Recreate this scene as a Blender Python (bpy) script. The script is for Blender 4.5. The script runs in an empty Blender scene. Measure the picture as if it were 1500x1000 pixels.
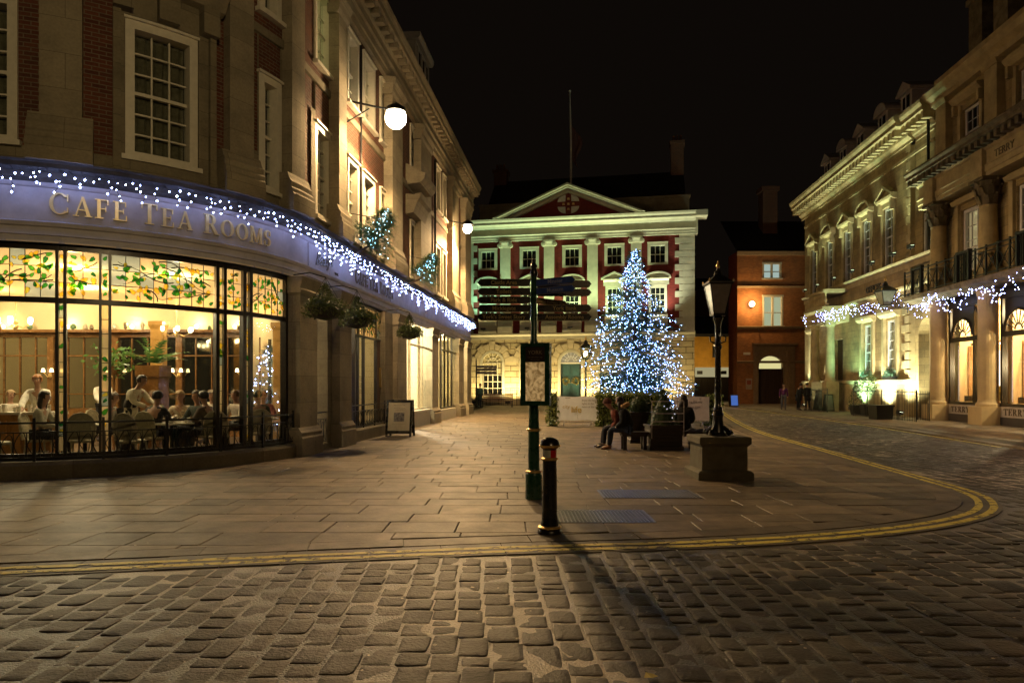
import bpy, bmesh, math, random
from mathutils import Vector, Matrix
from mathutils.noise import noise as pnoise
R = math.radians
random.seed(7)
SC = bpy.context.scene
COL = SC.collection
# ------------------------------------------------------------ camera
cam_d = bpy.data.cameras.new('camera'); cam = bpy.data.objects.new('camera', cam_d); COL.objects.link(cam)
EYE = 1.6
cam.location = (0, 0, EYE); cam.rotation_euler = (R(90), 0, 0)
cam_d.lens = 24; cam_d.sensor_width = 36; cam_d.shift_y = 65/1500
cam_d.clip_start = .1; cam_d.clip_end = 600
SC.camera = cam
# ------------------------------------------------------------ night sky, a trace of city glow
W = bpy.data.worlds.new('World'); SC.world = W; W.use_nodes = True
bg = W.node_tree.nodes['Background']
bg.inputs[0].default_value = (1.0, .70, .50, 1); bg.inputs[1].default_value = .0036
# ------------------------------------------------------------ exposure
SC.view_settings.view_transform = 'Standard'; SC.view_settings.look = 'None'
SC.view_settings.exposure = 0.0; SC.view_settings.gamma = 1
SC.cycles.use_denoising = True
SC.cycles.sample_clamp_indirect = 4.0
SC.cycles.max_bounces = 6; SC.cycles.transparent_max_bounces = 24
SC.cycles.diffuse_bounces = 3; SC.cycles.glossy_bounces = 3
SC.cycles.caustics_reflective = False; SC.cycles.caustics_refractive = False

SODIUM = (1.0, .63, .275)
def point_lamp(parent, loc, power, color=SODIUM, radius=.15, name='bulb_light', spot=None, aim=None, blend=.5):
    d = bpy.data.lights.new(name, 'SPOT' if spot else 'POINT')
    d.energy = power; d.color = color; d.shadow_soft_size = radius
    o = bpy.data.objects.new(name, d); COL.objects.link(o)
    if spot:
        d.spot_size = R(spot); d.spot_blend = blend
        o.rotation_euler = (Vector(aim) - Vector(loc)).to_track_quat('-Z', 'Y').to_euler()
    if parent is not None:
        o.parent = parent; o.location = Vector(loc) - parent.location
    else: o.location = loc
    return o

# ------------------------------------------------------------ materials
def _nt(name):
    m = bpy.data.materials.new(name); m.use_nodes = True
    nt = m.node_tree; nt.nodes.clear()
    out = nt.nodes.new('ShaderNodeOutputMaterial')
    return m, nt, out
def mat(name, c, rough=.6, metal=0, var=.18, scale=6, bump=.15, bscale=40, spec=.4, c2=None, uv=False, coat=0):
    """plain surface with mottled colour and fine bump"""
    m, nt, out = _nt(name); N = nt.nodes; L = nt.links
    b = N.new('ShaderNodeBsdfPrincipled'); L.new(b.outputs[0], out.inputs[0])
    b.inputs['Metallic'].default_value = metal
    b.inputs['Specular IOR Level'].default_value = spec
    b.inputs['Coat Weight'].default_value = coat
    tc = N.new('ShaderNodeTexCoord'); co = tc.outputs['UV' if uv else 'Object']
    n = N.new('ShaderNodeTexNoise'); n.inputs['Scale'].default_value = scale; n.inputs['Detail'].default_value = 6
    n.inputs['Roughness'].default_value = .65; L.new(co, n.inputs['Vector'])
    r = N.new('ShaderNodeValToRGB'); L.new(n.outputs[0], r.inputs[0])
    a = [x*(1-var) for x in c]; d = list(c2) if c2 else [min(1, x*(1+var)) for x in c]
    r.color_ramp.elements[0].position = .3; r.color_ramp.elements[1].position = .72
    r.color_ramp.elements[0].color = (*a, 1); r.color_ramp.elements[1].color = (*d, 1)
    L.new(r.outputs[0], b.inputs['Base Color'])
    mr = N.new('ShaderNodeMapRange'); mr.inputs[3].default_value = max(.03, rough-.12); mr.inputs[4].default_value = min(1, rough+.12)
    L.new(n.outputs[0], mr.inputs[0]); L.new(mr.outputs[0], b.inputs['Roughness'])
    if bump:
        n2 = N.new('ShaderNodeTexNoise'); n2.inputs['Scale'].default_value = bscale; n2.inputs['Detail'].default_value = 4
        L.new(co, n2.inputs['Vector'])
        bp = N.new('ShaderNodeBump'); bp.inputs['Strength'].default_value = bump; bp.inputs['Distance'].default_value = .01
        L.new(n2.outputs[0], bp.inputs['Height']); L.new(bp.outputs[0], b.inputs['Normal'])
    return m
def masonry(name, c1, c2, mortar, bw, bh, ms, rough=.85, bump=.6, stain=.35, stainc=(.05,.045,.035), sm=.1, dist=.012):
    """coursed blocks / bricks laid out in wall UV metres"""
    m, nt, out = _nt(name); N = nt.nodes; L = nt.links
    b = N.new('ShaderNodeBsdfPrincipled'); L.new(b.outputs[0], out.inputs[0])
    b.inputs['Specular IOR Level'].default_value = .25
    tc = N.new('ShaderNodeTexCoord'); co = tc.outputs['UV']
    br = N.new('ShaderNodeTexBrick'); L.new(co, br.inputs['Vector'])
    br.inputs['Scale'].default_value = 1; br.inputs['Brick Width'].default_value = bw; br.inputs['Row Height'].default_value = bh
    br.inputs['Mortar Size'].default_value = ms; br.inputs['Mortar Smooth'].default_value = sm; br.inputs['Bias'].default_value = 0
    br.inputs['Color1'].default_value = (*c1, 1); br.inputs['Color2'].default_value = (*c2, 1); br.inputs['Mortar'].default_value = (*mortar, 1)
    n = N.new('ShaderNodeTexNoise'); n.inputs['Scale'].default_value = 1.1; n.inputs['Detail'].default_value = 7; n.inputs['Roughness'].default_value = .7
    L.new(co, n.inputs['Vector'])
    r = N.new('ShaderNodeValToRGB'); r.color_ramp.elements[0].position = .42; r.color_ramp.elements[1].position = .75
    r.color_ramp.elements[0].color = (0,0,0,1); r.color_ramp.elements[1].color = (stain,)*3+(1,); L.new(n.outputs[0], r.inputs[0])
    mx = N.new('ShaderNodeMixRGB'); L.new(r.outputs[0], mx.inputs[0]); L.new(br.outputs['Color'], mx.inputs[1]); mx.inputs[2].default_value = (*stainc, 1)
    n2 = N.new('ShaderNodeTexNoise'); n2.inputs['Scale'].default_value = 22; n2.inputs['Detail'].default_value = 5; L.new(co, n2.inputs['Vector'])
    mr = N.new('ShaderNodeMapRange'); mr.inputs[3].default_value = .72; mr.inputs[4].default_value = 1.28; L.new(n2.outputs[0], mr.inputs[0])
    vm = N.new('ShaderNodeVectorMath'); vm.operation = 'SCALE'; L.new(mx.outputs[0], vm.inputs[0]); L.new(mr.outputs[0], vm.inputs['Scale'])
    L.new(vm.outputs[0], b.inputs['Base Color']); b.inputs['Roughness'].default_value = rough
    ad = N.new('ShaderNodeMath'); ad.operation = 'MULTIPLY_ADD'; L.new(br.outputs['Fac'], ad.inputs[0]); ad.inputs[1].default_value = -1.0; L.new(n2.outputs[0], ad.inputs[2])
    bp = N.new('ShaderNodeBump'); bp.inputs['Strength'].default_value = bump; bp.inputs['Distance'].default_value = dist
    L.new(ad.outputs[0], bp.inputs['Height']); L.new(bp.outputs[0], b.inputs['Normal'])
    return m
def glow(name, c, s):
    m, nt, out = _nt(name); e = nt.nodes.new('ShaderNodeEmission'); e.inputs[0].default_value = (*c, 1); e.inputs[1].default_value = s
    nt.links.new(e.outputs[0], out.inputs[0]); return m
def glass(name, tint=(.9,.92,.9), refl=1.0, rough=.01):
    """thin clear pane: see-through with fresnel reflection"""
    m, nt, out = _nt(name); N = nt.nodes; L = nt.links
    t = N.new('ShaderNodeBsdfTransparent'); t.inputs[0].default_value = (*tint, 1)
    g = N.new('ShaderNodeBsdfGlossy'); g.inputs['Roughness'].default_value = rough; g.inputs[0].default_value = (1,1,1,1)
    f = N.new('ShaderNodeFresnel'); ge = N.new('ShaderNodeNewGeometry'); io = N.new('ShaderNodeMapRange')
    io.inputs[3].default_value = 1.52; io.inputs[4].default_value = 1/1.52; L.new(ge.outputs['Backfacing'], io.inputs[0]); L.new(io.outputs[0], f.inputs[0])
    mu = N.new('ShaderNodeMath'); mu.operation = 'MULTIPLY'; mu.inputs[1].default_value = refl; L.new(f.outputs[0], mu.inputs[0])
    mx = N.new('ShaderNodeMixShader'); L.new(mu.outputs[0], mx.inputs[0]); L.new(t.outputs[0], mx.inputs[1]); L.new(g.outputs[0], mx.inputs[2])
    L.new(mx.outputs[0], out.inputs[0]); return m
def darkpane(name, c=(.012,.013,.014), rough=.06):
    """window glass in front of an unlit room: dark and glossy, slightly wavy"""
    m, nt, out = _nt(name); N = nt.nodes; L = nt.links
    b = N.new('ShaderNodeBsdfPrincipled'); b.inputs['Base Color'].default_value = (*c, 1); b.inputs['Roughness'].default_value = rough
    b.inputs['Specular IOR Level'].default_value = .6
    tc = N.new('ShaderNodeTexCoord'); n = N.new('ShaderNodeTexNoise'); n.inputs['Scale'].default_value = 2.2; L.new(tc.outputs['Object'], n.inputs['Vector'])
    bp = N.new('ShaderNodeBump'); bp.inputs['Strength'].default_value = .25; bp.inputs['Distance'].default_value = .02
    L.new(n.outputs[0], bp.inputs['Height']); L.new(bp.outputs[0], b.inputs['Normal']); L.new(b.outputs[0], out.inputs[0]); return m
def attrmat(name, ca, cb, rough=.75, bump=.5, bscale=30, var2=.25, spec=.4, uvscale=None, dist=.006, tint=None):
    """stones of one paved surface: colour between ca and cb by the per-stone value stored on the mesh"""
    m, nt, out = _nt(name); N = nt.nodes; L = nt.links
    b = N.new('ShaderNodeBsdfPrincipled'); L.new(b.outputs[0], out.inputs[0]); b.inputs['Specular IOR Level'].default_value = spec
    a = N.new('ShaderNodeAttribute'); a.attribute_name = 'stone'
    mx = N.new('ShaderNodeMixRGB'); L.new(a.outputs['Fac'], mx.inputs[0]); mx.inputs[1].default_value = (*ca, 1); mx.inputs[2].default_value = (*cb, 1)
    tc = N.new('ShaderNodeTexCoord')
    n = N.new('ShaderNodeTexNoise'); n.inputs['Scale'].default_value = 2.3; n.inputs['Detail'].default_value = 8; n.inputs['Roughness'].default_value = .7
    L.new(tc.outputs['Object'], n.inputs['Vector'])
    mr = N.new('ShaderNodeMapRange'); mr.inputs[1].default_value = .25; mr.inputs[2].default_value = .75; mr.inputs[3].default_value = 1-var2; mr.inputs[4].default_value = 1+var2
    L.new(n.outputs[0], mr.inputs[0])
    vm = N.new('ShaderNodeVectorMath'); vm.operation = 'SCALE'; L.new(mx.outputs[0], vm.inputs[0]); L.new(mr.outputs[0], vm.inputs['Scale'])
    L.new(vm.outputs[0], b.inputs['Base Color'])
    rr = N.new('ShaderNodeMapRange'); rr.inputs[3].default_value = rough+.14; rr.inputs[4].default_value = rough-.14; L.new(n.outputs[0], rr.inputs[0]); L.new(rr.outputs[0], b.inputs['Roughness'])
    n2 = N.new('ShaderNodeTexNoise'); n2.inputs['Scale'].default_value = bscale; n2.inputs['Detail'].default_value = 6; L.new(tc.outputs['Object'], n2.inputs['Vector'])
    bp = N.new('ShaderNodeBump'); bp.inputs['Strength'].default_value = bump; bp.inputs['Distance'].default_value = dist
    L.new(n2.outputs[0], bp.inputs['Height']); L.new(bp.outputs[0], b.inputs['Normal'])
    return m
def leafmat(name, ca, cb, rough=.5):
    m, nt, out = _nt(name); N = nt.nodes; L = nt.links
    b = N.new('ShaderNodeBsdfPrincipled'); b.inputs['Roughness'].default_value = rough
    g = N.new('ShaderNodeNewGeometry')
    r = N.new('ShaderNodeMixRGB'); r.inputs[1].default_value = (*ca, 1); r.inputs[2].default_value = (*cb, 1)
    L.new(g.outputs['Random Per Island'], r.inputs[0]); L.new(r.outputs[0], b.inputs['Base Color'])
    t = N.new('ShaderNodeBsdfTranslucent'); L.new(r.outputs[0], t.inputs[0])
    mx = N.new('ShaderNodeMixShader'); mx.inputs[0].default_value = .25; L.new(b.outputs[0], mx.inputs[1]); L.new(t.outputs[0], mx.inputs[2])
    L.new(mx.outputs[0], out.inputs[0]); return m
def tinted(name, c):
    m, nt, out = _nt(name); N = nt.nodes
    t = N.new('ShaderNodeBsdfTransparent'); t.inputs[0].default_value = (*c, 1)
    d = N.new('ShaderNodeBsdfTranslucent'); d.inputs[0].default_value = (*c, 1)
    mx = N.new('ShaderNodeMixShader'); mx.inputs[0].default_value = .35
    nt.links.new(t.outputs[0], mx.inputs[1]); nt.links.new(d.outputs[0], mx.inputs[2]); nt.links.new(mx.outputs[0], out.inputs[0]); return m

# ------------------------------------------------------------ mesh builder
class MB:
    def __init__(s): s.v = []; s.f = []; s.uv = []; s.mi = []; s.val = []
    def face(s, pts, uv=None, m=0, val=0.0):
        i = len(s.v); s.v += [tuple(p) for p in pts]; s.fi(range(i, i+len(pts)), uv, m, val)
    def fi(s, idx, uv=None, m=0, val=0.0):
        idx = list(idx); s.f.append(idx)
        if uv is None:
            p = [Vector(s.v[k]) for k in idx]
            n = (p[1]-p[0]).cross(p[2]-p[0])
            if abs(n.z) >= max(abs(n.x), abs(n.y)): uv = [(q.x, q.y) for q in p]
            elif abs(n.x) > abs(n.y): uv = [(q.y, q.z) for q in p]
            else: uv = [(q.x, q.z) for q in p]
        s.uv += list(uv); s.mi.append(m); s.val.append(val)
    def box(s, x0, x1, y0, y1, z0, z1, m=0, M=None):
        c = [Vector((x, y, z)) for z in (z0, z1) for x, y in ((x0,y0),(x1,y0),(x1,y1),(x0,y1))]
        if M is not None: c = [M @ p for p in c]
        for q in ((3,2,1,0),(4,5,6,7),(0,1,5,4),(1,2,6,5),(2,3,7,6),(3,0,4,7)): s.face([c[k] for k in q], m=m)
    def bar(s, a, b, w, h=None, m=0, up=(0,0,1)):
        """square bar from a to b"""
        h = h or w; a = Vector(a); b = Vector(b); d = (b-a)
        if d.length < 1e-6: return
        d.normalize(); u = Vector(up)
        if abs(d.dot(u)) > .95: u = Vector((1,0,0)) if abs(d.x) < .9 else Vector((0,1,0))
        x = d.cross(u).normalized(); y = x.cross(d).normalized()
        r = [x*(w/2)*i + y*(h/2)*j for i, j in ((-1,-1),(1,-1),(1,1),(-1,1))]
        A = [a+k for k in r]; B = [b+k for k in r]
        s.face(A[::-1], m=m); s.face(B, m=m)
        for k in range(4): s.face([A[k], A[(k+1)%4], B[(k+1)%4], B[k]], m=m)
    def tube(s, pts, r, n=8, m=0, cap=True):
        """round tube through pts, r number or list"""
        P = [Vector(p) for p in pts]; rs = r if isinstance(r, (list, tuple)) else [r]*len(P)
        rings = []; prev = None
        for k, p in enumerate(P):
            d = (P[min(k+1, len(P)-1)] - P[max(k-1, 0)])
            d = d.normalized() if d.length > 1e-9 else Vector((0,0,1))
            if prev is None:
                u = Vector((0,0,1)) if abs(d.z) < .9 else Vector((1,0,0)); x = d.cross(u).normalized()
            else:
                x = prev - d*prev.dot(d); x = x.normalized() if x.length > 1e-6 else prev
            prev = x; y = d.cross(x)
            i = len(s.v)
            s.v += [tuple(p + (x*math.cos(2*math.pi*j/n) + y*math.sin(2*math.pi*j/n))*rs[k]) for j in range(n)]
            rings.append(i)
        for k in range(len(P)-1):
            for j in range(n):
                s.fi([rings[k]+j, rings[k]+(j+1)%n, rings[k+1]+(j+1)%n, rings[k+1]+j], m=m)
        if cap: s.fi([rings[0]+j for j in range(n)][::-1], m=m); s.fi([rings[-1]+j for j in range(n)], m=m)
    def lathe(s, prof, c=(0,0), n=20, m=0, z0=0, sq=False, ang=0, a0=0, a1=2*math.pi, M=None):
        """prof: list of (radius, z) about a vertical axis; sq -> square section (half-width = radius)"""
        full = abs(a1-a0-2*math.pi) < 1e-6
        if sq: n = 4; ang += math.pi/4
        nn = n if full else n+1; rings = []
        for r, z in prof:
            i = len(s.v); rr = r*math.sqrt(2) if sq else r
            for j in range(nn):
                t = a0 + (a1-a0)*j/n + ang
                p = Vector((c[0]+rr*math.cos(t), c[1]+rr*math.sin(t), z0+z))
                s.v.append(tuple(M @ p if M is not None else p))
            rings.append(i)
        L_ = 0
        for k in range(len(prof)-1):
            dl = math.hypot(prof[k+1][0]-prof[k][0], prof[k+1][1]-prof[k][1]); rm = max(prof[k][0], prof[k+1][0], .01)
            for j in range(n):
                j2 = (j+1) % nn if full else j+1
                u0 = (a1-a0)*j/n*rm; u1 = (a1-a0)*(j+1)/n*rm
                s.fi([rings[k]+j, rings[k]+j2, rings[k+1]+j2, rings[k+1]+j], uv=[(u0,L_),(u1,L_),(u1,L_+dl),(u0,L_+dl)], m=m)
            L_ += dl
        if full:
            if prof[0][0] > 1e-4: s.fi([rings[0]+j for j in range(n)][::-1], m=m)
            if prof[-1][0] > 1e-4: s.fi([rings[-1]+j for j in range(n)], m=m)
    def sphere(s, c, r, n=10, k=6, m=0, sx=1, sy=1, sz=1, M=None):
        prof = [(max(1e-5, r*math.sin(math.pi*i/k)), -r*math.cos(math.pi*i/k)) for i in range(k+1)]
        i0 = len(s.v); s.lathe(prof, n=n, m=m)
        for q in range(i0, len(s.v)):
            v = Vector(s.v[q]); v = Vector((v.x*sx, v.y*sy, v.z*sz))
            if M is not None: v = M @ v
            s.v[q] = tuple(v + Vector(c))
    def octa(s, c, r, m=0):
        x, y, z = c; i = len(s.v)
        s.v += [(x+r,y,z),(x-r,y,z),(x,y+r,z),(x,y-r,z),(x,y,z+r),(x,y,z-r)]
        for a, b, d in ((0,2,4),(2,1,4),(1,3,4),(3,0,4),(2,0,5),(1,2,5),(3,1,5),(0,3,5)): s.fi([i+a, i+b, i+d], uv=[(0,0)]*3, m=m)
    def prism(s, poly, fn, t0, t1, m=0):
        """poly: 2-D outline (a,b); fn(a,b,t)->xyz; extruded from t0 to t1"""
        A = [fn(a, b, t0) for a, b in poly]; B = [fn(a, b, t1) for a, b in poly]
        s.face(A[::-1], uv=[(a, b) for a, b in poly][::-1], m=m); s.face(B, uv=poly, m=m)
        n = len(poly)
        for k in range(n): s.face([A[k], A[(k+1)%n], B[(k+1)%n], B[k]], m=m)
    # boxes in facade coordinates
    def pbox(s, F, s0, s1, z0, z1, o0, o1, m=0, back=False):
        if s1 < s0: s0, s1 = s1, s0
        k = F.nseg(s0, s1); S = [s0+(s1-s0)*i/k for i in range(k+1)]
        for a, b in zip(S, S[1:]):
            s.face([F.P(a,z0,o1), F.P(b,z0,o1), F.P(b,z1,o1), F.P(a,z1,o1)][::F.w], uv=[(a,z0),(b,z0),(b,z1),(a,z1)][::F.w], m=m)
            s.face([F.P(a,z1,o1), F.P(b,z1,o1), F.P(b,z1,o0), F.P(a,z1,o0)][::F.w], uv=[(a,o1),(b,o1),(b,o0),(a,o0)][::F.w], m=m)
            s.face([F.P(a,z0,o0), F.P(b,z0,o0), F.P(b,z0,o1), F.P(a,z0,o1)][::F.w], uv=[(a,o0),(b,o0),(b,o1),(a,o1)][::F.w], m=m)
            if back: s.face([F.P(b,z0,o0), F.P(a,z0,o0), F.P(a,z1,o0), F.P(b,z1,o0)][::F.w], uv=[(b,z0),(a,z0),(a,z1),(b,z1)][::F.w], m=m)
        s.face([F.P(s0,z0,o0), F.P(s0,z0,o1), F.P(s0,z1,o1), F.P(s0,z1,o0)][::F.w], uv=[(o0,z0),(o1,z0),(o1,z1),(o0,z1)][::F.w], m=m)
        s.face([F.P(s1,z0,o1), F.P(s1,z0,o0), F.P(s1,z1,o0), F.P(s1,z1,o1)][::F.w], uv=[(o1,z0),(o0,z0),(o0,z1),(o1,z1)][::F.w], m=m)
    def pprofile(s, F, s0, s1, prof, m=0, cap=True):
        """moulding: prof list of (o,z) swept along the facade"""
        k = F.nseg(s0, s1); S = [s0+(s1-s0)*i/k for i in range(k+1)]; d = 0
        for (o0, z0), (o1, z1) in zip(prof, prof[1:]):
            l = math.hypot(o1-o0, z1-z0)
            for a, b in zip(S, S[1:]):
                s.face([F.P(a,z0,o0), F.P(b,z0,o0), F.P(b,z1,o1), F.P(a,z1,o1)][::F.w], uv=[(a,d),(b,d),(b,d+l),(a,d+l)][::F.w], m=m)
            d += l
        if cap:
            s.face([F.P(s0,z,o) for o, z in prof], m=m); s.face([F.P(s1,z,o) for o, z in prof], m=m)
    def pwall(s, F, s0, s1, z0, z1, o, openings=(), depth=.2, m=0, mr=None, maxs=None):
        """wall face with rectangular openings (s0,s1,z0,z1) and their reveals"""
        if mr is None: mr = m
        S = sorted({s0, s1, *[x for op in openings for x in op[:2] if s0 <= x <= s1]}); Z = sorted({z0, z1, *[x for op in openings for x in op[2:4] if z0 <= x <= z1]})
        for a, b in zip(S, S[1:]):
            for c, d in zip(Z, Z[1:]):
                ms, mz = (a+b)/2, (c+d)/2
                if any(op[0] < ms < op[1] and op[2] < mz < op[3] for op in openings): continue
                k = F.nseg(a, b)
                for i in range(k):
                    p, q = a+(b-a)*i/k, a+(b-a)*(i+1)/k
                    s.face([F.P(p,c,o), F.P(q,c,o), F.P(q,d,o), F.P(p,d,o)][::F.w], uv=[(p,c),(q,c),(q,d),(p,d)][::F.w], m=m)
        for op in openings:
            a, b, c, d = op[:4]; k = F.nseg(a, b); oo = o-depth
            s.face([F.P(a,c,o), F.P(a,d,o), F.P(a,d,oo), F.P(a,c,oo)][::F.w], uv=[(o,c),(o,d),(oo,d),(oo,c)][::F.w], m=mr)
            s.face([F.P(b,c,oo), F.P(b,d,oo), F.P(b,d,o), F.P(b,c,o)][::F.w], uv=[(oo,c),(oo,d),(o,d),(o,c)][::F.w], m=mr)
            for i in range(k):
                p, q = a+(b-a)*i/k, a+(b-a)*(i+1)/k
                s.face([F.P(p,d,o), F.P(q,d,o), F.P(q,d,oo), F.P(p,d,oo)][::F.w], uv=[(p,o),(q,o),(q,oo),(p,oo)][::F.w], m=mr)
                s.face([F.P(p,c,oo), F.P(q,c,oo), F.P(q,c,o), F.P(p,c,o)][::F.w], uv=[(p,oo),(q,oo),(q,o),(p,o)][::F.w], m=mr)
    def build(s, name, mats, parent=None, smooth=False, attr=False, loc=None, root=None):
        me = bpy.data.meshes.new(name)
        off = Vector((0,0,0))
        if parent is not None:
            q = parent
            while q is not None: off += q.location; q = q.parent
        elif loc is not None: off = Vector(loc)
        if off.length > 0 and not getattr(s, 'local', False): vs = [(x-off.x, y-off.y, z-off.z) for x, y, z in s.v]
        else: vs = s.v
        me.from_pydata(vs, [], s.f)
        if s.uv:
            ul = me.uv_layers.new(name='UVMap'); ul.data.foreach_set('uv', [c for u in s.uv for c in u])
        if not isinstance(mats, (list, tuple)): mats = [mats]
        for k in mats: me.materials.append(k)
        if len(mats) > 1: me.polygons.foreach_set('material_index', s.mi)
        if attr:
            at = me.attributes.new('stone', 'FLOAT', 'FACE'); at.data.foreach_set('value', s.val)
        if smooth:
            me.polygons.foreach_set('use_smooth', [True]*len(me.polygons))
            try: me.set_sharp_from_angle(angle=R(40))
            except Exception: pass
        me.update()
        o = bpy.data.objects.new(name, me); COL.objects.link(o)
        if parent is not None: o.parent = parent
        elif loc is not None: o.location = loc
        return o
def local(): b = MB(); b.local = True; return b
def tag(o, label, cat, group=None, kind=None):
    if label: o['label'] = label
    if cat: o['category'] = cat
    if group: o['group'] = group
    if kind: o['kind'] = kind
    return o
def thing(name, label, cat, loc=(0,0,0), rz=0, group=None):
    o = bpy.data.objects.new(name, None); COL.objects.link(o); o.location = loc; o.rotation_euler = (0,0,rz)
    o.empty_display_size = .3
    return tag(o, label, cat, group)
def dup(root, loc, rz=None, label=None, parent=None):
    r = root.copy(); COL.objects.link(r)
    if parent is None:
        r.location = loc
        if rz is not None: r.rotation_euler = (0,0,rz)
        if label: r['label'] = label
    else: r.parent = parent
    for ch in [c for c in ALLCH(root)]: dup(ch, None, parent=r)
    return r
def ALLCH(o): return [c for c in bpy.data.objects if c.parent is o]

# ------------------------------------------------------------ facades
class Facade:
    """straight wall: origin, direction of travel, outward normal; P(s,z,o)"""
    w = 1
    def __init__(F, o, u, n):
        F.o = Vector((*o, 0)); F.u = Vector((*u, 0)).normalized(); F.n = Vector((*n, 0)).normalized()
        c = F.u.cross(Vector((0,0,1)))
        F.w = 1 if c.dot(F.n) > 0 else -1
    def P(F, s, z, o=0): p = F.o + F.u*s + F.n*o; return (p.x, p.y, z)
    def nseg(F, a, b): return 1
    def S(F, px, o=0):
        """distance along the wall for a sight line X/Y"""
        k = (px-750)/1000; p = F.o + F.n*o
        return (k*p.y - p.x)/(F.u.x - k*F.u.y)
    def D(F, px, o=0): return F.P(F.S(px, o), 0, o)[1]
    def Z(F, px, py, o=0): return EYE + (565-py)/1000*F.D(px, o)
class Corner(Facade):
    """the rounded corner: s<0 arc of radius RR, s>0 straight street front"""
    RR = 5.0
    def P(F, s, z, o=0):
        if s >= 0: return Facade.P(F, s, z, o)
        th = -s/F.RR; c = F.o - F.n*F.RR
        n = F.n.copy(); n.rotate(Matrix.Rotation(-th, 3, 'Z')); p = c + n*(F.RR+o)
        return (p.x, p.y, z)
    def nseg(F, a, b):
        if a >= 0: return 1
        return max(1, int(math.ceil((min(b, 0)-a)/.22)) + (1 if b > 0 else 0))
    def S(F, px, o=0):
        s = Facade.S(F, px, o)
        if s >= 0: return s
        k = (px-750)/1000; lo, hi = -9.0, 0.0
        f = lambda q: (lambda P: P[0]-k*P[1])(F.P(q, 0, o))
        for _ in range(50):
            m = (lo+hi)/2
            if f(m) < 0: lo = m
            else: hi = m
        return (lo+hi)/2
FL = Corner((-4.9, 16), (.1, 1), (1, -.1))               # left street front with rounded corner
FM = Facade((-3.85+.14, 57.6), (1, -.194), (-.194, -1))   # mansion front, s runs left to right
FR = Facade((17.12+.09*26, 26), (.09, 1), (-1, .09))      # right street front, s runs away from the camera
FH = Facade((19.4, 59.5), (1, 0), (0, -1))                # brick house closing the square

# text
def text_geo(txt, size, align='CENTER', ext=0, shear=0, bold=0):
    c = bpy.data.curves.new('t', 'FONT'); c.body = txt; c.size = size; c.align_x = align; c.extrude = ext; c.shear = shear; c.offset = bold
    c.resolution_u = 3
    o = bpy.data.objects.new('t', c); COL.objects.link(o)
    bpy.context.view_layer.update()
    me = o.evaluated_get(bpy.context.evaluated_depsgraph_get()).to_mesh()
    vs = [tuple(v.co) for v in me.vertices]; fs = [tuple(p.vertices) for p in me.polygons]
    o.to_mesh_clear() if False else None
    bpy.data.objects.remove(o); bpy.data.curves.remove(c)
    return vs, fs
def add_text(mb, txt, size, fn, align='CENTER', ext=0, shear=0, bold=0, m=0, sx=1):
    vs, fs = text_geo(txt, size, align, ext, shear, bold)
    i = len(mb.v); mb.v += [tuple(fn(x*sx, y, z)) for x, y, z in vs]
    for f in fs: mb.fi([i+k for k in f], uv=[(0,0)]*len(f), m=m)
# ------------------------------------------------------------ shared materials
STONE = masonry('ashlar_stone', (.30,.255,.17), (.24,.20,.13), (.12,.10,.07), 1.1, .42, .006, stain=.5)
STONE_P = masonry('dressed_stone', (.31,.265,.185), (.25,.215,.15), (.15,.125,.085), 2.6, .61, .005, stain=.55, bump=.5, dist=.008)
STONE_G = masonry('weathered_stone', (.25,.215,.145), (.18,.155,.105), (.11,.095,.065), 1.7, .46, .005, stain=.65, bump=.5, dist=.008)
BRICK = masonry('red_brick', (.14,.045,.025), (.085,.028,.018), (.17,.13,.09), .225, .075, .009, stain=.4, bump=.5, dist=.008)
FASCIA = mat('fascia_stone', (.46,.44,.47), .65, var=.18, scale=2.5, bump=.15, bscale=30, spec=.3)
WHITE = mat('white_paint', (.62,.58,.47), .45, var=.1, scale=8, bump=.05)
WHITE_C = mat('cool_white_paint', (.55,.52,.52), .45, var=.12, scale=8, bump=.05)
BLACK = mat('black_iron', (.012,.012,.012), .35, var=.3, scale=10, bump=.1, spec=.5)
DARKWOOD = mat('dark_bronze', (.018,.013,.008), .35, var=.3, scale=10, bump=.08, spec=.5)
GOLD = mat('gilt', (.80,.56,.22), .38, metal=.55, var=.15, scale=10, bump=.1)
LEAD = mat('lead_roof', (.035,.033,.032), .6, var=.3, scale=2, bump=.2)
SLATE = masonry('slate_roof', (.030,.028,.027), (.020,.019,.019), (.008,.008,.008), .3, .22, .008, bump=.5)
PANE = darkpane('dark_glass')
GLASS = glass('clear_glass')
LED = glow('led_blue_white', (.36,.46,1.0), 50)
LED2 = glow('led_cyan_white', (.30,.75,1.0), 18)
WIRE = mat('dark_cable', (.02,.02,.022), .6, bump=0)
CREAM_CURTAIN = mat('net_curtain', (.16,.145,.10), .9, var=.4, scale=9, bump=.1)

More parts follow.
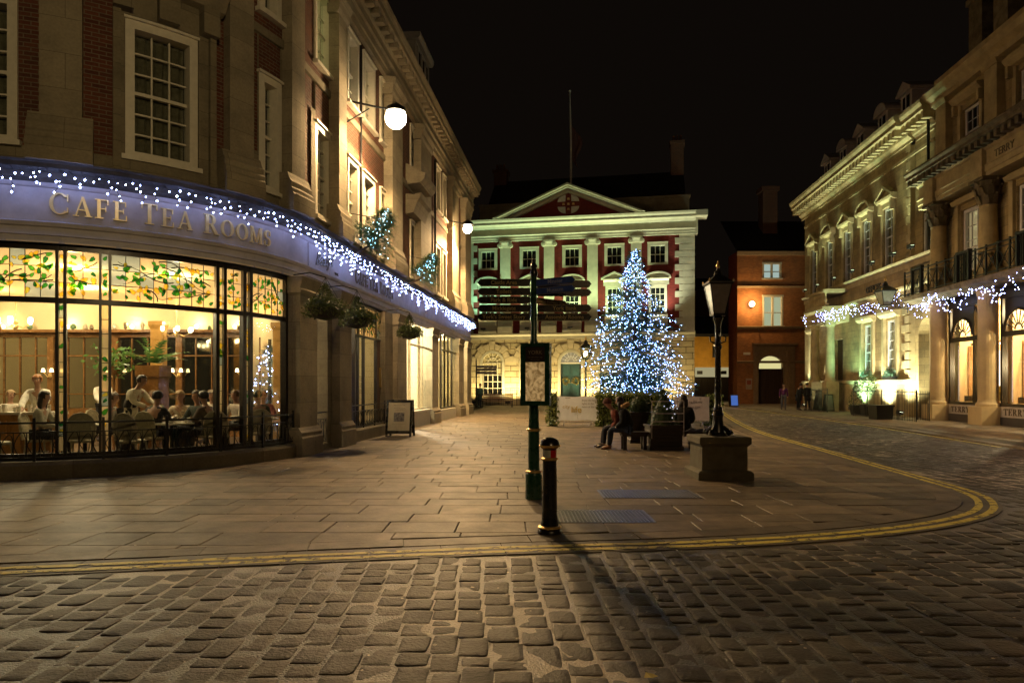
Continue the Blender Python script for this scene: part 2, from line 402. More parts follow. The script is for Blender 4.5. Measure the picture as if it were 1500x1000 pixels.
# ------------------------------------------------------------ the kerb line of the square, seen from above
def catmull(P, n=10):
    out = []
    for i in range(len(P)-1):
        p0 = Vector(P[max(i-1,0)]); p1 = Vector(P[i]); p2 = Vector(P[i+1]); p3 = Vector(P[min(i+2,len(P)-1)])
        for k in range(n):
            t = k/n
            out.append(.5*((2*p1)+(p2-p0)*t+(2*p0-5*p1+4*p2-p3)*t*t+(3*p1-p0-3*p2+p3)*t**3))
    out.append(Vector(P[-1])); return out
KERB = catmull([(-16,4.1),(-9,5.13),(-4.44,5.93),(-.34,6.66),(1.72,6.92),(3.27,7.27),(4.68,7.82),(5.75,8.5),(6.45,9.3),(6.88,10.3),(7.15,12.2),(7.75,17),(8.9,25.4),(12.4,40),(15.3,50),(18.5,60)], 8)
def offs(line, d):
    o = []
    for i, p in enumerate(line):
        t = (line[min(i+1,len(line)-1)] - line[max(i-1,0)]).normalized()
        o.append(p + Vector((t.y, -t.x))*d)      # positive: towards the road
    return o
KERB = offs(KERB, -.27)
def side(line, p):
    """signed distance to the line, positive on the road side"""
    best = 1e9; sg = 1; p = Vector(p)
    for a, b in zip(line, line[1:]):
        ab = b-a; t = max(0, min(1, (p-a).dot(ab)/ab.length_squared)); q = a+ab*t; d = (p-q).length
        if d < best: best = d; sg = 1 if (ab.x*(p.y-a.y)-ab.y*(p.x-a.x)) < 0 else -1
    return best*sg
RKERB = [Vector(p) for p in ((10.5,3),(12.2,10),(13.3,17.8),(14.7,26.7),(16.5,46),(17.6,57),(19,59.3))]   # kerb before the right-hand fronts

g = MB(); g.face([(-80,-40,-.07),(90,-40,-.07),(90,160,-.07),(-80,160,-.07)])
tag(g.build('ground', mat('ground_tarmac', (.05,.045,.04), .9)), None, None, kind='structure')

# mortar bed between the setts: part dark grit, part washed-out pale sand
mm, nt, out = _nt('joint_sand'); N = nt.nodes; L = nt.links
b = N.new('ShaderNodeBsdfPrincipled'); L.new(b.outputs[0], out.inputs[0]); b.inputs['Roughness'].default_value = .42; b.inputs['Specular IOR Level'].default_value = .7
tc = N.new('ShaderNodeTexCoord')
n1 = N.new('ShaderNodeTexNoise'); n1.inputs['Scale'].default_value = .38; n1.inputs['Detail'].default_value = 3; L.new(tc.outputs['Object'], n1.inputs['Vector'])
r1 = N.new('ShaderNodeValToRGB'); r1.color_ramp.elements[0].position = .46; r1.color_ramp.elements[1].position = .62
r1.color_ramp.elements[0].color = (.035,.028,.020,1); r1.color_ramp.elements[1].color = (.31,.235,.155,1)
L.new(n1.outputs[0], r1.inputs[0])
n2 = N.new('ShaderNodeTexNoise'); n2.inputs['Scale'].default_value = 60; n2.inputs['Detail'].default_value = 5; L.new(tc.outputs['Object'], n2.inputs['Vector'])
mr = N.new('ShaderNodeMapRange'); mr.inputs[3].default_value = .4; mr.inputs[4].default_value = 1.6; L.new(n2.outputs[0], mr.inputs[0])
vm = N.new('ShaderNodeVectorMath'); vm.operation = 'SCALE'; L.new(r1.outputs[0], vm.inputs[0]); L.new(mr.outputs[0], vm.inputs['Scale']); L.new(vm.outputs[0], b.inputs['Base Color'])
bp = N.new('ShaderNodeBump'); bp.inputs['Strength'].default_value = .9; bp.inputs['Distance'].default_value = .012; L.new(n2.outputs[0], bp.inputs['Height']); L.new(bp.outputs[0], b.inputs['Normal'])
g = MB(); g.face([(-30,-6,-.0155),(40,-6,-.0155),(40,70,-.0155),(-30,70,-.0155)])
tag(g.build('road', mm), None, None, kind='structure')

rs = random.Random(11)
def sett(mb, cx, cy, w, l, fine, z):
    """one worn granite sett"""
    val = rs.random()
    tx, ty = rs.uniform(-.03,.03), rs.uniform(-.03,.03)
    if not fine: 
        ring = [(-.5,-.42),(-.42,-.5),(.42,-.5),(.5,-.42),(.5,.42),(.42,.5),(-.42,.5),(-.5,.42)]
        i = len(mb.v)
        for rr, zz in ((1,-.03),(.98,-.006),(.86,0)):
            for a, b in ring: mb.v.append((cx+a*w*rr, cy+b*l*rr, z+zz+a*w*tx+b*l*ty))
        for q in (0, 1):
            for j in range(8): mb.fi([i+q*8+j, i+q*8+(j+1)%8, i+(q+1)*8+(j+1)%8, i+(q+1)*8+j], uv=[(0,0)]*4, val=val)
        mb.fi([i+16+j for j in range(8)], uv=[(0,0)]*8, val=val); return
    n = 20; i = len(mb.v); e = rs.uniform(.15,.27); ph = rs.uniform(0, 6); am = rs.uniform(.01,.05)
    lev = ((1.0,-.026),(.99,-.010),(.955,-.0025),(.88,.0005),(.55,.0015))
    dn = [rs.uniform(-.0016,.0016) for _ in range(5)]
    for q, (rr, zz) in enumerate(lev):
        for j in range(n):
            t = 2*math.pi*j/n; c, s_ = math.cos(t), math.sin(t)
            x = math.copysign(abs(c)**e, c)*.5; y = math.copysign(abs(s_)**e, s_)*.5
            k = 1 + am*math.sin(2*t+ph) + am*.6*math.sin(5*t+ph*2)
            x *= k; y *= k
            xx = cx+x*(w-2*(1-rr)*.07 if rr > .8 else w*rr); yy = cy+y*(l-2*(1-rr)*.07 if rr > .8 else l*rr)
            if q == 0: xx = cx+x*w*1.0; yy = cy+y*l*1.0
            mb.v.append((xx, yy, z+zz+x*w*tx+y*l*ty + (pnoise(Vector((xx*9, yy*9, val*9)))*.004 if q > 1 else 0)))
    mb.v.append((cx, cy, z+.0015+pnoise(Vector((cx*9, cy*9, val*9)))*.004))
    for q in range(4):
        for j in range(n): mb.fi([i+q*n+j, i+q*n+(j+1)%n, i+(q+1)*n+(j+1)%n, i+(q+1)*n+j], uv=[(0,0)]*4, val=val)
    for j in range(n): mb.fi([i+4*n+j, i+4*n+(j+1)%n, i+5*n], uv=[(0,0)]*3, val=val)
near = MB(); far = MB()
x = -10.5
while x < 17.5:
    w = rs.uniform(.165,.225)
    if x < -3 or x > 2.5: w *= 1.25
    y = 2.6 + rs.uniform(0,.3) if -6 < x < 6 else 2.9
    while y < 62:
        l = rs.uniform(.19,.34) if rs.random() < .8 else rs.uniform(.12,.19)
        cx, cy = x+w/2, y+l/2; y += l
        # courses bend a little as they run away from the camera
        wx = cx - .05*(cy-6) + .06*math.sin(cy*.9+cx)
        if abs(wx) > cy*.80+2.6: continue
        if cy > 24 and rs.random() < 0: continue
        if wx < -.5 and cy > 7.2: continue
        sd = side(KERB, (wx, cy))
        if sd < .55: continue
        if cy > 9 and side(RKERB, (wx, cy)) > -.12: continue
        fine = cy < 8.2
        sett(near if fine else far, wx, cy, w-rs.uniform(.010,.030), l-rs.uniform(.008,.022), fine, -.012+rs.uniform(-.004,.004))
    x += w
SETT = attrmat('granite_setts', (.034,.027,.019), (.080,.064,.045), rough=.58, bump=.9, bscale=45, var2=.45, spec=.40, dist=.010)
tag(near.build('road', SETT, smooth=True, attr=True), None, None, kind='structure')
tag(far.build('road', SETT, smooth=True, attr=True), None, None, kind='structure')

# kerb edging stones and the channel that carries the lines
def ribbon(mb, line, d0, d1, z0, z1, step=None, gap=.008, i0=0, i1=None):
    A = offs(line, d0); B = offs(line, d1)
    # resample by length
    cum = [0]
    for a, b in zip(line, line[1:]): cum.append(cum[-1]+(b-a).length)
    def at(Ls, t):
        for k in range(len(cum)-1):
            if cum[k+1] >= t: break
        f = (t-cum[k])/(cum[k+1]-cum[k]); return Ls[k].lerp(Ls[k+1], max(0, min(1, f)))
    t = 0
    while t < cum[-1]-.05:
        l = rs.uniform(*step); t1 = min(cum[-1], t+l); q = t+gap; val = rs.random(); dz = rs.uniform(-.0025,.0025)
        m_ = max(1, int((t1-q)/.3))
        for k in range(m_):
            u0 = q+(t1-q)*k/m_; u1 = q+(t1-q)*(k+1)/m_
            a0, a1, b0, b1 = at(A,u0), at(A,u1), at(B,u0), at(B,u1)
            P = [(b0.x,b0.y,z1+dz),(b1.x,b1.y,z1+dz),(a1.x,a1.y,z1+dz),(a0.x,a0.y,z1+dz)]
            mb.face(P, val=val)
            Q = [(p[0],p[1],z0) for p in P]
            mb.face([Q[0],Q[1],P[1],P[0]], val=val); mb.face([P[3],P[2],Q[2],Q[3]], val=val)
            if k == 0: mb.face([Q[3],Q[0],P[0],P[3]], val=val)
            if k == m_-1: mb.face([Q[1],Q[2],P[2],P[1]], val=val)
        t = t1
SLAB = attrmat('york_stone', (.10,.075,.048), (.20,.150,.098), rough=.58, bump=.7, bscale=26, var2=.5, spec=.35, dist=.006)
CHAN = attrmat('channel_stone', (.095,.078,.054), (.135,.11,.078), rough=.6, bump=.5, bscale=30, var2=.3)
k = MB(); ribbon(k, KERB, -.30, 0, -.06, .004, (.7,1.3)); ribbon(k, RKERB, -.30, 0, -.06, .03, (.7,1.3))
# the right-hand kerb runs the other way round: its stones lie on the building side
tag(k.build('kerb', SLAB, attr=True), None, None, kind='structure')
k = MB(); ribbon(k, KERB, .006, .46, -.06, -.004, (.3,.9), gap=.008)
tag(k.build('road', CHAN, attr=True), None, None, kind='structure')
# worn double yellow line
mm, nt, out = _nt('road_paint_yellow'); N = nt.nodes; L = nt.links
b = N.new('ShaderNodeBsdfPrincipled'); b.inputs['Base Color'].default_value = (.70,.58,.09,1); b.inputs['Roughness'].default_value = .6
t = N.new('ShaderNodeBsdfTransparent'); tc = N.new('ShaderNodeTexCoord'); n1 = N.new('ShaderNodeTexNoise'); n1.inputs['Scale'].default_value = 7; n1.inputs['Detail'].default_value = 8; n1.inputs['Roughness'].default_value = .75
L.new(tc.outputs['Object'], n1.inputs['Vector']); r1 = N.new('ShaderNodeValToRGB'); r1.color_ramp.elements[0].position = .42; r1.color_ramp.elements[1].position = .47; L.new(n1.outputs[0], r1.inputs[0])
mx = N.new('ShaderNodeMixShader'); L.new(r1.outputs[0], mx.inputs[0]); L.new(t.outputs[0], mx.inputs[1]); L.new(b.outputs[0], mx.inputs[2]); L.new(mx.outputs[0], out.inputs[0])
for d in (.15, .315):
    y_ = MB(); A = offs(KERB, d); B = offs(KERB, d+.09)
    for i in range(len(KERB)-1):
        if KERB[i].y > 42: break
        for k in range(4):
            a0, a1 = A[i].lerp(A[i+1], k/4), A[i].lerp(A[i+1], (k+1)/4); b0, b1 = B[i].lerp(B[i+1], k/4), B[i].lerp(B[i+1], (k+1)/4)
            j = lambda p: .022*pnoise(Vector((p.x*4, p.y*4, 0)))
            y_.face([(b0.x+j(b0),b0.y+j(b0),.0005),(b1.x+j(b1),b1.y+j(b1),.0005),(a1.x+j(a1),a1.y+j(a1),.0005),(a0.x+j(a0),a0.y+j(a0),.0005)])
    tag(y_.build('road_marking', mm), None, None, kind='structure')
y_ = MB(); A = offs(RKERB, -.45+.0); B = offs(RKERB, -.55)
A = [Vector((p.x-.5, p.y)) for p in RKERB]; B = [Vector((p.x-.62, p.y)) for p in RKERB]
for i in range(2, len(RKERB)-2): y_.face([(B[i].x,B[i].y,.004),(A[i].x,A[i].y,.004),(A[i+1].x,A[i+1].y,.004),(B[i+1].x,B[i+1].y,.004)])
tag(y_.build('road_marking', mm), None, None, kind='structure')

def clip(poly, a, b, keep):
    """keep the part of poly left of a->b (keep=1) or right (-1)"""
    o = []; n = len(poly)
    f = lambda p: ((b[0]-a[0])*(p[1]-a[1]) - (b[1]-a[1])*(p[0]-a[0]))*keep
    for i in range(n):
        p, q = poly[i], poly[(i+1)%n]; fp, fq = f(p), f(q)
        if fp >= 0: o.append(p)
        if fp*fq < 0:
            t = fp/(fp-fq); o.append((p[0]+(q[0]-p[0])*t, p[1]+(q[1]-p[1])*t))
    return o
def slabs(mb, x0, x1, y0, y1, edge, keep, z, xm=None, dist=.35, rows=(.42,.66), wid=(.5,1.15), g_=.0045):
    y = y0
    while y < y1:
        h = rs.uniform(*rows); x = x0 + rs.uniform(-.6,0)
        while x < x1:
            w = rs.uniform(*wid); j = lambda: rs.uniform(-.006,.006)
            P = [(x+g_+j(), y+g_+j()),(x+w-g_+j(), y+g_+j()),(x+w-g_+j(), y+h-g_+j()),(x+g_+j(), y+h-g_+j())]
            c = (x+w/2, y+h/2); x += w
            if xm and not xm(c): continue
            s_ = -side(edge, c)*keep
            if s_ < -1.0: continue
            if s_ < 1.3:
                for a, b in zip(edge, edge[1:]):
                    if min((a-Vector(c)).length, (b-Vector(c)).length, ((a+b)/2-Vector(c)).length) < 1.4 + (b-a).length*.5:
                        P = clip(P, a, b, keep)
                        if len(P) < 3: break
            if len(P) < 3: continue
            ar = abs(sum(P[i][0]*P[(i+1)%len(P)][1]-P[(i+1)%len(P)][0]*P[i][1] for i in range(len(P))))/2
            if ar < .01: continue
            val = rs.random(); tz = rs.uniform(-.0015,.0018); tx, ty = rs.uniform(-.004,.004), rs.uniform(-.006,.006)
            cx = sum(p[0] for p in P)/len(P); cy = sum(p[1] for p in P)/len(P)
            zt = lambda p: z+tz+(p[0]-cx)*tx+(p[1]-cy)*ty
            T = [((p[0]-cx)*.985+cx, (p[1]-cy)*.975+cy, zt(p)) for p in P]; E = [(p[0], p[1], zt(p)-.006) for p in P]; Bt = [(p[0], p[1], z-.03) for p in P]
            n = len(P); i = len(mb.v); mb.v += Bt+E+T
            mb.fi([i+2*n+k for k in range(n)], val=val)
            for k in range(n):
                mb.fi([i+k, i+(k+1)%n, i+n+(k+1)%n, i+n+k], val=val); mb.fi([i+n+k, i+n+(k+1)%n, i+2*n+(k+1)%n, i+2*n+k], val=val)
        y += h
KI = offs(KERB, -.305)
mb = MB(); slabs(mb, -13, 18, 3.6, 62, KI, 1, .002, xm=lambda c: c[0] > -15 and (c[1] < 11 or c[0] > -9.3 and c[1] < 16 or c[0] > -5.6+.1*(c[1]-16)) )
tag(mb.build('pavement', SLAB, attr=True), None, None, kind='structure')
RI = [Vector((p.x+.305, p.y)) for p in RKERB]
mb = MB(); slabs(mb, 11, 24.5, 8, 60, RI, -1, .028, xm=lambda c: c[0] < 17.4+.09*c[1] or c[1] > 52)
tag(mb.build('pavement', SLAB, attr=True), None, None, kind='structure')
# bedding under the slabs
lt = MB(); rl_ = random.Random(91)
for k in range(150):
    y = 3.4+rl_.random()**1.6*11; x = rl_.uniform(-.7, .75)*y
    if x < -4.5 and y > 8: continue
    r_ = rl_.uniform(.004,.013); a = rl_.uniform(0,3.1); q = [(x+r_*(1+.6*rl_.random())*math.cos(a+t), y+r_*(1+.5*rl_.random())*math.sin(a+t), .0085+.004*rl_.random()) for t in (0,1.1,2.2,3.3,4.4,5.4)]
    lt.face(q, m=0 if rl_.random() < .75 else 1)
lt.face([(.72,3.72,.012),(.76,3.70,.02),(.80,3.73,.016),(.78,3.77,.012),(.74,3.78,.018)], m=2)
tag(lt.build('litter', [mat('pale_litter', (.42,.36,.28), .7, bump=0), mat('dark_litter', (.05,.035,.025), .7, bump=0), mat('fallen_leaf', (.45,.33,.05), .6, bump=0)]), 'scattered specks of litter and a fallen leaf on the cobbles and paving', 'litter', kind='stuff')
JB = mat('joint_dirt', (.075,.058,.038), .9, bump=.3)
mb = MB(); P = [(p.x, p.y, -.014) for p in KERB] + [(18.5,62,-.014),(-16,62,-.014)]
i = len(mb.v); mb.face(P); tag(mb.build('pavement', JB), None, None, kind='structure')
mb = MB(); mb.face([(p.x, p.y, .012) for p in RKERB][::-1] + [(34,3,.012),(34,60,.012)]); tag(mb.build('pavement', JB), None, None, kind='structure')
# =============================================================== CAFE BUILDING (left)
def sash(F, parent, s0, s1, z0, z1, o, nx=3, nz=6, fw=.13, mats=None, lit=None, fo=.05, sill=True, curtain=True, name='window', arch=False, bw=.03):
    """sash window: moulded frame proud of the wall, glazing bars, pane and curtain"""
    mw, mp = mats or (WHITE, PANE)
    b = MB()
    b.pbox(F, s0, s0+fw, z0, z1, o-.22, o+fo); b.pbox(F, s1-fw, s1, z0, z1, o-.22, o+fo)
    b.pbox(F, s0+fw, s1-fw, z1-fw, z1, o-.22, o+fo-.003); b.pbox(F, s0+fw, s1-fw, z0, z0+fw*.6, o-.22, o+fo-.003)
    b.pbox(F, s0-.02, s1+.02, z1, z1+.05, o-.02, o+fo+.05)
    if sill: b.pbox(F, s0-.06, s1+.06, z0-.09, z0, o-.02, o+fo+.08)
    a0, a1, c0, c1 = s0+fw, s1-fw, z0+fw*.6, z1-fw; cm = (c0+c1)/2
    b.pbox(F, a0, a1, cm-.03, cm+.03, o-.19, o-.10)
    for i in range(1, nx): x = a0+(a1-a0)*i/nx; b.pbox(F, x-bw/2, x+bw/2, c0, c1, o-.175, o-.125)
    for j in range(1, nz):
        z = c0+(c1-c0)*j/nz
        if abs(z-cm) > .05: b.pbox(F, a0, a1, z-bw/2, z+bw/2, o-.172, o-.128)
    w = b.build(name, mw, parent)
    p = MB(); p.pbox(F, a0-.01, a1+.01, c0-.01, c1+.01, o-.163, o-.157, back=True); p.build('pane', mp if not (lit or curtain) else GLASS, w)
    if curtain or lit:
        c = MB(); n = 18
        for i in range(n):
            x0, x1 = a0+(a1-a0)*i/n, a0+(a1-a0)*(i+1)/n
            d0, d1 = .02*math.sin(i*2.1), .02*math.sin((i+1)*2.1)
            c.face([F.P(x0,c0,o-.26+d0),F.P(x1,c0,o-.26+d1),F.P(x1,c1,o-.26+d1),F.P(x0,c1,o-.26+d0)][::F.w])
        c.build('curtain', lit or CREAM_CURTAIN, w)
    return w
def openings_from(lst, fw=.0): return [(a, b, c, d) for a, b, c, d in lst]

cafe = thing('cafe_building', 'tall red brick and pale stone corner building with a curved cafe shopfront', 'building', (-4.9, 16, 0))
S = FL.S; SE = S(693, .2)           # far end of the front
s_end = SE
# ---- upper wall with its window openings
WIN1 = [(S(183), S(288), 5.78, 8.25), (S(377), S(410), 5.78, 8.2), (S(459.5), S(484.5), 5.78, 8.05), (S(507), S(524), 5.78, 8.0), (S(530), S(548), 5.78, 8.0), (S(555.5), S(571), 5.78, 8.0),
        (S(600), S(614), 5.78, 7.9), (S(637.5), S(644.5), 5.78, 8.0), (S(647), S(653), 5.78, 8.0), (S(656), S(661.5), 5.78, 8.0)]
WIN1.insert(0, (S(27)-1.25, S(27), 5.78, 8.25))
WIN2 = [(a, b, 9.55, 11.55) for a, b, c, d in WIN1]
PT = MB()
PT.pwall(FL, -7.9, s_end, 5.3, 11.85, 0, [(a+.02, b-.02, c+.02, d-.02) for a, b, c, d in WIN1+WIN2], depth=.3)
PT.face([FL.P(s_end,0,0), FL.P(s_end,0,-9), FL.P(s_end,13,-9), FL.P(s_end,13,0)])
PT.build('brick_wall', BRICK, cafe)
LITC = glow('lit_curtain', (.80,.78,.30), .55)
for k, (a, b, c, d) in enumerate(WIN1+WIN2):
    is2 = k >= len(WIN1); i = k % len(WIN1)
    lit = LITC if (is2 and i == 3) else None
    sash(FL, cafe, a, b, c, d, 0, nx=3 if b-a > .9 else 2, nz=6 if not is2 else 4, fw=.15 if i < 3 else .13, lit=lit)
# ---- stone dressings: surrounds, panels and strings
b = MB()
s0, s1 = S(165), S(311)
b.pwall(FL, s0, s1, 5.42, 9.3, .08, [(S(183)-.01, S(288)+.01, 5.70, 8.32)], depth=.08)
b.pbox(FL, s0-.001, s0+.01, 5.42, 9.3, 0, .08); b.pbox(FL, s1-.01, s1+.001, 5.42, 9.3, 0, .08)
b.pbox(FL, s0, s0+.12, 5.42, 9.0, .081, .16); b.pbox(FL, s1-.12, s1, 5.42, 9.0, .081, .16)
b.pprofile(FL, s0-.15, s1+.15, [(.08,8.85),(.22,8.9),(.3,9.05),(.42,9.2),(.42,9.3),(.08,9.32)])
b.pbox(FL, s0, s0+.3, 8.35, 8.86, .082, .30); b.pbox(FL, s1-.3, s1, 8.35, 8.86, .082, .30)        # scrolled brackets under the hood
m_ = (s0+s1)/2; b.pbox(FL, m_-.17, m_+.17, 8.33, 8.9, .082, .26)
for a, q in ((S(375)-.25, S(411)+.22), (S(459)-.25, S(484.5)+.16)):
    b.pwall(FL, a, q, 5.42, 6.5 if a < -1 else 8.3, .05, [(max(a, 0) if False else (S(377) if a < -1 else S(459.5))-.01, (S(410) if a < -1 else S(484.5))+.01, 5.70, 9)], depth=.05)
b.pbox(FL, -7.9, s_end, 5.40, 5.72, 0, .045)
b.pprofile(FL, -7.9, s_end, [(0,9.0),(.06,9.02),(.06,9.2),(0,9.22)])
b.build('stone_dressing', STONE_G, cafe)
# ---- giant pilasters
PIL = [(57,120,.22),(337,372,.22),(428,447,.26),(497,508,.28),(575,590,.30),(617,632,.30),(663,672,.28),(682,690,.28)]
for p0, p1, o in PIL:
    a, q = S(p0, o), S(p1, o); b = MB()
    b.pbox(FL, a, q, 6.25, 11.3, 0, o)
    b.pprofile(FL, a-.16, q+.16, [(0,5.42),(o+.16,5.42),(o+.16,5.78),(o+.13,5.82),(o+.13,5.9),(o+.09,5.95),(o+.10,6.05),(o+.05,6.12),(o,6.26),(0,6.26)])
    b.pprofile(FL, a-.12, q+.12, [(0,11.2),(o,11.2),(o+.05,11.3),(o+.06,11.45),(o+.14,11.6),(o+.14,11.75),(0,11.8)])
    b.build('pilaster', STONE_P, cafe)
# ---- main entablature and modillion cornice
b = MB()
b.pprofile(FL, -7.9, s_end+.3, [(0,11.78),(.14,11.78),(.14,12.0),(.18,12.02),(.18,12.22),(.25,12.28),(.18,12.32),(.18,12.62),(.24,12.70),(.28,12.82),(.56,12.88),(.56,13.06),(.62,13.18),(.64,13.28),(0,13.4)])
z = -7.6
while z < s_end: b.pbox(FL, z, z+.22, 12.68, 12.875, .24, .50); z += .52
b.build('cornice', STONE_P, cafe)
b = MB(); b.pprofile(FL, -7.9, s_end, [(.0,13.35),(.0,13.7),(-3.2,17.0),(-9,17.05)]); b.build('roof', SLATE, cafe)
for pd in (607, 0):
    if pd == 0: continue
    a = S(600, -.6); dm = MB(); dm.pbox(FL, a, a+2.4, 13.9, 16.0, -3.0, -.35); dm.pprofile(FL, a-.15, a+2.55, [(-3,15.98),(-.2,15.98),(-.12,16.1),(-.12,16.25),(-3,16.3)])
    for x in (.25, .95, 1.65): dm.pbox(FL, a+x, a+x+.5, 14.4, 15.7, -.35, -.31, m=1)
    for x in (.2, .9, 1.6, 2.15): dm.pbox(FL, a+x-.03, a+x+.06, 14.3, 15.8, -.35, -.27)
    dm.build('dormer', [mat('dormer_lead_paint', (.30,.29,.28), .6), PANE], cafe)
# hooded first-floor bay and iron canopy
b = MB(); a, q = S(598, .1), S(616, .1)
b.pprofile(FL, a, q, [(0,9.1),(.55,9.15),(.7,9.3),(.75,9.5),(.6,9.55),(0,9.9)]); b.pprofile(FL, a, q, [(0,8.0),(.3,8.05),(.45,8.5),(.55,8.6),(.55,8.7),(0,8.75)])
b.build('window_hood', STONE_P, cafe)
pp = MB(); x = S(525.5); pp.tube([FL.P(x, 5.5, .07), FL.P(x, 11.6, .07)], .035, 8)
pp.build('drainpipe', BLACK, cafe); pp = MB(); x = S(635); pp.tube([FL.P(x, 5.5, .07), FL.P(x, 11.6, .07)], .05, 8); pp.build('drainpipe', BLACK, cafe)
# ---- fascia over the shopfront
b = MB()
b.pprofile(FL, -7.9, s_end+.1, [(-.35,4.08),(.0,4.08),(.0,4.2),(.035,4.21),(.035,4.34),(.075,4.36),(.10,4.42),(.055,4.44),(.03,4.45),(.03,5.02),(.06,5.04),(.10,5.10)])
for p in (467, 497, 583, 633):
    x = S(p, .3); b.pbox(FL, x-.02, x+.02, 4.46, 5.0, .031, .07)
b.build('fascia', FASCIA, cafe)
b = MB(); b.pprofile(FL, -7.9, s_end+.1, [(.10,5.10),(.16,5.16),(.18,5.26),(.30,5.30),(.30,5.38),(.33,5.42),(0,5.46)])
b.build('fascia_cornice', mat('blackened_stone', (.06,.055,.05), .8, var=.5, scale=3, bump=.4), cafe)
# lettering, roman capitals cut as outlines
GL = {
 'C': (.92, [('arc', .48,.5,.46,.5,.30,.44, 42, 318), ('r', .80,.62,.86,.95), ('r', .80,.10,.86,.34)]),
 'A': (.95, [('p', [(.46,1.02),(.54,1.02),(.20,.05),(.12,.05)]), ('p', [(.42,1.02),(.56,1.02),(.90,.05),(.70,.05)]), ('r', .28,.30,.68,.37), ('r', .0,0,.30,.05), ('r', .60,0,.98,.05)]),
 'F': (.78, [('r', .14,.0,.32,1), ('r', .02,.95,.72,1), ('r', .02,0,.46,.05), ('r', .32,.48,.58,.53), ('r', .55,.38,.60,.63), ('r', .66,.72,.72,.97)]),
 'E': (.82, [('r', .14,.0,.32,1), ('r', .02,.95,.72,1), ('r', .02,0,.76,.05), ('r', .32,.48,.58,.53), ('r', .55,.38,.60,.63), ('r', .66,.74,.72,.97), ('r', .70,.03,.76,.28)]),
 'T': (.84, [('r', .33,.0,.51,1), ('r', .02,.94,.82,1), ('r', .20,0,.64,.05), ('r', .02,.72,.08,.96), ('r', .76,.72,.82,.96)]),
 'R': (.92, [('r', .14,.0,.32,1), ('r', .02,.95,.5,1), ('r', .02,0,.44,.05), ('arc', .46,.74,.28,.26,.10,.21, -90, 90), ('r', .3,.48,.48,.53), ('p', [(.40,.50),(.58,.50),(.92,.0),(.70,.0)]), ('r', .66,0,.98,.05)]),
 'O': (1.0, [('arc', .50,.5,.47,.5,.29,.44, 0, 360)]),
 'M': (1.15, [('r', .12,0,.20,1), ('r', .88,0,1.06,1), ('p', [(.04,1),(.26,1),(.64,.06),(.54,.06)]), ('p', [(.88,1),(.96,1),(.64,.06),(.56,.06)]), ('r', 0,0,.32,.05), ('r', .78,0,1.14,.05), ('r', .92,.95,1.12,1)]),
 'S': (.68, [('arc', .34,.73,.29,.27,.13,.21, 55, 270), ('arc', .34,.27,.30,.27,.14,.21, -125, 90), ('r', .54,.66,.59,.95), ('r', .04,.06,.09,.34)]),
 'Y': (.9, [('r', .36,0,.54,.5), ('p', [(.05,1),(.27,1),(.54,.45),(.38,.45)]), ('p', [(.70,1),(.80,1),(.54,.45),(.46,.45)]), ('r', .22,0,.68,.05), ('r', 0,.95,.36,1), ('r', .6,.95,.9,1)]),
 ' ': (.42, [])}
def roman(mb, txt, h, fn, t0, t1, m=0, sx=1.0, gap=.12, caps=True, big=()):
    """fn(x,z,t)->xyz, x from 0"""
    x = 0
    for k, ch in enumerate(txt):
        w, parts = GL[ch]; H = h*(1.12 if k in big else 1)
        for e, p in enumerate(parts):
            tt = t1 + e*.0004
            if p[0] == 'r': q = [(p[1],p[2]),(p[3],p[2]),(p[3],p[4]),(p[1],p[4])]
            elif p[0] == 'p': q = p[1]
            if p[0] == 'arc':
                _, cx, cy, ra, rb, ia, ib, d0, d1 = p; n = 18
                for i in range(n):
                    u, v = R(d0+(d1-d0)*i/n), R(d0+(d1-d0)*(i+1)/n)
                    q = [(cx+ra*math.cos(u), cy+rb*math.sin(u)), (cx+ra*math.cos(v), cy+rb*math.sin(v)), (cx+ia*math.cos(v), cy+ib*math.sin(v)), (cx+ia*math.cos(u), cy+ib*math.sin(u))]
                    mb.prism([(x+a*H*sx, b*H) for a, b in q], fn, t0, tt, m)
            else: mb.prism([(x+a*H*sx, b*H) for a, b in q], fn, t0, tt, m)
        x += (w+gap)*H*sx
    return x
def roman_w(txt, h, sx, gap, big=()): return sum((GL[c][0]+gap)*h*(1.12 if k in big else 1)*sx for k, c in enumerate(txt)) - gap*h*sx
t0_, t1_ = S(71, .08), S(398, .08); txt = 'CAFE TEA ROOMS'; big = (0, 5, 9)
sx = (t1_-t0_)/roman_w(txt, .34, 1, .14, big)
b = MB(); roman(b, txt, .34, lambda x, z, t: FL.P(t0_+x, 4.57+z, t), .035, .075, sx=sx, gap=.14, big=big)
b.build('lettering', mat('gold_leaf_letters', (.95,.72,.34), .4, metal=.25, bump=.05), cafe)
t2, t3 = S(521, .06), S(576, .06); sx = (t3-t2)/roman_w(txt, .36, 1, .14, big)
b = MB(); roman(b, txt, .36, lambda x, z, t: FL.P(t2+x, 4.56+z, t), .035, .07, sx=sx, gap=.14, big=big)
b.build('lettering', mat('dull_gilt', (.16,.12,.07), .45, metal=.5), cafe)
b = MB(); t4 = (S(467,.05)+S(483,.05))/2
add_text(b, 'Bettys', .46, lambda x, y, z: FL.P(t4+x, 4.62+y+x*.12, .05+z), ext=.012, shear=.45, bold=.004)
add_text(b, 'YORK', .10, lambda x, y, z: FL.P(S(493,.05)+x, 4.52+y, .05+z), ext=.01)
b.build('lettering', mat('dull_gilt_script', (.13,.11,.09), .45, metal=.4), cafe)

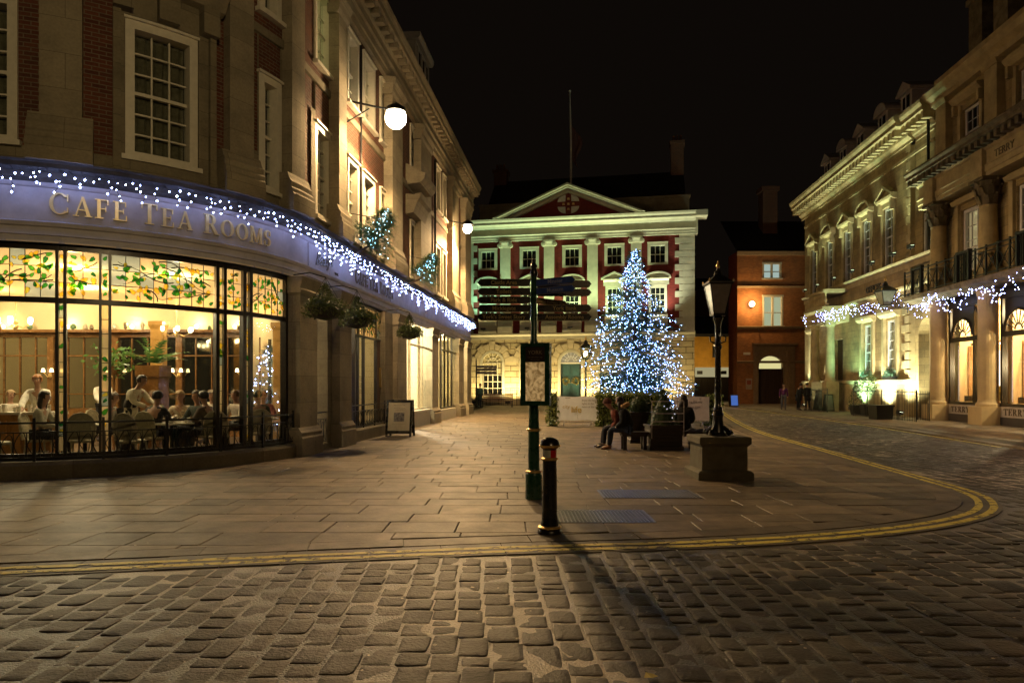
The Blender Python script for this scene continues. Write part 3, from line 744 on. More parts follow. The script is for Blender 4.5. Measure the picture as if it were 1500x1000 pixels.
# ---- ground floor: piers
PIERS = [(441,466,.22),(499,516,.26),(584,597,.26),(634,643,.24),(673,680,.22),(685,691,.22)]
for p0, p1, o in PIERS:
    a, q = S(p0, o), S(p1, o); b = MB()
    b.pbox(FL, a, q, .62, 4.08, -.28, o-.02)
    b.pprofile(FL, a-.09, q+.09, [(-.28,0),(o+.09,0),(o+.09,.42),(o+.06,.46),(o+.07,.54),(o+.02,.60),(o-.02,.66),(-.28,.66)])
    b.pprofile(FL, a-.04, q+.04, [(-.28,3.7),(o,3.7),(o+.03,3.78),(o,3.82),(o+.04,3.98),(o+.06,4.07),(-.28,4.079)])
    b.build('pier', STONE_P, cafe)
for a_, c_, z_, o_ in ((S(428), S(441,.2), .3, .04), (S(478), S(499,.2)+.05, 0, .03), (S(562), S(584,.2), .3, .05)):
    b = MB(); b.pbox(FL, a_, c_, z_, 4.08, -.3, o_); b.build('stone_jamb', STONE_G, cafe)
b = MB(); b.pprofile(FL, -7.9, S(441,.2), [(-.35,0),(.16,0),(.16,.24),(.12,.30),(-.35,.31)])
b.pprofile(FL, S(466,.2), S(499,.2), [(-1.6,0),(.05,0),(.05,.14),(-1.6,.145)])
b.pprofile(FL, S(516,.2), S(562), [(-.35,0),(.14,0),(.14,.32),(.10,.36),(-.35,.37)])
b.build('plinth', STONE_G, cafe)
b = MB(); b.pprofile(FL, S(602,.2), S(631,.2), [(-.35,0),(.18,0),(.18,.52),(.24,.56),(.24,.64),(-.35,.66)]); b.pprofile(FL, S(645,.2), S(671,.2), [(-.35,0),(.10,0),(.10,.5),(-.35,.52)])
b.build('plinth', mat('pale_plinth_stone', (.45,.42,.34), .6, var=.15), cafe)

# ---- curved shop window
SWB = MB(); WO = -.18
MUL = [(82,86.5),(93.5,98),(145,149),(158.5,163),(314,319),(325,329.5),(353,358),(362.5,367)]
mul_s = [(S(a,WO), S(c,WO)) for a, c in MUL]; sL = mul_s[0][0]-2.45
mul_s = [(sL-.12, sL-.06), (sL, sL+.06)] + mul_s
for a, c in mul_s: SWB.pbox(FL, a, c, .30, 4.08, WO-.05, WO+.07)
sR = S(428)
SWB.pbox(FL, -7.9, sR, 3.06, 3.15, WO-.05, WO+.06); SWB.pbox(FL, -7.9, sR, 3.98, 4.082, WO-.06, WO+.055); SWB.pbox(FL, -7.9, sR, .305, .42, WO-.06, WO+.08)
SWB.pbox(FL, sR-.10, sR, .3, 4.08, WO-.06, WO+.08)
shop = SWB.build('shop_window', DARKWOOD, cafe)
b = MB(); b.pbox(FL, -7.9, sR, .4, 3.08, WO-.004, WO+.004, back=True); b.build('pane', GLASS, shop)
TINTS = [tinted('leaf_glass_green', (.08,.42,.06)), tinted('leaf_glass_yellow', (.95,.72,.08)), tinted('leaf_glass_dark', (.03,.22,.06)), tinted('glass_grey_blue', (.45,.52,.50)), tinted('glass_amber', (.95,.74,.44))]
LEADC = mat('leading', (.01,.009,.006), .5, bump=0)
panes = []; ed = sorted([x for m in mul_s for x in m] + [sR-.10])
ed = [(-7.9, mul_s[0][0])] + [(ed[i], ed[i+1]) for i in range(1, len(ed)-1, 2)]
rg = random.Random(5)
def stained(F, parent, a, c, z0, z1, o, dens=1.0):
    g_ = MB(); nx = max(1, round((c-a)/.24)); nz = max(1, round((z1-z0)/.27))
    for i in range(nx):
        for j in range(nz):
            x0, x1 = a+(c-a)*i/nx, a+(c-a)*(i+1)/nx; y0, y1 = z0+(z1-z0)*j/nz, z0+(z1-z0)*(j+1)/nz
            g_.face([F.P(x0,y0,o),F.P(x1,y0,o),F.P(x1,y1,o),F.P(x0,y1,o)], m=3 if rg.random() < .16 else 4)
    for i in range(1, nx): x = a+(c-a)*i/nx; g_.pbox(F, x-.006, x+.006, z0, z1, o-.004, o+.012, m=5, back=True)
    for j in range(1, nz): y = z0+(z1-z0)*j/nz; g_.pbox(F, a, c, y-.006, y+.006, o-.004, o+.0115, m=5, back=True)
    area = (c-a)*(z1-z0); n = int(area*58*dens)+1
    for sgm in range(max(1, int((c-a)/.16))):
        x = a + rg.random()*(c-a); y = z0+rg.random()*(z1-z0); ang = rg.uniform(-.5,.5) + (math.pi if rg.random() < .5 else 0); pts = []
        for k in range(14):
            if not (a+.02 < x < c-.02 and z0+.02 < y < z1-.02): break
            pts.append(F.P(x, y, o+.014)); ang += rg.uniform(-.45,.45); x += math.cos(ang)*.08; y += math.sin(ang)*.08
        if len(pts) > 2: g_.tube(pts, [.013-.0006*k for k in range(len(pts))], 5, m=5)
    for k in range(n):
        x, y = rg.uniform(a+.05, max(a+.051, c-.05)), rg.uniform(z0+.07, z1-.07); L_ = rg.uniform(.04,.08); an = rg.uniform(0, 6.28)
        out = [(1,0),(.45,.42),(-.35,.55),(-.8,.25),(-.65,0),(-.85,-.3),(-.3,-.55),(.45,-.38)]
        q = [(x+L_*(u*math.cos(an)-v*math.sin(an)), y+L_*(u*math.sin(an)+v*math.cos(an))) for u, v in out]
        q = [(min(max(u, a), c), min(max(v, z0), z1)) for u, v in q]
        oo = o+.016+.0004*k; mi = rg.choice((0,0,1,1,2))
        g_.face([F.P(u, v, oo) for u, v in q], m=mi)
        for i in range(len(q)): g_.bar(F.P(*q[i], oo+.002), F.P(*q[(i+1)%len(q)], oo+.002), .007, .004, m=5)
    return g_.build('stained_glass', TINTS+[LEADC], parent)
for a, c in ed:
    if c-a > .05: stained(FL, shop, a, c, 3.15, 3.98, WO)
for k in range(0, len(mul_s), 2):   # leafy vines between the paired mullions
    a, c = mul_s[k][1], mul_s[k+1][0]; stained(FL, shop, a, c, .45, 3.06, WO+.006, dens=.55)
def railing(F, parent, a, c, z0, z1, o, step=.115, scroll=True, name='railing', m=BLACK, posts=1.6, finial=False):
    r_ = MB(); n = max(1, int((c-a)/step))
    r_.pbox(F, a, c, z1-.035, z1, o-.012, o+.012, back=True); r_.pbox(F, a, c, z0+.05, z0+.075, o-.01, o+.01, back=True); r_.pbox(F, a, c, z1-.19, z1-.17, o-.009, o+.009, back=True)
    for i in range(n+1):
        x = a+(c-a)*i/n
        if not scroll: r_.pbox(F, x-.008, x+.008, z0, z1+(.12 if finial else 0), o-.008, o+.008, back=True)
        elif i < n:
            w = (c-a)/n; p = []
            for k in range(17):
                t = k/16*2*math.pi; p.append(F.P(x+w/2+w*.46*math.sin(t), (z0+z1)/2-.06+(z1-z0)*.30*math.cos(t)*(1 if i % 2 else .8)+.05*math.sin(2*t), o))
            r_.tube(p, .008, 4); r_.pbox(F, x-.006, x+.006, z0+.06, z1-.18, o-.006, o+.006, back=True)
    k = max(1, round((c-a)/posts))
    for i in range(k+1):
        x = a+(c-a)*i/k; r_.pbox(F, x-.02, x+.02, z0, z1+.07, o-.02, o+.02, back=True)
    return r_.build(name, m, parent)
railing(FL, cafe, -7.7, S(441,.2)-.1, .30, .98, .06, step=.19, posts=1.0)
railing(FL, cafe, S(466,.1)+.1, S(499,.1)-.1, .14, .95, .0, step=.17)
railing(FL, cafe, S(516,.1)+.1, S(562,.0), .36, 1.05, .04, step=.16, posts=1.3)

# ---- straight shop windows
def shopwin(F, px0, px1, z0, z1, o, muls, zt=3.1, m=DARKWOOD, glz=GLASS, mw=.07, s01=None):
    a, c = s01 or (F.S(px0, o), F.S(px1, o)); b = MB()
    b.pbox(F, a, a+mw, z0, z1, o-.05, o+.06); b.pbox(F, c-mw, c, z0, z1, o-.05, o+.06)
    b.pbox(F, a+mw, c-mw, z1-mw, z1, o-.05, o+.055); b.pbox(F, a+mw, c-mw, z0, z0+mw, o-.05, o+.055)
    if zt: b.pbox(F, a+mw, c-mw, zt-.03, zt+.03, o-.05, o+.05)
    for p in muls:
        x = F.S(p, o) if p > 50 else a+(c-a)*p
        b.pbox(F, x-mw/2, x+mw/2, z0+mw, z1-mw, o-.045, o+.045)
    w = b.build('shop_window', m, cafe if F is FL else None)
    return w, a, c, b
w1, a1_, c1_, _ = shopwin(FL, 517, 562, .36, 4.08, -.15, [523.5, 532, 550])
b = MB(); b.pbox(FL, a1_, c1_, .4, 3.1, -.152, -.148, back=True); b.build('pane', GLASS, w1)
stained(FL, w1, a1_+.08, c1_-.08, 3.14, 4.0, -.15)
b = MB(); b.pbox(FL, FL.S(550,-.15)+.03, c1_-.07, .45, 3.05, -.2, -.12); b.build('door_panel', mat('brown_panel', (.09,.05,.025), .4), w1)
b = MB(); x = FL.S(556.5, -.1); b.pbox(FL, x, x+.75, 1.55, 2.2, -.12, -.07, m=0); b.pbox(FL, x+.06, x+.69, 1.61, 2.14, -.07, -.066, m=1)
b.build('notice_case', [mat('brass_frame', (.4,.28,.08), .35, metal=.7), mat('notice_paper', (.5,.45,.36), .6)], w1)
w2, a2_, c2_, _ = shopwin(FL, 467, 497, .14, 4.08, -.9, [480], m=DARKWOOD)
w3, a3_, c3_, _ = shopwin(FL, 598.5, 632, .64, 4.08, -.05, [613.5, 617.5], zt=3.2, m=mat('cream_shop_frame', (.62,.56,.42), .5))
b = MB(); b.pbox(FL, a3_, c3_, .66, 4.0, -.052, -.048, back=True); b.build('pane', GLASS, w3)
w4, a4_, c4_, _ = shopwin(FL, 645, 671, .52, 4.08, -.05, [651, 656, 661.5, 666], zt=3.3)
b = MB(); b.pbox(FL, a4_, c4_, .55, 4.0, -.052, -.048, back=True); b.build('pane', GLASS, w4)
w5, a5_, c5_, _ = shopwin(FL, 680.5, 685, .3, 4.08, -.05, [])
b = MB(); b.pbox(FL, a5_, c5_, .3, 4.0, -.052, -.048, back=True); b.build('pane', PANE, w5)

# ---- rooms behind the glass
CREAM = mat('cream_plaster', (.72,.60,.36), .8, var=.06, scale=2, bump=.05)
CEIL = mat('cream_ceiling', (.72,.60,.38), .9, var=.05, scale=2, bump=.03)
TILE = mat('cafe_floor', (.12,.08,.05), .35, var=.4, scale=3, bump=.1)
WOOD = mat('polished_wood', (.20,.095,.030), .25, var=.35, scale=5, bump=.05, coat=.3)
MIRR, nt, out = _nt('aged_mirror'); b_ = nt.nodes.new('ShaderNodeBsdfGlossy'); b_.inputs[0].default_value = (.42,.40,.32,1); b_.inputs['Roughness'].default_value = .06; nt.links.new(b_.outputs[0], out.inputs[0])
d__ = nt.nodes.new('ShaderNodeBsdfDiffuse'); d__.inputs[0].default_value = (.045,.042,.028,1); ms_ = nt.nodes.new('ShaderNodeMixShader'); ms_.inputs[0].default_value = .72; nt.links.new(d__.outputs[0], ms_.inputs[1]); nt.links.new(b_.outputs[0], ms_.inputs[2]); nt.links.new(ms_.outputs[0], out.inputs[0])
YB = 19.8; XC = -7.6; YC = 23.2
def wall_xy(mb, p, q, z0, z1, m=0):
    mb.face([(p[0],p[1],z0),(q[0],q[1],z0),(q[0],q[1],z1),(p[0],p[1],z1)], uv=[(0,z0),(math.dist(p,q),z0),(math.dist(p,q),z1),(0,z1)], m=m)
b = MB(); wall_xy(b, (-17,YB), (XC,YB), .1, 4.35); wall_xy(b, (XC,YB), (XC,YC), .1, 4.35); wall_xy(b, (XC,YC), (-4.25,YC), .1, 4.35); wall_xy(b, (-17,11), (-17,YB), .1, 4.35)
b.build('room_wall', CREAM, cafe)
b = MB(); arc = [FL.P(s, 0, -.34) for s in [-7.9+.3*i for i in range(27)]] + [FL.P(7.1, 0, -.34)]
b.face([(p[0],p[1],.13) for p in arc] + [(XC,YC,.13),(XC,YB,.13),(-17,YB,.13),(-17,11.4,.13)]); b.build('room_floor', TILE, cafe)
b = MB(); b.face(([(p[0],p[1],4.10) for p in arc] + [(XC,YC,4.1),(XC,YB,4.1),(-17,YB,4.1),(-17,11.4,4.1)])[::-1])
b.pbox(FL, -7.9, 7, 4.08, 4.11, -.35, 0); b.build('room_ceiling', CEIL, cafe)
b = MB()   # panelling, mirrors and the long display shelf
b.box(-17, XC, YB-.06, YB-.001, .13, .95); x = -17
while x < XC:
    b.box(x-.09, x+.09, YB-.14, YB-.002, .131, 3.05)
    for q in (.46,.92,1.38): b.box(x+q-.018, x+q+.018, YB-.075, YB-.046, .95, 3.0)
    x += 1.85
b.box(-17, XC, YB-.16, YB-.001, 3.0, 3.08); b.box(-17, XC, YB-.085, YB-.0465, 2.45, 2.49); b.box(-17, XC, YB-.085, YB-.0465, 1.35, 1.38); b.box(-17, XC, YB-.42, YB-.0015, 3.12, 3.2); b.box(-17, XC, YB-.2, YB-.0017, 3.08, 3.12)
b.build('panelling', WOOD, cafe)
b = MB(); b.box(-17, XC, YB-.045, YB-.02, .96, 2.99); b.build('mirror', MIRR, cafe)
gb = MB(); r2 = random.Random(3)
x = -16.8
while x < -7.7:
    h = r2.uniform(.07,.22); t = r2.random()
    if t < .7: gb.lathe([(.02,0),(r2.uniform(.04,.09),h*.3),(r2.uniform(.03,.08),h*.7),(.03,h)], (x, YB-.3), 8, z0=3.2, m=r2.randrange(3))
    x += r2.uniform(.14,.5)
gb.build('teapots_on_shelf', [mat('silver', (.6,.55,.45), .25, metal=.9), mat('china', (.6,.5,.35), .3), mat('green_china', (.12,.2,.10), .3)], cafe)
# second rooms, further up the street
sA, sB, sC = S(590, 0), S(640, 0), s_end-.3
def street_room(a, c, depth, z1, mw, parent=cafe, zf=.15):
    b = MB(); b.face([FL.P(a,zf,-depth), FL.P(c,zf,-depth), FL.P(c,z1,-depth), FL.P(a,z1,-depth)])
    b.face([FL.P(a,zf,-.3), FL.P(a,zf,-depth), FL.P(a,z1,-depth), FL.P(a,z1,-.3)]); b.face([FL.P(c,zf,-depth), FL.P(c,zf,-.3), FL.P(c,z1,-.3), FL.P(c,z1,-depth)])
    b.face([FL.P(a,z1,-.3), FL.P(c,z1,-.3), FL.P(c,z1,-depth), FL.P(a,z1,-depth)]); b.face([FL.P(a,zf,-depth), FL.P(c,zf,-depth), FL.P(c,zf,-.3), FL.P(a,zf,-.3)])
    return b.build('shop_room', mw, parent)
street_room(sA, sB, 3.0, 4.1, mat('shop_white', (.80,.72,.55), .7, var=.05)); street_room(sB+.02, sC, 2.5, 4.1, mat('shop_cream', (.66,.56,.36), .7, var=.1))
# recess between the first two piers: dim inner lobby
point_lamp(cafe, FL.P((sA+sB)/2, 3.7, -1.3), 1900, (1,.85,.58), .15, 'ceiling_light')
point_lamp(cafe, FL.P(sB+2.2, 3.6, -1.0), 420, (1,.85,.5), .12, 'ceiling_light'); point_lamp(cafe, FL.P(sB+6.0, 3.6, -1.0), 330, (1,.85,.5), .12, 'ceiling_light')
for x, y, pw in ((-12.5,14.6,150),(-9.3,14.4,150),(-10.8,17.3,170),(-7.6,15.5,110),(-13.5,17.6,120),(-6.6,20.8,75)):
    point_lamp(cafe, (x, y, 3.85), pw*1.7, (1,.78,.46), .10, 'ceiling_light')
    b = MB(); b.lathe([(.09,-.03),(.11,0)], (x,y), 14, z0=4.08); b.build('ceiling_light_disc', glow('ceiling_light_glow', (1,.84,.55), 14), cafe)
for x in (-14.6,-12.75,-10.9,-9.05,-7.95):
    point_lamp(cafe, (x, YB-.22, 3.42), 14, (1,.74,.36), .04, 'shelf_light')
    b = MB(); b.sphere((x, YB-.22, 3.30), .055, 8, 6); b.build('shelf_light_globe', glow('shelf_lamp_glow', (1,.84,.5), 18), cafe)
def chandelier(x, y, z, n=5, label='', r=.32):
    t = thing('chandelier', label, 'chandelier', (x,y,z), group='brass lamps inside the cafe')
    b = MB(); b.tube([(x,y,4.1),(x,y,z)], .012, 6); b.lathe([(.01,-.12),(.05,-.06),(.03,0),(.05,.05),(.015,.1)], (x,y), 10, z0=z)
    for k in range(n):
        a = 2*math.pi*k/n; b.tube([(x,y,z),(x+.5*r*math.cos(a),y+.5*r*math.sin(a),z-.08),(x+r*math.cos(a),y+r*math.sin(a),z+.02)], .009, 5)
    b.build('frame', GOLD, t)
    g_ = MB()
    for k in range(n): a = 2*math.pi*k/n; g_.lathe([(.02,0),(.045,.04),(.05,.1),(.03,.13)], (x+r*math.cos(a),y+r*math.sin(a)), 8, z0=z+.02)
    g_.build('shades', glow('chandelier_glow', (1,.80,.45), 16), t)
    point_lamp(t, (x,y,z+.25), 28, (1,.74,.38), .02, 'chandelier_light')
chandelier(-5.6, 20.6, 2.6, 3, 'small brass lamp glowing through the second shop window of the cafe', .16)
chandelier(-10.9, 15.0, 2.95, label='brass chandelier with glowing shades by the far left window of the cafe')
chandelier(-8.55, 17.4, 2.95, 6, 'wide brass chandelier over the middle tables of the cafe', .38)

for k, x in enumerate((-15.15,-13.3,-11.45,-9.6,-7.75)):
    t = thing('wall_sconce', ['brass wall sconce farthest left on the cafe back wall','second brass wall sconce from the left on the cafe back wall','brass wall sconce above the ginger haired waitress','brass wall sconce right of the palm on the cafe back wall','brass wall sconce at the right end of the cafe back wall'][k], 'wall lamp', (x, YB-.2, 2.1), group='brass wall sconces in the cafe')
    b = MB(); b.tube([(x,YB-.1,1.9),(x,YB-.24,1.85),(x-.12,YB-.26,2.0)], .012, 6); b.tube([(x,YB-.24,1.85),(x+.12,YB-.26,2.0)], .012, 6); b.sphere((x,YB-.14,1.9), .05, 8, 6, sz=1.6); b.build('bracket', GOLD, t)
    for sg in (-1,1): b = MB(); b.lathe([(.055,0),(.03,.10)], (x+sg*.12,YB-.26), 10, z0=2.0); b.build('lamp_shade', glow('sconce_shade', (1,.76,.40), 9), t)

# ---- LED icicle strands along the fascia
RS = random.Random(99)
def led_strand(name, label, pts, mled, group, rad=.0165, nind=100, wires=None, cat='string lights'):
    t = thing(name, label, cat, pts[0], group=group)
    if wires:
        w = MB()
        for q in wires: w.tube(q, .005, 4, cap=False)
        w.build('cable', WIRE, t)
    b0 = MB(); b0.local = True; b0.octa((0,0,0), rad); first = None
    order = sorted(range(len(pts)), key=lambda k: pts[k][1])
    ind = order[:nind]; rest = order[nind:]
    for k in ind:
        if first is None: first = b0.build('bulb', mled, t); o = first
        else: o = first.copy(); COL.objects.link(o); o.parent = t
        o.location = Vector(pts[k]) - t.location; o.scale = (RS.uniform(.65,1.35),)*3
    if rest:
        b = MB()
        for k in rest: b.octa(pts[k], rad*.95*RS.uniform(.65,1.3))
        o = b.build('bulbs', mled, t); o['kind'] = 'stuff'
    return t
rl = random.Random(21); pts = []; wires = []
s = -7.5; line = []
while s < s_end:
    line.append(FL.P(s, 5.30+rl.uniform(-.015,.01), .335)); s += .15
wires.append(line)
s = -7.4
while s < s_end:
    n = rl.choice((1,2,2,3,3,4)) if s < 0 else rl.choice((2,3,4,5,6)); x = s; z = 5.28; w = [FL.P(x, z, .33)]; zig = 1
    for k in range(n):
        z -= rl.uniform(.07,.13); x += zig*rl.uniform(.01,.09); zig = -zig if rl.random() < .7 else zig
        p = FL.P(x, z, .33+rl.uniform(-.04,.04)); w.append(p); pts.append(p)
    wires.append(w); s += rl.uniform(.10,.22) if s < 3 else rl.uniform(.20,.40)
led_strand('icicle_lights', 'blue white icicle lights hanging along the cafe fascia', pts, LED, None, wires=wires)
# =============================================================== MANSION (end of the square)
def arch_piece(mb, F, cx, r, zs, ztop, o, depth, m=0, n=14, mr=None):
    """fills the wall round a semicircular head: between the arc and a rectangle top at ztop"""
    for i in range(n):
        t0, t1 = math.pi*i/n, math.pi*(i+1)/n
        x0, z0 = cx-r*math.cos(t0), zs+r*math.sin(t0); x1, z1 = cx-r*math.cos(t1), zs+r*math.sin(t1)
        mb.face([F.P(x0,z0,o),F.P(x1,z1,o),F.P(x1,ztop,o),F.P(x0,ztop,o)][::F.w], uv=[(x0,z0),(x1,z1),(x1,ztop),(x0,ztop)][::F.w], m=m)
        mb.face([F.P(x0,z0,o),F.P(x0,z0,o-depth),F.P(x1,z1,o-depth),F.P(x1,z1,o)][::F.w], m=m if mr is None else mr)
def voussoirs(mb, F, cx, r0, r1, zs, o, p, n=9, key=.0, m=0):
    for i in range(n):
        t0, t1 = math.pi*(i+.04)/n, math.pi*(i+.96)/n; rr = r1+(key if i == n//2 else 0)+(.16 if i % 2 == 0 else 0)
        q = [(cx-r0*math.cos(t0), zs+r0*math.sin(t0)), (cx-r0*math.cos((t0+t1)/2), zs+r0*math.sin((t0+t1)/2)), (cx-r0*math.cos(t1), zs+r0*math.sin(t1)), (cx-rr*math.cos(t1), zs+rr*math.sin(t1)), (cx-rr*math.cos(t0), zs+rr*math.sin(t0))]
        mb.prism(q, lambda a, b, t: F.P(a, b, t), o, o+p+(.002*i), m)
CREAM_M = mat('pale_painted_stone', (.46,.44,.34), .6, var=.14, scale=2, bump=.12, bscale=20)
REDB = masonry('dark_red_painted_brick', (.20,.028,.022), (.15,.020,.018), (.10,.016,.014), .23, .075, .006, stain=.25, bump=.3)
RUST = masonry('rusticated_cream_stone', (.50,.43,.27), (.44,.37,.22), (.10,.07,.035), 1.05, .47, .022, stain=.25, bump=1.0, dist=.03)
WM = 18.5
mansion = thing('mansion_house', 'classical mansion with red walls, pale pilasters and a pediment facing the square', 'mansion', FM.P(WM/2, 0, 0))
MW = [FM.S(p) for p in (715, 775.5, 838, 900, 963.5)]
MG = [FM.S(p) for p in (721, 779, 836, 894, 955)]
b = MB()
b.pwall(FM, 0, WM, 0, 5.45, 0, [(c-.85, c+.85, .85 if k != 2 else 0, 4.35) for k, c in enumerate(MG)], depth=.35)
for c in MG: arch_piece(b, FM, c, .85, 3.5, 4.351, 0, .35)
b.face([FM.P(WM,0,0), FM.P(WM,0,-11), FM.P(WM,5.45,-11), FM.P(WM,5.45,0)])
b.build('rusticated_wall', RUST, mansion)
b = MB()
for c in MG:
    voussoirs(b, FM, c, 1.12, 1.62, 3.5, .0, .05, n=9, key=.1)
b.build('arch_stones', mat('cream_voussoir', (.50,.43,.28), .7, var=.15, scale=3, bump=.3), mansion)
b = MB()
for c in MG:
    for i in range(16):
        t0, t1 = math.pi*i/16, math.pi*(i+1)/16; q = [(c-k*math.cos(t), 3.5+k*math.sin(t)) for k, t in ((.84,t0),(.84,t1),(1.06,t1),(1.06,t0))]
        b.prism(q, lambda a, z, t: FM.P(a, z, t), -.1, .035)
    for sg in (-1, 1): b.pbox(FM, c+sg*.95-.11, c+sg*.95+.11, 0 if c == MG[2] else .6, 3.5, -.1, .034)
    if c != MG[2]: b.pbox(FM, c-1.1, c+1.1, .68, .85, -.1, .10)
b.build('arch_architrave', CREAM_M, mansion)
LITW = glow('lit_room_window', (.95,.80,.45), .32)
for k, c in enumerate(MG):
    if k == 2: continue
    b = MB()
    for x in (-.42, 0, .42): b.pbox(FM, c+x-.025, c+x+.025, .9, 3.5, -.26, -.20)
    for z in (.9, 1.4, 1.95, 2.5, 3.0, 3.5): b.pbox(FM, c-.85, c+.85, z-.025, z+.025, -.258, -.202)
    for t in range(1, 6):
        a = math.pi*t/6; b.bar(FM.P(c+.3*math.cos(a), 3.5+.3*math.sin(a), -.23), FM.P(c+.84*math.cos(a), 3.5+.84*math.sin(a), -.23), .04)
    b.tube([FM.P(c+.45*math.cos(math.pi*i/12), 3.5+.45*math.sin(math.pi*i/12), -.23) for i in range(13)], .022, 5)
    b.pbox(FM, c-.85, c-.78, .85, 3.5, -.27, -.19); b.pbox(FM, c+.78, c+.85, .85, 3.5, -.27, -.19)
    w = b.build('window', WHITE, mansion)
    p = MB(); p.pbox(FM, c-.84, c+.84, .86, 4.34, -.30, -.29); p.build('pane', PANE, w)
    p = MB(); n = 10
    for i in range(n):
        x0, x1 = c-.82+1.64*i/n, c-.82+1.64*(i+1)/n; p.face([FM.P(x0,2.5,-.28+.03*(i%2)),FM.P(x1,2.5,-.28+.03*((i+1)%2)),FM.P(x1,4.3,-.28+.03*((i+1)%2)),FM.P(x0,4.3,-.28+.03*(i%2))])
    p.build('blind', mat('cream_blind', (.34,.31,.19), .9), w)
# door with fanlight, pediment-less, two leaves
c = MG[2]; b = MB()
b.pbox(FM, c-.84, c+.84, .5, 3.42, -.30, -.24)
for sg in (-1, 1):
    for z0, z1 in ((.7,1.3),(1.45,2.3),(2.45,3.25)):
        x0, x1 = (c+sg*.12, c+sg*.72); b.pbox(FM, min(x0,x1), max(x0,x1), z0, z1, -.24, -.215)
b.pbox(FM, c-.012, c+.012, .5, 3.42, -.24, -.20)
d_ = b.build('door', mat('teal_door', (.018,.060,.062), .35, var=.2), mansion)
b = MB(); b.sphere(FM.P(c+.09, 1.9, -.18), .04); b.build('handle', GOLD, d_)
b = MB(); b.pbox(FM, c-.85, c+.85, 3.42, 3.52, -.28, -.14)
for t in range(1, 8):
    a = math.pi*t/8; b.bar(FM.P(c+.22*math.cos(a), 3.55+.22*math.sin(a), -.2), FM.P(c+.82*math.cos(a), 3.52+.82*math.sin(a), -.2), .03)
b.tube([FM.P(c+.5*math.cos(math.pi*i/12), 3.52+.5*math.sin(math.pi*i/12), -.2) for i in range(13)], .018, 5)
fl = b.build('fanlight', WHITE, mansion)
b = MB(); b.pbox(FM, c-.84, c+.84, 3.52, 4.34, -.31, -.30); b.build('pane', LITW, fl)
b = MB()
for i in range(4): b.pbox(FM, c-1.5+.1*i, c+1.5-.1*i, .125*i, .125*(i+1), 0 if False else -.3, 1.5-.36*i)
b.build('steps', mat('brown_stone_step', (.14,.09,.055), .7), mansion)
for k, x in enumerate((c-.42, c+.42)):
    r_ = MB(); rw = random.Random(k)
    for i in range(260):
        a = rw.uniform(0, 6.28); rr = .24+rw.gauss(0,.05); p = Vector(FM.P(x+rr*math.cos(a), 2.0+rr*math.sin(a), -.16+rw.uniform(-.03,.05)))
        u = Vector((rw.gauss(0,1), rw.gauss(0,1), rw.gauss(0,1))).normalized()*.05; v = Vector((rw.gauss(0,1), rw.gauss(0,1), rw.gauss(0,1))).normalized()*.03
        r_.face([p-u, p+v, p+u, p-v])
    w_ = r_.build('wreath', leafmat('gilded_leaves', (.34,.24,.07), (.08,.12,.03)), None, loc=FM.P(x, 2.0, -.2))
    tag(w_, ['gold and green wreath on the left leaf of the teal mansion door', 'gold and green wreath on the right leaf of the teal mansion door'][k], 'wreath', 'wreaths on the mansion door')
# plain upper wall in red with windows
WF1 = [(x-.72, x+.72, 7.35, 9.65) for x in MW]; WF2 = [(x-.80, x+.80, 11.3, 13.05) for x in MW]
b = MB(); b.pwall(FM, 0, WM, 5.45, 13.75, -.04, [(a+.1, q-.1, c_+.05, d_-.05) for a, q, c_, d_ in WF1+WF2], depth=.3)
b.face([FM.P(WM,5.45,-.04), FM.P(WM,5.45,-11), FM.P(WM,15,-11), FM.P(WM,15,-.04)]); b.face([FM.P(0,0,-.04), FM.P(0,0,-11), FM.P(0,15,-11), FM.P(0,15,-.04)])
b.build('red_wall', REDB, mansion)
for a, q, c_, d_ in WF2: sash(FM, mansion, a, q, c_, d_, 0, nx=3, nz=2, fw=.24, fo=.10, mats=(CREAM_M, PANE), sill=False, curtain=False, bw=.05)
for k, (a, q, c_, d_) in enumerate(WF1):
    sash(FM, mansion, a, q, c_, d_, 0, nx=3, nz=4, fw=.20, fo=.06, mats=(CREAM_M, PANE), sill=True, curtain=False, bw=.05)
    b = MB(); m_ = (a+q)/2
    b.pprofile(FM, a-.16, q+.16, [(0,9.7),(.10,9.7),(.10,10.0),(.16,10.05),(.30,10.12),(.32,10.2),(0,10.22)])
    if k % 2 == 1:
        b.prism([(m_-1.02,10.2),(m_+1.02,10.2),(m_+1.02,10.27),(m_,10.72),(m_-1.02,10.27)], lambda x, z, t: FM.P(x, z, t), 0, .12)
        for sg in (-1, 1): b.prism([(m_+sg*1.06,10.2),(m_+sg*1.06,10.32),(m_,10.82),(m_,10.68)], lambda x, z, t: FM.P(x, z, t), .0, .34)
    else:
        n = 10; arc = [(m_+1.05*math.cos(R(180-180*i/n)), 10.2+.52*math.sin(R(180-180*i/n))) for i in range(n+1)]; inn = [(m_+.9*math.cos(R(180-180*i/n)), 10.2+.40*math.sin(R(180-180*i/n))) for i in range(n+1)]
        for i in range(n): b.prism([inn[i], inn[i+1], arc[i+1], arc[i]], lambda x, z, t: FM.P(x, z, t), 0, .32)
        b.prism(inn, lambda x, z, t: FM.P(x, z, t), 0, .10)
    b.build('window_pediment', CREAM_M, mansion); b = MB()
    b.pprofile(FM, a-.05, q+.05, [(0,5.98),(.34,5.98),(.34,6.15),(.22,6.22),(.18,6.6),(.22,7.0),(.34,7.14),(.34,7.26),(0,7.27)])
    b.build('window_apron', CREAM_M, mansion)
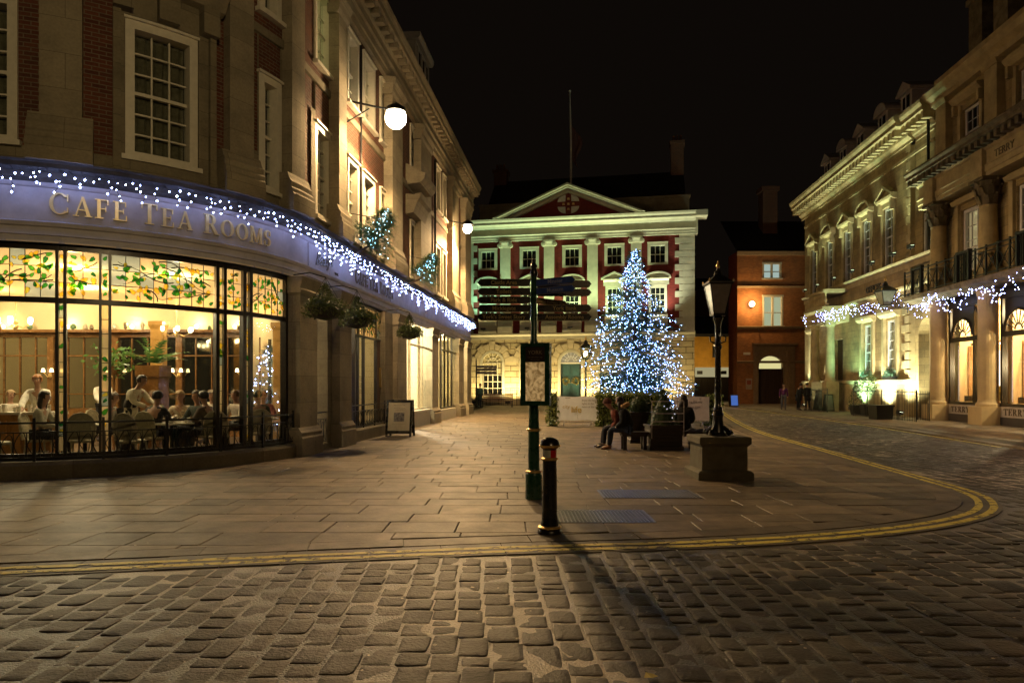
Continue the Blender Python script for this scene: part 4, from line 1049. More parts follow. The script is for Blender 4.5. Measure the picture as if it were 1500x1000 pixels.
# pilasters, quoins, string, entablature
for p in (740.5, 804.5, 868, 932):
    x = FM.S(p); b = MB()
    b.pbox(FM, x-.42, x+.42, 7.05, 13.1, -.04, .16)
    b.pprofile(FM, x-.62, x+.62, [(-.04,5.99),(.36,5.99),(.36,6.5),(.30,6.55),(.30,6.75),(.24,6.82),(.24,6.95),(.17,7.05),(-.04,7.06)])
    b.pprofile(FM, x-.5, x+.5, [(-.04,13.08),(.2,13.1),(.24,13.3),(.30,13.46),(.30,13.6),(-.04,13.62)])
    for sg in (-1, 1):
        b.tube([FM.P(x+sg*.46, 13.26, -.02), FM.P(x+sg*.46, 13.26, .30)], .19, 12); b.tube([FM.P(x+sg*.46, 13.26, .30), FM.P(x+sg*.46, 13.26, .34)], .09, 8)
    b.build('pilaster', CREAM_M, mansion)
for sd in (0, 1):
    b = MB(); z = 5.98; k = 0
    while z < 13.4:
        l = .95 if k % 2 else .62
        if sd: b.pbox(FM, WM-l-.55, WM+.02, z+.02, z+.5, -.04, .08)
        else: b.pbox(FM, -.02, l-.15, z+.02, z+.5, -.04, .08)
        z += .53; k += 1
    if sd: b.pbox(FM, WM-.9, WM+.01, 5.95, 13.7, -.04, .05)
    else: b.pbox(FM, 0, .45, 5.95, 13.7, -.04, .05)
    b.build('quoins', CREAM_M, mansion)
b = MB(); b.pprofile(FM, -.05, WM+.05, [(-.04,5.45),(.08,5.45),(.08,5.7),(.14,5.74),(.30,5.82),(.30,5.93),(-.04,5.97)])
b.pprofile(FM, -.05, WM+.08, [(-.04,13.62),(.18,13.62),(.18,13.8),(.22,13.82),(.22,14.0),(.28,14.06),(.28,14.12),(.18,14.14),(.18,14.62),(.26,14.68),(.34,14.80),(.85,14.86),(.85,15.04),(.95,15.14),(1.0,15.28),(-.04,15.36)])
# side returns of the great cornice
b.pbox(FM, WM+.05, WM+.95, 14.86, 15.3, -.5, .97); b.pbox(FM, WM, WM+.25, 13.62, 14.8, -.6, .2)
b.build('entablature', CREAM_M, mansion)
pl, pr = FM.S(722, .9), FM.S(945, .9); pm = (pl+pr)/2; ZA = 17.95
b = MB(); b.prism([(pl+.9,15.36),(pr-.9,15.36),(pm,ZA-.45)], lambda x, z, t: FM.P(x, z, t), -.1, .12); b.build('tympanum', REDB, mansion)
b = MB()
for sg, e in ((-1, pl), (1, pr)):
    for (w0, w1, o1) in ((0,.16,1.12),(.16,.34,1.02),(.34,.62,.42)):
        q = [(e, 15.36), (pm, ZA)]; dx = (pm-e); q = [(e+ (dx*w0/ (ZA-15.36))*1.0, 15.36), (pm, ZA-w0), (pm, ZA-w1), (e+(dx*w1/(ZA-15.36)), 15.36)]
        b.prism(q, lambda x, z, t: FM.P(x, z, t), -.3, o1)
b.build('pediment_cornice', CREAM_M, mansion)
# painted arms in the tympanum: pale quarters parted by a red cross on a dark cartouche
b = MB(); cz = 16.45
def oval(rx, rz, t0, t1, m, q=None, n=28):
    pts_ = [(pm+rx*math.cos(2*math.pi*i/n), cz+rz*math.sin(2*math.pi*i/n)) for i in range(n)]
    b.prism(pts_, lambda x, z, t: FM.P(x, z, t), t0, t1, m)
oval(.98, .84, .12, .16, 0)
for sx_, sz_ in ((1,1),(-1,1),(1,-1),(-1,-1)):
    q = [(pm+sx_*.25, cz+sz_*.22)] + [(pm+sx_*(.22+.66*math.cos(a)), cz+sz_*(.2+.55*math.sin(a))) for a in [R(k*15) for k in range(7)]]
    b.prism(q, lambda x, z, t: FM.P(x, z, t), .16, .20, 1)
for dx, dz in ((0,0),(.4,0),(-.4,0),(0,.42),(0,-.42)): b.prism([(pm+dx-.10, cz+dz-.07),(pm+dx+.12, cz+dz-.07),(pm+dx+.08, cz+dz+.09),(pm+dx-.08, cz+dz+.09)], lambda x, z, t: FM.P(x, z, t), .16, .215, 2)
b.build('coat_of_arms', [mat('arms_red', (.16,.02,.015), .6), mat('arms_white', (.62,.60,.55), .5), GOLD], mansion)
b = MB(); b.pbox(FM, .6, WM-.3, 15.3, 17.05, -2.2, -1.6, back=True); b.pbox(FM, .5, WM-.2, 17.05, 17.2, -2.3, -1.5, back=True); b.build('parapet', STONE_G, mansion)
b = MB(); b.face([FM.P(0,15.3,-.9),FM.P(WM,15.3,-.9),FM.P(WM,15.25,-3),FM.P(0,15.25,-3)]); b.face([FM.P(1,16.9,-2.4),FM.P(WM-.5,16.9,-2.4),FM.P(WM-.5,20.6,-6.5),FM.P(1,20.6,-6.5)])
b.face([FM.P(WM-.5,16.9,-2.4),FM.P(WM-.5,16.9,-10),FM.P(WM-.5,20.6,-6.5)]); b.face([FM.P(1,16.9,-2.4),FM.P(1,16.9,-10),FM.P(1,20.6,-6.5)])
b.build('roof', SLATE, mansion)
for a, q, zt in ((WM-1.6, WM-.5, 23.6), (.9, 2.1, 22.0)):
    b = MB(); b.pbox(FM, a, q, 17, zt-.5, -7, -6, back=True); b.pbox(FM, a-.1, q+.1, zt-.7, zt-.4, -7.1, -5.9, back=True)
    for k in range(3): p = FM.P(a+.25+.3*k, 0, -6.5); b.lathe([(.13,0),(.11,.6)], p[:2], 8, z0=zt-.4)
    b.build('chimney', BRICK, mansion)
x = FM.S(836, -1); p = FM.P(x, 0, -1.2)
fp = thing('flagpole', 'tall white flagpole with a limp dark flag above the mansion pediment', 'flagpole', (p[0], p[1], 15.4))
b = MB(); b.tube([(p[0],p[1],15.3),(p[0],p[1],22),(p[0]-.1,p[1],26.2)], [.10,.08,.05], 8); b.sphere((p[0]-.1,p[1],26.25), .12); b.build('pole', mat('grey_white_paint', (.42,.40,.36), .5), fp)
b = MB(); n = 12
for j in range(7):
    for i in range(5):
        def fq(i, j): return (p[0]+.05+.22*i/1.2*(.7+.3*math.sin(j*.9)), p[1]+.12*math.sin(i*2.2+j*.5), 23.4-.42*j-.16*i)
        b.face([fq(i,j), fq(i+1,j), fq(i+1,j+1), fq(i,j+1)])
b.build('flag', mat('dark_flag', (.10,.05,.05), .9), fp)
# floodlights on the string course and at the foot of the wall
def flood(F, s, z, o, aim, power, color, label, size=.2, angle=110, grp='floodlights', bs=(1,1)):
    loc = Vector(F.P(s, z, o)); t = thing('floodlight', label, 'floodlight', tuple(loc), group=grp)
    a = Vector(aim); d = (a-loc).normalized(); q = d.to_track_quat('Z', 'Y').to_matrix().to_4x4()
    b = MB(); M = Matrix.Translation(loc) @ q
    b.box(-.20, .20, -.10, .10, -.16, -.06, M=M); b.box(-.20, .20, .09, .11, -.06, .02, M=M); b.box(-.20, .20, -.11, -.09, -.06, .02, M=M)
    b.tube([loc-Vector((0,0,.0))-d*.12, (loc.x, loc.y, loc.z-.25)], .03, 6); b.build('housing', BLACK, t)
    b = MB(); b.box(-.18, .18, -.08, .08, -.059, -.05, M=M); b.build('lens', glow('flood_lens_'+color[0], color[1], 6), t)
    point_lamp(t, tuple(loc+d*.03), power, color[1], size, 'flood_light', spot=angle, aim=tuple(a), blend=.8)
    return t
GREEN = ('green', (.74,1.0,.50)); AQUA = ('aqua', (.45,1.0,.62)); WARM = ('warm', (1,.76,.32)); WHT = ('white', (.95,1.0,.70))
mids = [FM.S(p) for p in (712, 775, 836, 898, 962)]
for k, s in enumerate(mids):
    flood(FM, s+.1, 6.3, 1.45, FM.P(s+.1, 14.0, .55), 2000 if k < 4 else 2300, AQUA if k < 1 else (GREEN if k < 4 else WHT), 'small black floodlight on the stone ledge under the mansion window number %s from the left' % ['one','two','three','four','five'][k] if False else ['black floodlight on the mansion ledge behind the left finger boards','black floodlight on the mansion ledge just left of the signpost pole','black floodlight on the mansion ledge above the teal door','black floodlight on the mansion ledge hidden behind the christmas tree','black floodlight on the mansion ledge right of the christmas tree'][k], angle=105, grp='floodlights along the mansion ledge')
for k, s in enumerate((MG[0]+1.6, (MG[2]+MG[3])/2+.1, MG[1]+1.5, MG[4]+1.3, MG[0]-1.2)):
    flood(FM, s, .3, 1.3, FM.P(s, 3.2, .0), (1700,1300,1100,800,700)[k], WARM, ['floodlight on the ground behind the railings by the arched window','floodlight on the ground right of the mansion steps','floodlight on the ground left of the mansion steps','floodlight on the ground at the right end of the mansion','floodlight on the ground at the left end of the mansion'][k], angle=130, grp='floodlights at the foot of the mansion')
# railings before the mansion
for a, q, lab in ((.1, MG[2]-1.9, 'black spiked railings left of the mansion steps'), (MG[2]+1.9, WM-.1, 'black spiked railings right of the mansion steps')):
    t = thing('railings', lab, 'railings', FM.P((a+q)/2, 0, 1.9)); railing(FM, t, a, q, 0, 1.25, 1.9, step=.15, scroll=False, name='railing', posts=2.4, finial=True)
# doorside hanging drape
# =============================================================== RIGHT HAND STREET FRONT
OCH = masonry('ochre_ashlar', (.34,.25,.12), (.26,.185,.085), (.11,.08,.045), .95, .38, .006, stain=.6, bump=.4)
OCHP = mat('ochre_dressed_stone', (.36,.28,.15), .8, var=.3, scale=2, bump=.25, bscale=25, spec=.2)
OCHD = mat('sooty_carved_stone', (.15,.12,.075), .9, var=.5, scale=3, bump=.6, bscale=12, spec=.15)
Z0 = .03
club = thing('stone_club_building', 'long floodlit ashlar building with pedimented windows and a deep dentil cornice', 'building', FR.P(16, 0, 0))
rA, rB, rC = FR.S(1365), FR.S(1335), FR.S(1179)
RW = [FR.S(p) for p in (1302, 1270, 1242, 1216, 1193)]; wd = .62
up = [(x-wd, x+wd, 8.15, 11.3) for x in RW] + [(FR.S(1355)-.6, FR.S(1355)+.6, 8.15, 11.5)]
lo_ = [(FR.S(p)-.62, FR.S(p)+.62, 2.0, 5.15) for p in (1306, 1272, 1193)]
dr = FR.S(1228)
b = MB()
b.pwall(FR, rB, rC, Z0, 14.4, 0, up[:5]+lo_+[(dr-.75, dr+.75, Z0, 4.6)], depth=.35)
ar = FR.S(1351)
b.pwall(FR, rA-.3, rB, Z0, 14.4, -.18, [up[5], (ar-.75, ar+.75, Z0, 4.951)], depth=.6)
arch_piece(b, FR, ar, .75, 4.2, 4.952, -.18, 1.2)
b.pbox(FR, ar-.75, ar+.75, Z0, 4.9, -3, -2.9); b.pbox(FR, ar+.75, ar+.8, Z0, 4.9, -3, -.2)
b.face([FR.P(rC,0,0), FR.P(rC,0,-12), FR.P(rC,15,-12), FR.P(rC,15,0)]); b.build('ashlar_wall', OCH, club)
for a, q, c, d in up: sash(FR, club, a, q, c, d, 0 if a > rB else -.18, nx=2, nz=6, fw=.10, fo=-.08, mats=(WHITE_C, PANE), sill=False, curtain=True)
for a, q, c, d in lo_: sash(FR, club, a, q, c, d, 0, nx=2, nz=6, fw=.10, fo=-.08, mats=(WHITE_C, PANE), sill=False, curtain=True)
for k, (a, q, c, d) in enumerate(up[:5]):
    b = MB(); m_ = (a+q)/2
    b.pbox(FR, a-.2, a, 8.1, 11.5, 0, .08); b.pbox(FR, q, q+.2, 8.1, 11.5, 0, .08); b.pbox(FR, a-.2, q+.2, 11.3, 11.55, 0, .082)
    for x in (a-.18, q+.02): b.pbox(FR, x, x+.16, 11.0, 11.56, .083, .26)
    b.pprofile(FR, a-.32, q+.32, [(0,11.55),(.14,11.56),(.30,11.64),(.34,11.76),(0,11.78)])
    if k % 2 == 0:
        for sg in (-1, 1): b.prism([(m_+sg*.98,11.76),(m_+sg*.98,11.86),(m_,12.46),(m_,12.30)], lambda x, z, t: FR.P(x, z, t), 0, .36)
        b.prism([(m_-.9,11.77),(m_+.9,11.77),(m_,12.34)], lambda x, z, t: FR.P(x, z, t), 0, .1)
    else:
        n = 10; arc = [(m_+.98*math.cos(R(180-180*i/n)), 11.77+.62*math.sin(R(180-180*i/n))) for i in range(n+1)]; inn = [(m_+.84*math.cos(R(180-180*i/n)), 11.77+.48*math.sin(R(180-180*i/n))) for i in range(n+1)]
        for i in range(n): b.prism([inn[i], inn[i+1], arc[i+1], arc[i]], lambda x, z, t: FR.P(x, z, t), 0, .34)
        b.prism(inn, lambda x, z, t: FR.P(x, z, t), 0, .10)
    b.build('window_pediment', OCHP, club)
for a, q, c, d in lo_:
    b = MB(); b.pbox(FR, a-.28, a-.04, 1.9, 5.3, 0, .14); b.pbox(FR, q+.04, q+.28, 1.9, 5.3, 0, .14); b.pprofile(FR, a-.4, q+.4, [(0,5.28),(.16,5.3),(.34,5.45),(.36,5.6),(0,5.62)])
    b.build('window_surround', OCHP, club)
b = MB()
b.pprofile(FR, rA-.3, rC+.05, [(0,7.6),(.05,7.6),(.05,7.85),(.2,7.95),(.24,8.05),(0,8.1)])
b.pprofile(FR, rA-.3, rC+.05, [(0,6.2),(.06,6.2),(.06,6.5),(.26,6.6),(.28,6.7),(0,6.74)])
b.pprofile(FR, rB, rC+.05, [(0,Z0),(.14,Z0),(.14,1.72),(.24,1.78),(.24,1.92),(0,1.96)])
b.pbox(FR, rA-.3, rC, 13.2, 13.35, 0, .06)
b.build('string_course', OCHP, club)
b = MB()
b.pprofile(FR, rB-.2, rC+.5, [(0,13.9),(.08,13.9),(.08,14.05),(.26,14.2),(.28,14.3),(.28,14.62),(.34,14.66),(.85,14.7),(.85,14.9),(.95,15.05),(.98,15.2),(.6,15.42),(-.6,15.5)])
b.pprofile(FR, rA-.3, rB-.2, [(-.18,13.9),(-.1,13.9),(-.1,14.05),(.06,14.2),(.08,14.3),(.08,14.62),(.14,14.66),(.6,14.7),(.6,14.9),(.7,15.05),(.72,15.2),(.3,15.42),(-.6,15.5)])
x = rA-.25
while x < rC+.3:
    o_ = .28 if x > rB-.2 else .08
    b.pbox(FR, x, x+.24, 14.34, 14.68, o_, o_+.44); x += .5
b.build('cornice', OCHP, club)
for sd in (0, 1):
    b = MB(); z = 2.0; k = 0
    while z < 13.7:
        l, o_ = ((.85 if k % 2 else .5), .10) if z < 6.1 else ((.48 if k % 2 else .3), .05)
        if sd: b.pbox(FR, rC-l, rC+.03, z+.03, z+.42, 0, o_)
        else: b.pbox(FR, rB, rB+l, z+.03, z+.42, 0, o_)
        z += .46; k += 1
    b.pbox(FR, *((rC-.28, rC+.02) if sd else (rB-.002, rB+.28)), 1.95, 13.8, -.2, .02)
    if not sd: b.pbox(FR, rB-.004, rB+.1, 0, 1.96, -.2, .02); b.build('quoins', OCHP, club)
b = MB()    # porch: pedestal, two columns, balcony
for sx_ in (dr-1.35, dr+1.35):
    p = FR.P(sx_, 0, 1.0); b.pbox(FR, sx_-.36, sx_+.36, Z0, 1.85, .6, 1.36, back=True); b.lathe([(.36,1.85),(.36,1.95),(.31,2.02),(.28,2.1),(.28,3.2),(.245,5.2),(.25,5.3),(.33,5.42),(.35,5.6)], p[:2], 20)
b.pprofile(FR, dr-1.75, dr+1.75, [(0,5.6),(1.38,5.6),(1.38,5.85),(1.42,5.87),(1.42,6.2),(1.6,6.4),(1.62,6.55),(0,6.6)])
b.pprofile(FR, dr-1.6, dr+1.6, [(.0,7.45),(1.45,7.45),(1.5,7.52),(1.5,7.62),(1.3,7.66),(0,7.66)])
b.pbox(FR, dr-1.6, dr+1.6, 6.6, 6.75, 1.15, 1.42)
for i in range(13):
    q = FR.P(dr-1.45+2.9*i/12, 0, 1.3); b.lathe([(.05,6.75),(.10,6.95),(.04,7.2),(.07,7.45)], q[:2], 8)
b.build('porch', OCHP, club)
b = MB(); b.pbox(FR, dr-.75, dr+.75, Z0, 4.6, -.3, -.25); b.build('door', DARKWOOD, club)
b = MB(); add_text(b, 'OFFICES', .52, lambda x, y, z: FR.P(FR.S(1277,.1)-x, 6.98+y, .03+z), ext=.02, bold=.01); b.build('lettering', BLACK, club)
b = MB(); b.face([FR.P(rA,15.45,-.3),FR.P(rC,15.45,-.3),FR.P(rC,19.5,-5.5),FR.P(rA,19.5,-5.5)]); b.build('roof', SLATE, club)
DORM = mat('dormer_paint', (.30,.25,.24), .6, var=.2)
for k, p in enumerate((1336, 1300, 1267, 1241, 1217)):
    x = FR.S(p, -1.0); b = MB(); b.pbox(FR, x, x+1.25, 15.6, 17.5, -3.4, -1.0)
    if k % 2 == 0: b.prism([(x-.18,17.5),(x+1.43,17.5),(x+1.43,17.62),(x+.62,18.15),(x-.18,17.62)], lambda s_, z, t: FR.P(s_, z, t), -3.4, -.8)
    else: b.prism([(x-.18,17.5)]+[(x+.625-.8*math.cos(R(18*i)), 17.52+.6*math.sin(R(18*i))) for i in range(11)]+[(x+1.43,17.5)], lambda s_, z, t: FR.P(s_, z, t), -3.4, -.8)
    d_ = b.build('dormer', DORM, club)
    b = MB(); b.pbox(FR, x+.25, x+1.0, 16.0, 17.35, -1.0, -.985); b.build('pane', PANE, d_)
    b = MB(); b.pbox(FR, x+.6, x+.65, 16.0, 17.35, -.985, -.95); b.pbox(FR, x+.25, x+1.0, 16.6, 16.66, -.985, -.952); b.build('frame', WHITE_C, d_)
for s, z0, z1 in ((rC-1.2, 15.5, 19.0), (rA+.6, 15.5, 20.8)):
    b = MB(); b.pbox(FR, s, s+1.1, z0, z1, -4.2, -2.6, back=True); b.pbox(FR, s-.1, s+1.2, z1-.3, z1, -4.3, -2.5, back=True); b.build('chimney', OCHD, club)
# floodlights
FG = 'floodlights along the stone club building'
for k, (p, pw, c) in enumerate(((1326,4200,WHT),(1289,3600,WHT),(1254,3400,AQUA),(1205,3200,WHT),(1183,2800,WHT))):
    s = FR.S(p, .6)
    flood(FR, s, .35, .85, FR.P(s, 4.4, .1), pw, c, ['floodlight at the foot of the quoins beside the archway','floodlight at the foot of the wall between the club windows','floodlight beside the near column of the club porch','floodlight just beyond the club porch','floodlight at the far corner of the club building'][k], angle=125, grp=FG)
for k, p in enumerate((1345, 1318, 1286, 1256, 1229, 1204, 1186)):
    s = FR.S(p, .5)
    flood(FR, s, 8.4, .85, FR.P(s, 15.2, .98), (560,720,720,720,720,720,720)[k], ('pale_green', (.80,1.0,.58)), ['ledge floodlight nearest the terrace shop','ledge floodlight between the quoins and the first pediment','ledge floodlight between the first and second pediments','ledge floodlight between the second and third pediments','ledge floodlight above the porch balcony','ledge floodlight beyond the porch balcony','ledge floodlight at the far corner of the club'][k], angle=64, grp=FG)
# railings, plants in front
t = thing('railings', 'black spear railings in front of the floodlit club wall', 'railings', FR.P(11, 0, 2.2))
railing(FR, t, FR.S(1342, 2.2), FR.S(1250, 2.2), Z0, 1.35, 2.2, step=.15, scroll=False, posts=1.6, finial=True)
t = thing('railings', 'short black railings beyond the club porch', 'railings', FR.P(20, 0, 2.0))
railing(FR, t, FR.S(1212, 2.0), FR.S(1188, 2.0), Z0, 1.35, 2.0, step=.17, scroll=False, posts=1.6, finial=True)
t = thing('railings', 'low dark railings standing before the archway', 'railings', FR.P(FR.S(1352,1.2), 0, 1.2))
railing(FR, t, FR.S(1361, 1.2), FR.S(1342, 1.2)-.1, Z0, 1.25, 1.2, step=.14, scroll=False, posts=1.2, finial=True)

# --------------------------------------------------------------- near right: shop with giant columns
terr = thing('columned_shop_building', 'stone building with giant columns, iron balcony and glowing fanlit shop windows', 'building', FR.P(0, 0, 0))
T0, T1 = -7.5, rA
COLS = [FR.S(1375, .3), FR.S(1447.5, .3)]; gapc = COLS[0]-COLS[1]; COLS += [COLS[1]-gapc*1.02, COLS[1]-gapc*2.04]
bay = [((COLS[i]+COLS[i+1])/2) for i in range(3)]
b = MB()
w1s = [(x-.78, x+.78, 5.95, 9.35) for x in bay]; w2s = [(x-.66, x+.66, 11.7, 13.75) for x in bay]
b.pwall(FR, T0, T1, 5.4, 15.2, -.1, w1s+w2s, depth=.4)
b.build('ashlar_wall', OCH, terr)
LITT = glow('warm_lit_blind', (.95,.72,.36), .42)
for k, (a, q, c, d) in enumerate(w1s): sash(FR, terr, a, q, c, d, -.1, nx=3, nz=5, fw=.14, fo=-.1, mats=(WHITE_C, PANE), sill=False, lit=LITT if k == 0 else None, curtain=True)
for a, q, c, d in w2s: sash(FR, terr, a, q, c, d, -.1, nx=3, nz=4, fw=.12, fo=-.1, mats=(WHITE_C, PANE), sill=False, curtain=False)
for a, q, c, d in w1s:
    b = MB(); b.pbox(FR, a-.3, a-.05, 5.95, 9.6, -.1, .03); b.pbox(FR, q+.05, q+.3, 5.95, 9.6, -.1, .03); b.pprofile(FR, a-.4, q+.4, [(-.1,9.6),(.1,9.62),(.2,9.8),(-.1,9.85)]); b.build('window_surround', OCHP, terr)
for a, q, c, d in w2s:
    b = MB()
    b.pbox(FR, a-.25, a-.03, 11.65, 14.0, -.1, .0); b.pbox(FR, q+.03, q+.25, 11.65, 14.0, -.1, .0); b.pprofile(FR, a-.4, q+.4, [(-.1,14.0),(.1,14.05),(.28,14.25),(.3,14.35),(-.1,14.38)])
    b.pbox(FR, a-.36, a-.2, 13.6, 14.05, 0, .2); b.pbox(FR, q+.2, q+.36, 13.6, 14.05, 0, .2); b.build('window_surround', OCHP, terr)
for x in COLS:
    p = FR.P(x, 0, .30)
    b = MB(); b.pbox(FR, x-.48, x+.48, Z0, .75, -.1, .82); b.lathe([(.44,.75),(.44,.86),(.38,.95),(.36,1.05),(.36,5.2),(.40,5.3),(.42,5.5)], p[:2], 24); b.build('lower_column', mat('cream_column_stone', (.48,.36,.19), .7, var=.15, scale=2, bump=.15), terr)
    b = MB(); b.pbox(FR, x-.45, x+.45, 5.9, 6.35, -.1, .76); b.lathe([(.42,6.35),(.42,6.45),(.36,6.55),(.35,6.7),(.35,7.6),(.30,8.85),(.33,8.9)], p[:2], 24); b.build('column_shaft', OCHP, terr)
    b = MB(); b.lathe([(.31,8.9),(.36,9.2),(.40,9.5),(.46,9.85)], p[:2], 20); rr = random.Random(4)
    for lev, (z, r, n, l) in enumerate(((8.95,.34,8,.42),(9.3,.38,8,.42),(9.6,.42,4,.32))):
        for k in range(n):
            a = 2*math.pi*(k+.5*(lev % 2))/n; c_, s_ = math.cos(a), math.sin(a)
            P_ = lambda rad, dz, tw: (p[0]+rad*c_-tw*s_, p[1]+rad*s_+tw*c_, z+dz)
            for seg in range(3):
                r0, r1 = r+.015+.03*seg, r+.03+.05*(seg+1); h0, h1 = l*seg/3, l*(seg+1)/3-(.08 if seg == 2 else 0); w0, w1 = .11-.01*seg, .10-.03*seg
                b.face([P_(r0,h0,-w0),P_(r0,h0,w0),P_(r1,h1,w1),P_(r1,h1,-w1)])
            b.sphere(P_(r+.17, l-.08, 0), .055, 6, 4)
    b.box(-.5,.5,-.5,.5,9.85,9.98, M=Matrix.Translation((p[0],p[1],0)) @ Matrix.Rotation(-.09,4,'Z')); b.build('capital', OCHD, terr)
b = MB()
b.pprofile(FR, T0, T1, [(-.1,9.98),(.62,9.98),(.62,10.15),(.66,10.17),(.66,10.38),(.7,10.42),(.6,10.46),(.6,11.0),(.7,11.06),(.74,11.15),(-.1,11.16)])
for x in COLS: b.pbox(FR, x-.4, x+.4, 10.0, 11.1, .6, .78)
b.build('entablature', OCHP, terr)
b = MB(); b.pprofile(FR, T0, T1+.1, [(.2,11.17),(.74,11.17),(.8,11.3),(1.15,11.38),(1.15,11.52),(1.25,11.62),(1.25,11.7),(-.1,11.78)])
x = T0+.1
while x < T1: b.pbox(FR, x, x+.2, 11.1, 11.37, .74, 1.1); x += .42
b.build('bracketed_cornice', OCHD, terr)
b = MB(); add_text(b, 'TERRY', .42, lambda x, y, z: FR.P(COLS[1]-1.55-x, 10.55+y, .61+z), ext=.01); b.build('lettering', OCHD, terr)
for x in COLS:
    b = MB(); b.pbox(FR, x-.42, x+.42, 11.78, 14.5, -.1, .22); b.pprofile(FR, x-.5, x+.5, [(-.1,14.48),(.26,14.5),(.34,14.7),(-.1,14.72)]); b.build('pilaster', OCHP, terr)
b = MB(); b.pprofile(FR, T0, T1+.05, [(-.1,14.7),(.24,14.7),(.26,14.9),(.5,15.05),(.55,15.2),(.6,15.3),(-.1,15.4)]); b.pbox(FR, T0, T1, 15.35, 16.1, -.6, -.1, back=True)
b.build('cornice', OCHP, terr)
b = MB(); b.face([FR.P(T0,15.5,-.6),FR.P(T1,15.5,-.6),FR.P(T1,18.6,-5.5),FR.P(T0,18.6,-5.5)]); b.face([FR.P(T1,5,-.1),FR.P(T1,15.5,-.1),FR.P(T1,18.6,-5.5),FR.P(T1,5,-5.5)]); b.build('roof', SLATE, terr)
b = MB(); s = FR.S(1480, -1.5); b.pbox(FR, s, s+1.0, 15.5, 20.5, -2.4, -1.4, back=True); b.build('chimney', OCHD, terr)
# balcony with crossed iron panels
b = MB(); b.pprofile(FR, T0, T1+.1, [(-.1,5.5),(.9,5.5),(1.0,5.58),(1.3,5.62),(1.35,5.8),(1.3,5.85),(-.1,5.86)]); b.build('balcony_slab', OCHD, terr)
b = MB(); o_ = 1.22; zb, zt = 5.86, 6.98
b.pbox(FR, T0, T1+.05, zt-.05, zt, o_-.03, o_+.03, back=True); b.pbox(FR, T0, T1+.05, zb+.05, zb+.09, o_-.02, o_+.02, back=True); b.pbox(FR, T0, T1+.05, zt-.22, zt-.19, o_-.02, o_+.02, back=True)
x = T1+.03
while x > T0:
    b.pbox(FR, x-.03, x+.03, zb, zt+.06, o_-.03, o_+.03, back=True); x2 = x-.72
    b.bar(FR.P(x,zb+.1,o_), FR.P(x2,zt-.22,o_), .022); b.bar(FR.P(x2,zb+.1,o_), FR.P(x,zt-.22,o_), .022)
    m_ = (x+x2)/2; b.tube([FR.P(m_+.13*math.cos(t), (zb+zt)/2-.06+.13*math.sin(t), o_) for t in [k*math.pi/6 for k in range(13)]], .011, 4)
    b.pbox(FR, x2+.05, x2+.07, zb, zt-.2, o_-.01, o_+.01, back=True); x = x2
for x in COLS[:3]:   # iron piers of the balcony in front of each column
    for d in (-.42, .42): b.pbox(FR, x+d-.05, x+d+.05, zb, zt+.12, o_-.04, o_+.10, back=True)
    for k in range(7): b.pbox(FR, x-.36+.12*k-.012, x-.36+.12*k+.012, zb, zt, o_+.03, o_+.06, back=True)
    b.pbox(FR, x-.48, x+.48, zt+.0, zt+.09, o_-.05, o_+.11, back=True)
b.build('balcony_railing', BLACK, terr)
pp = MB(); x = T1+.12; pp.tube([FR.P(x, 8, .1), FR.P(x, 15, .1)], .07, 8); pp.build('drainpipe', BLACK, terr)
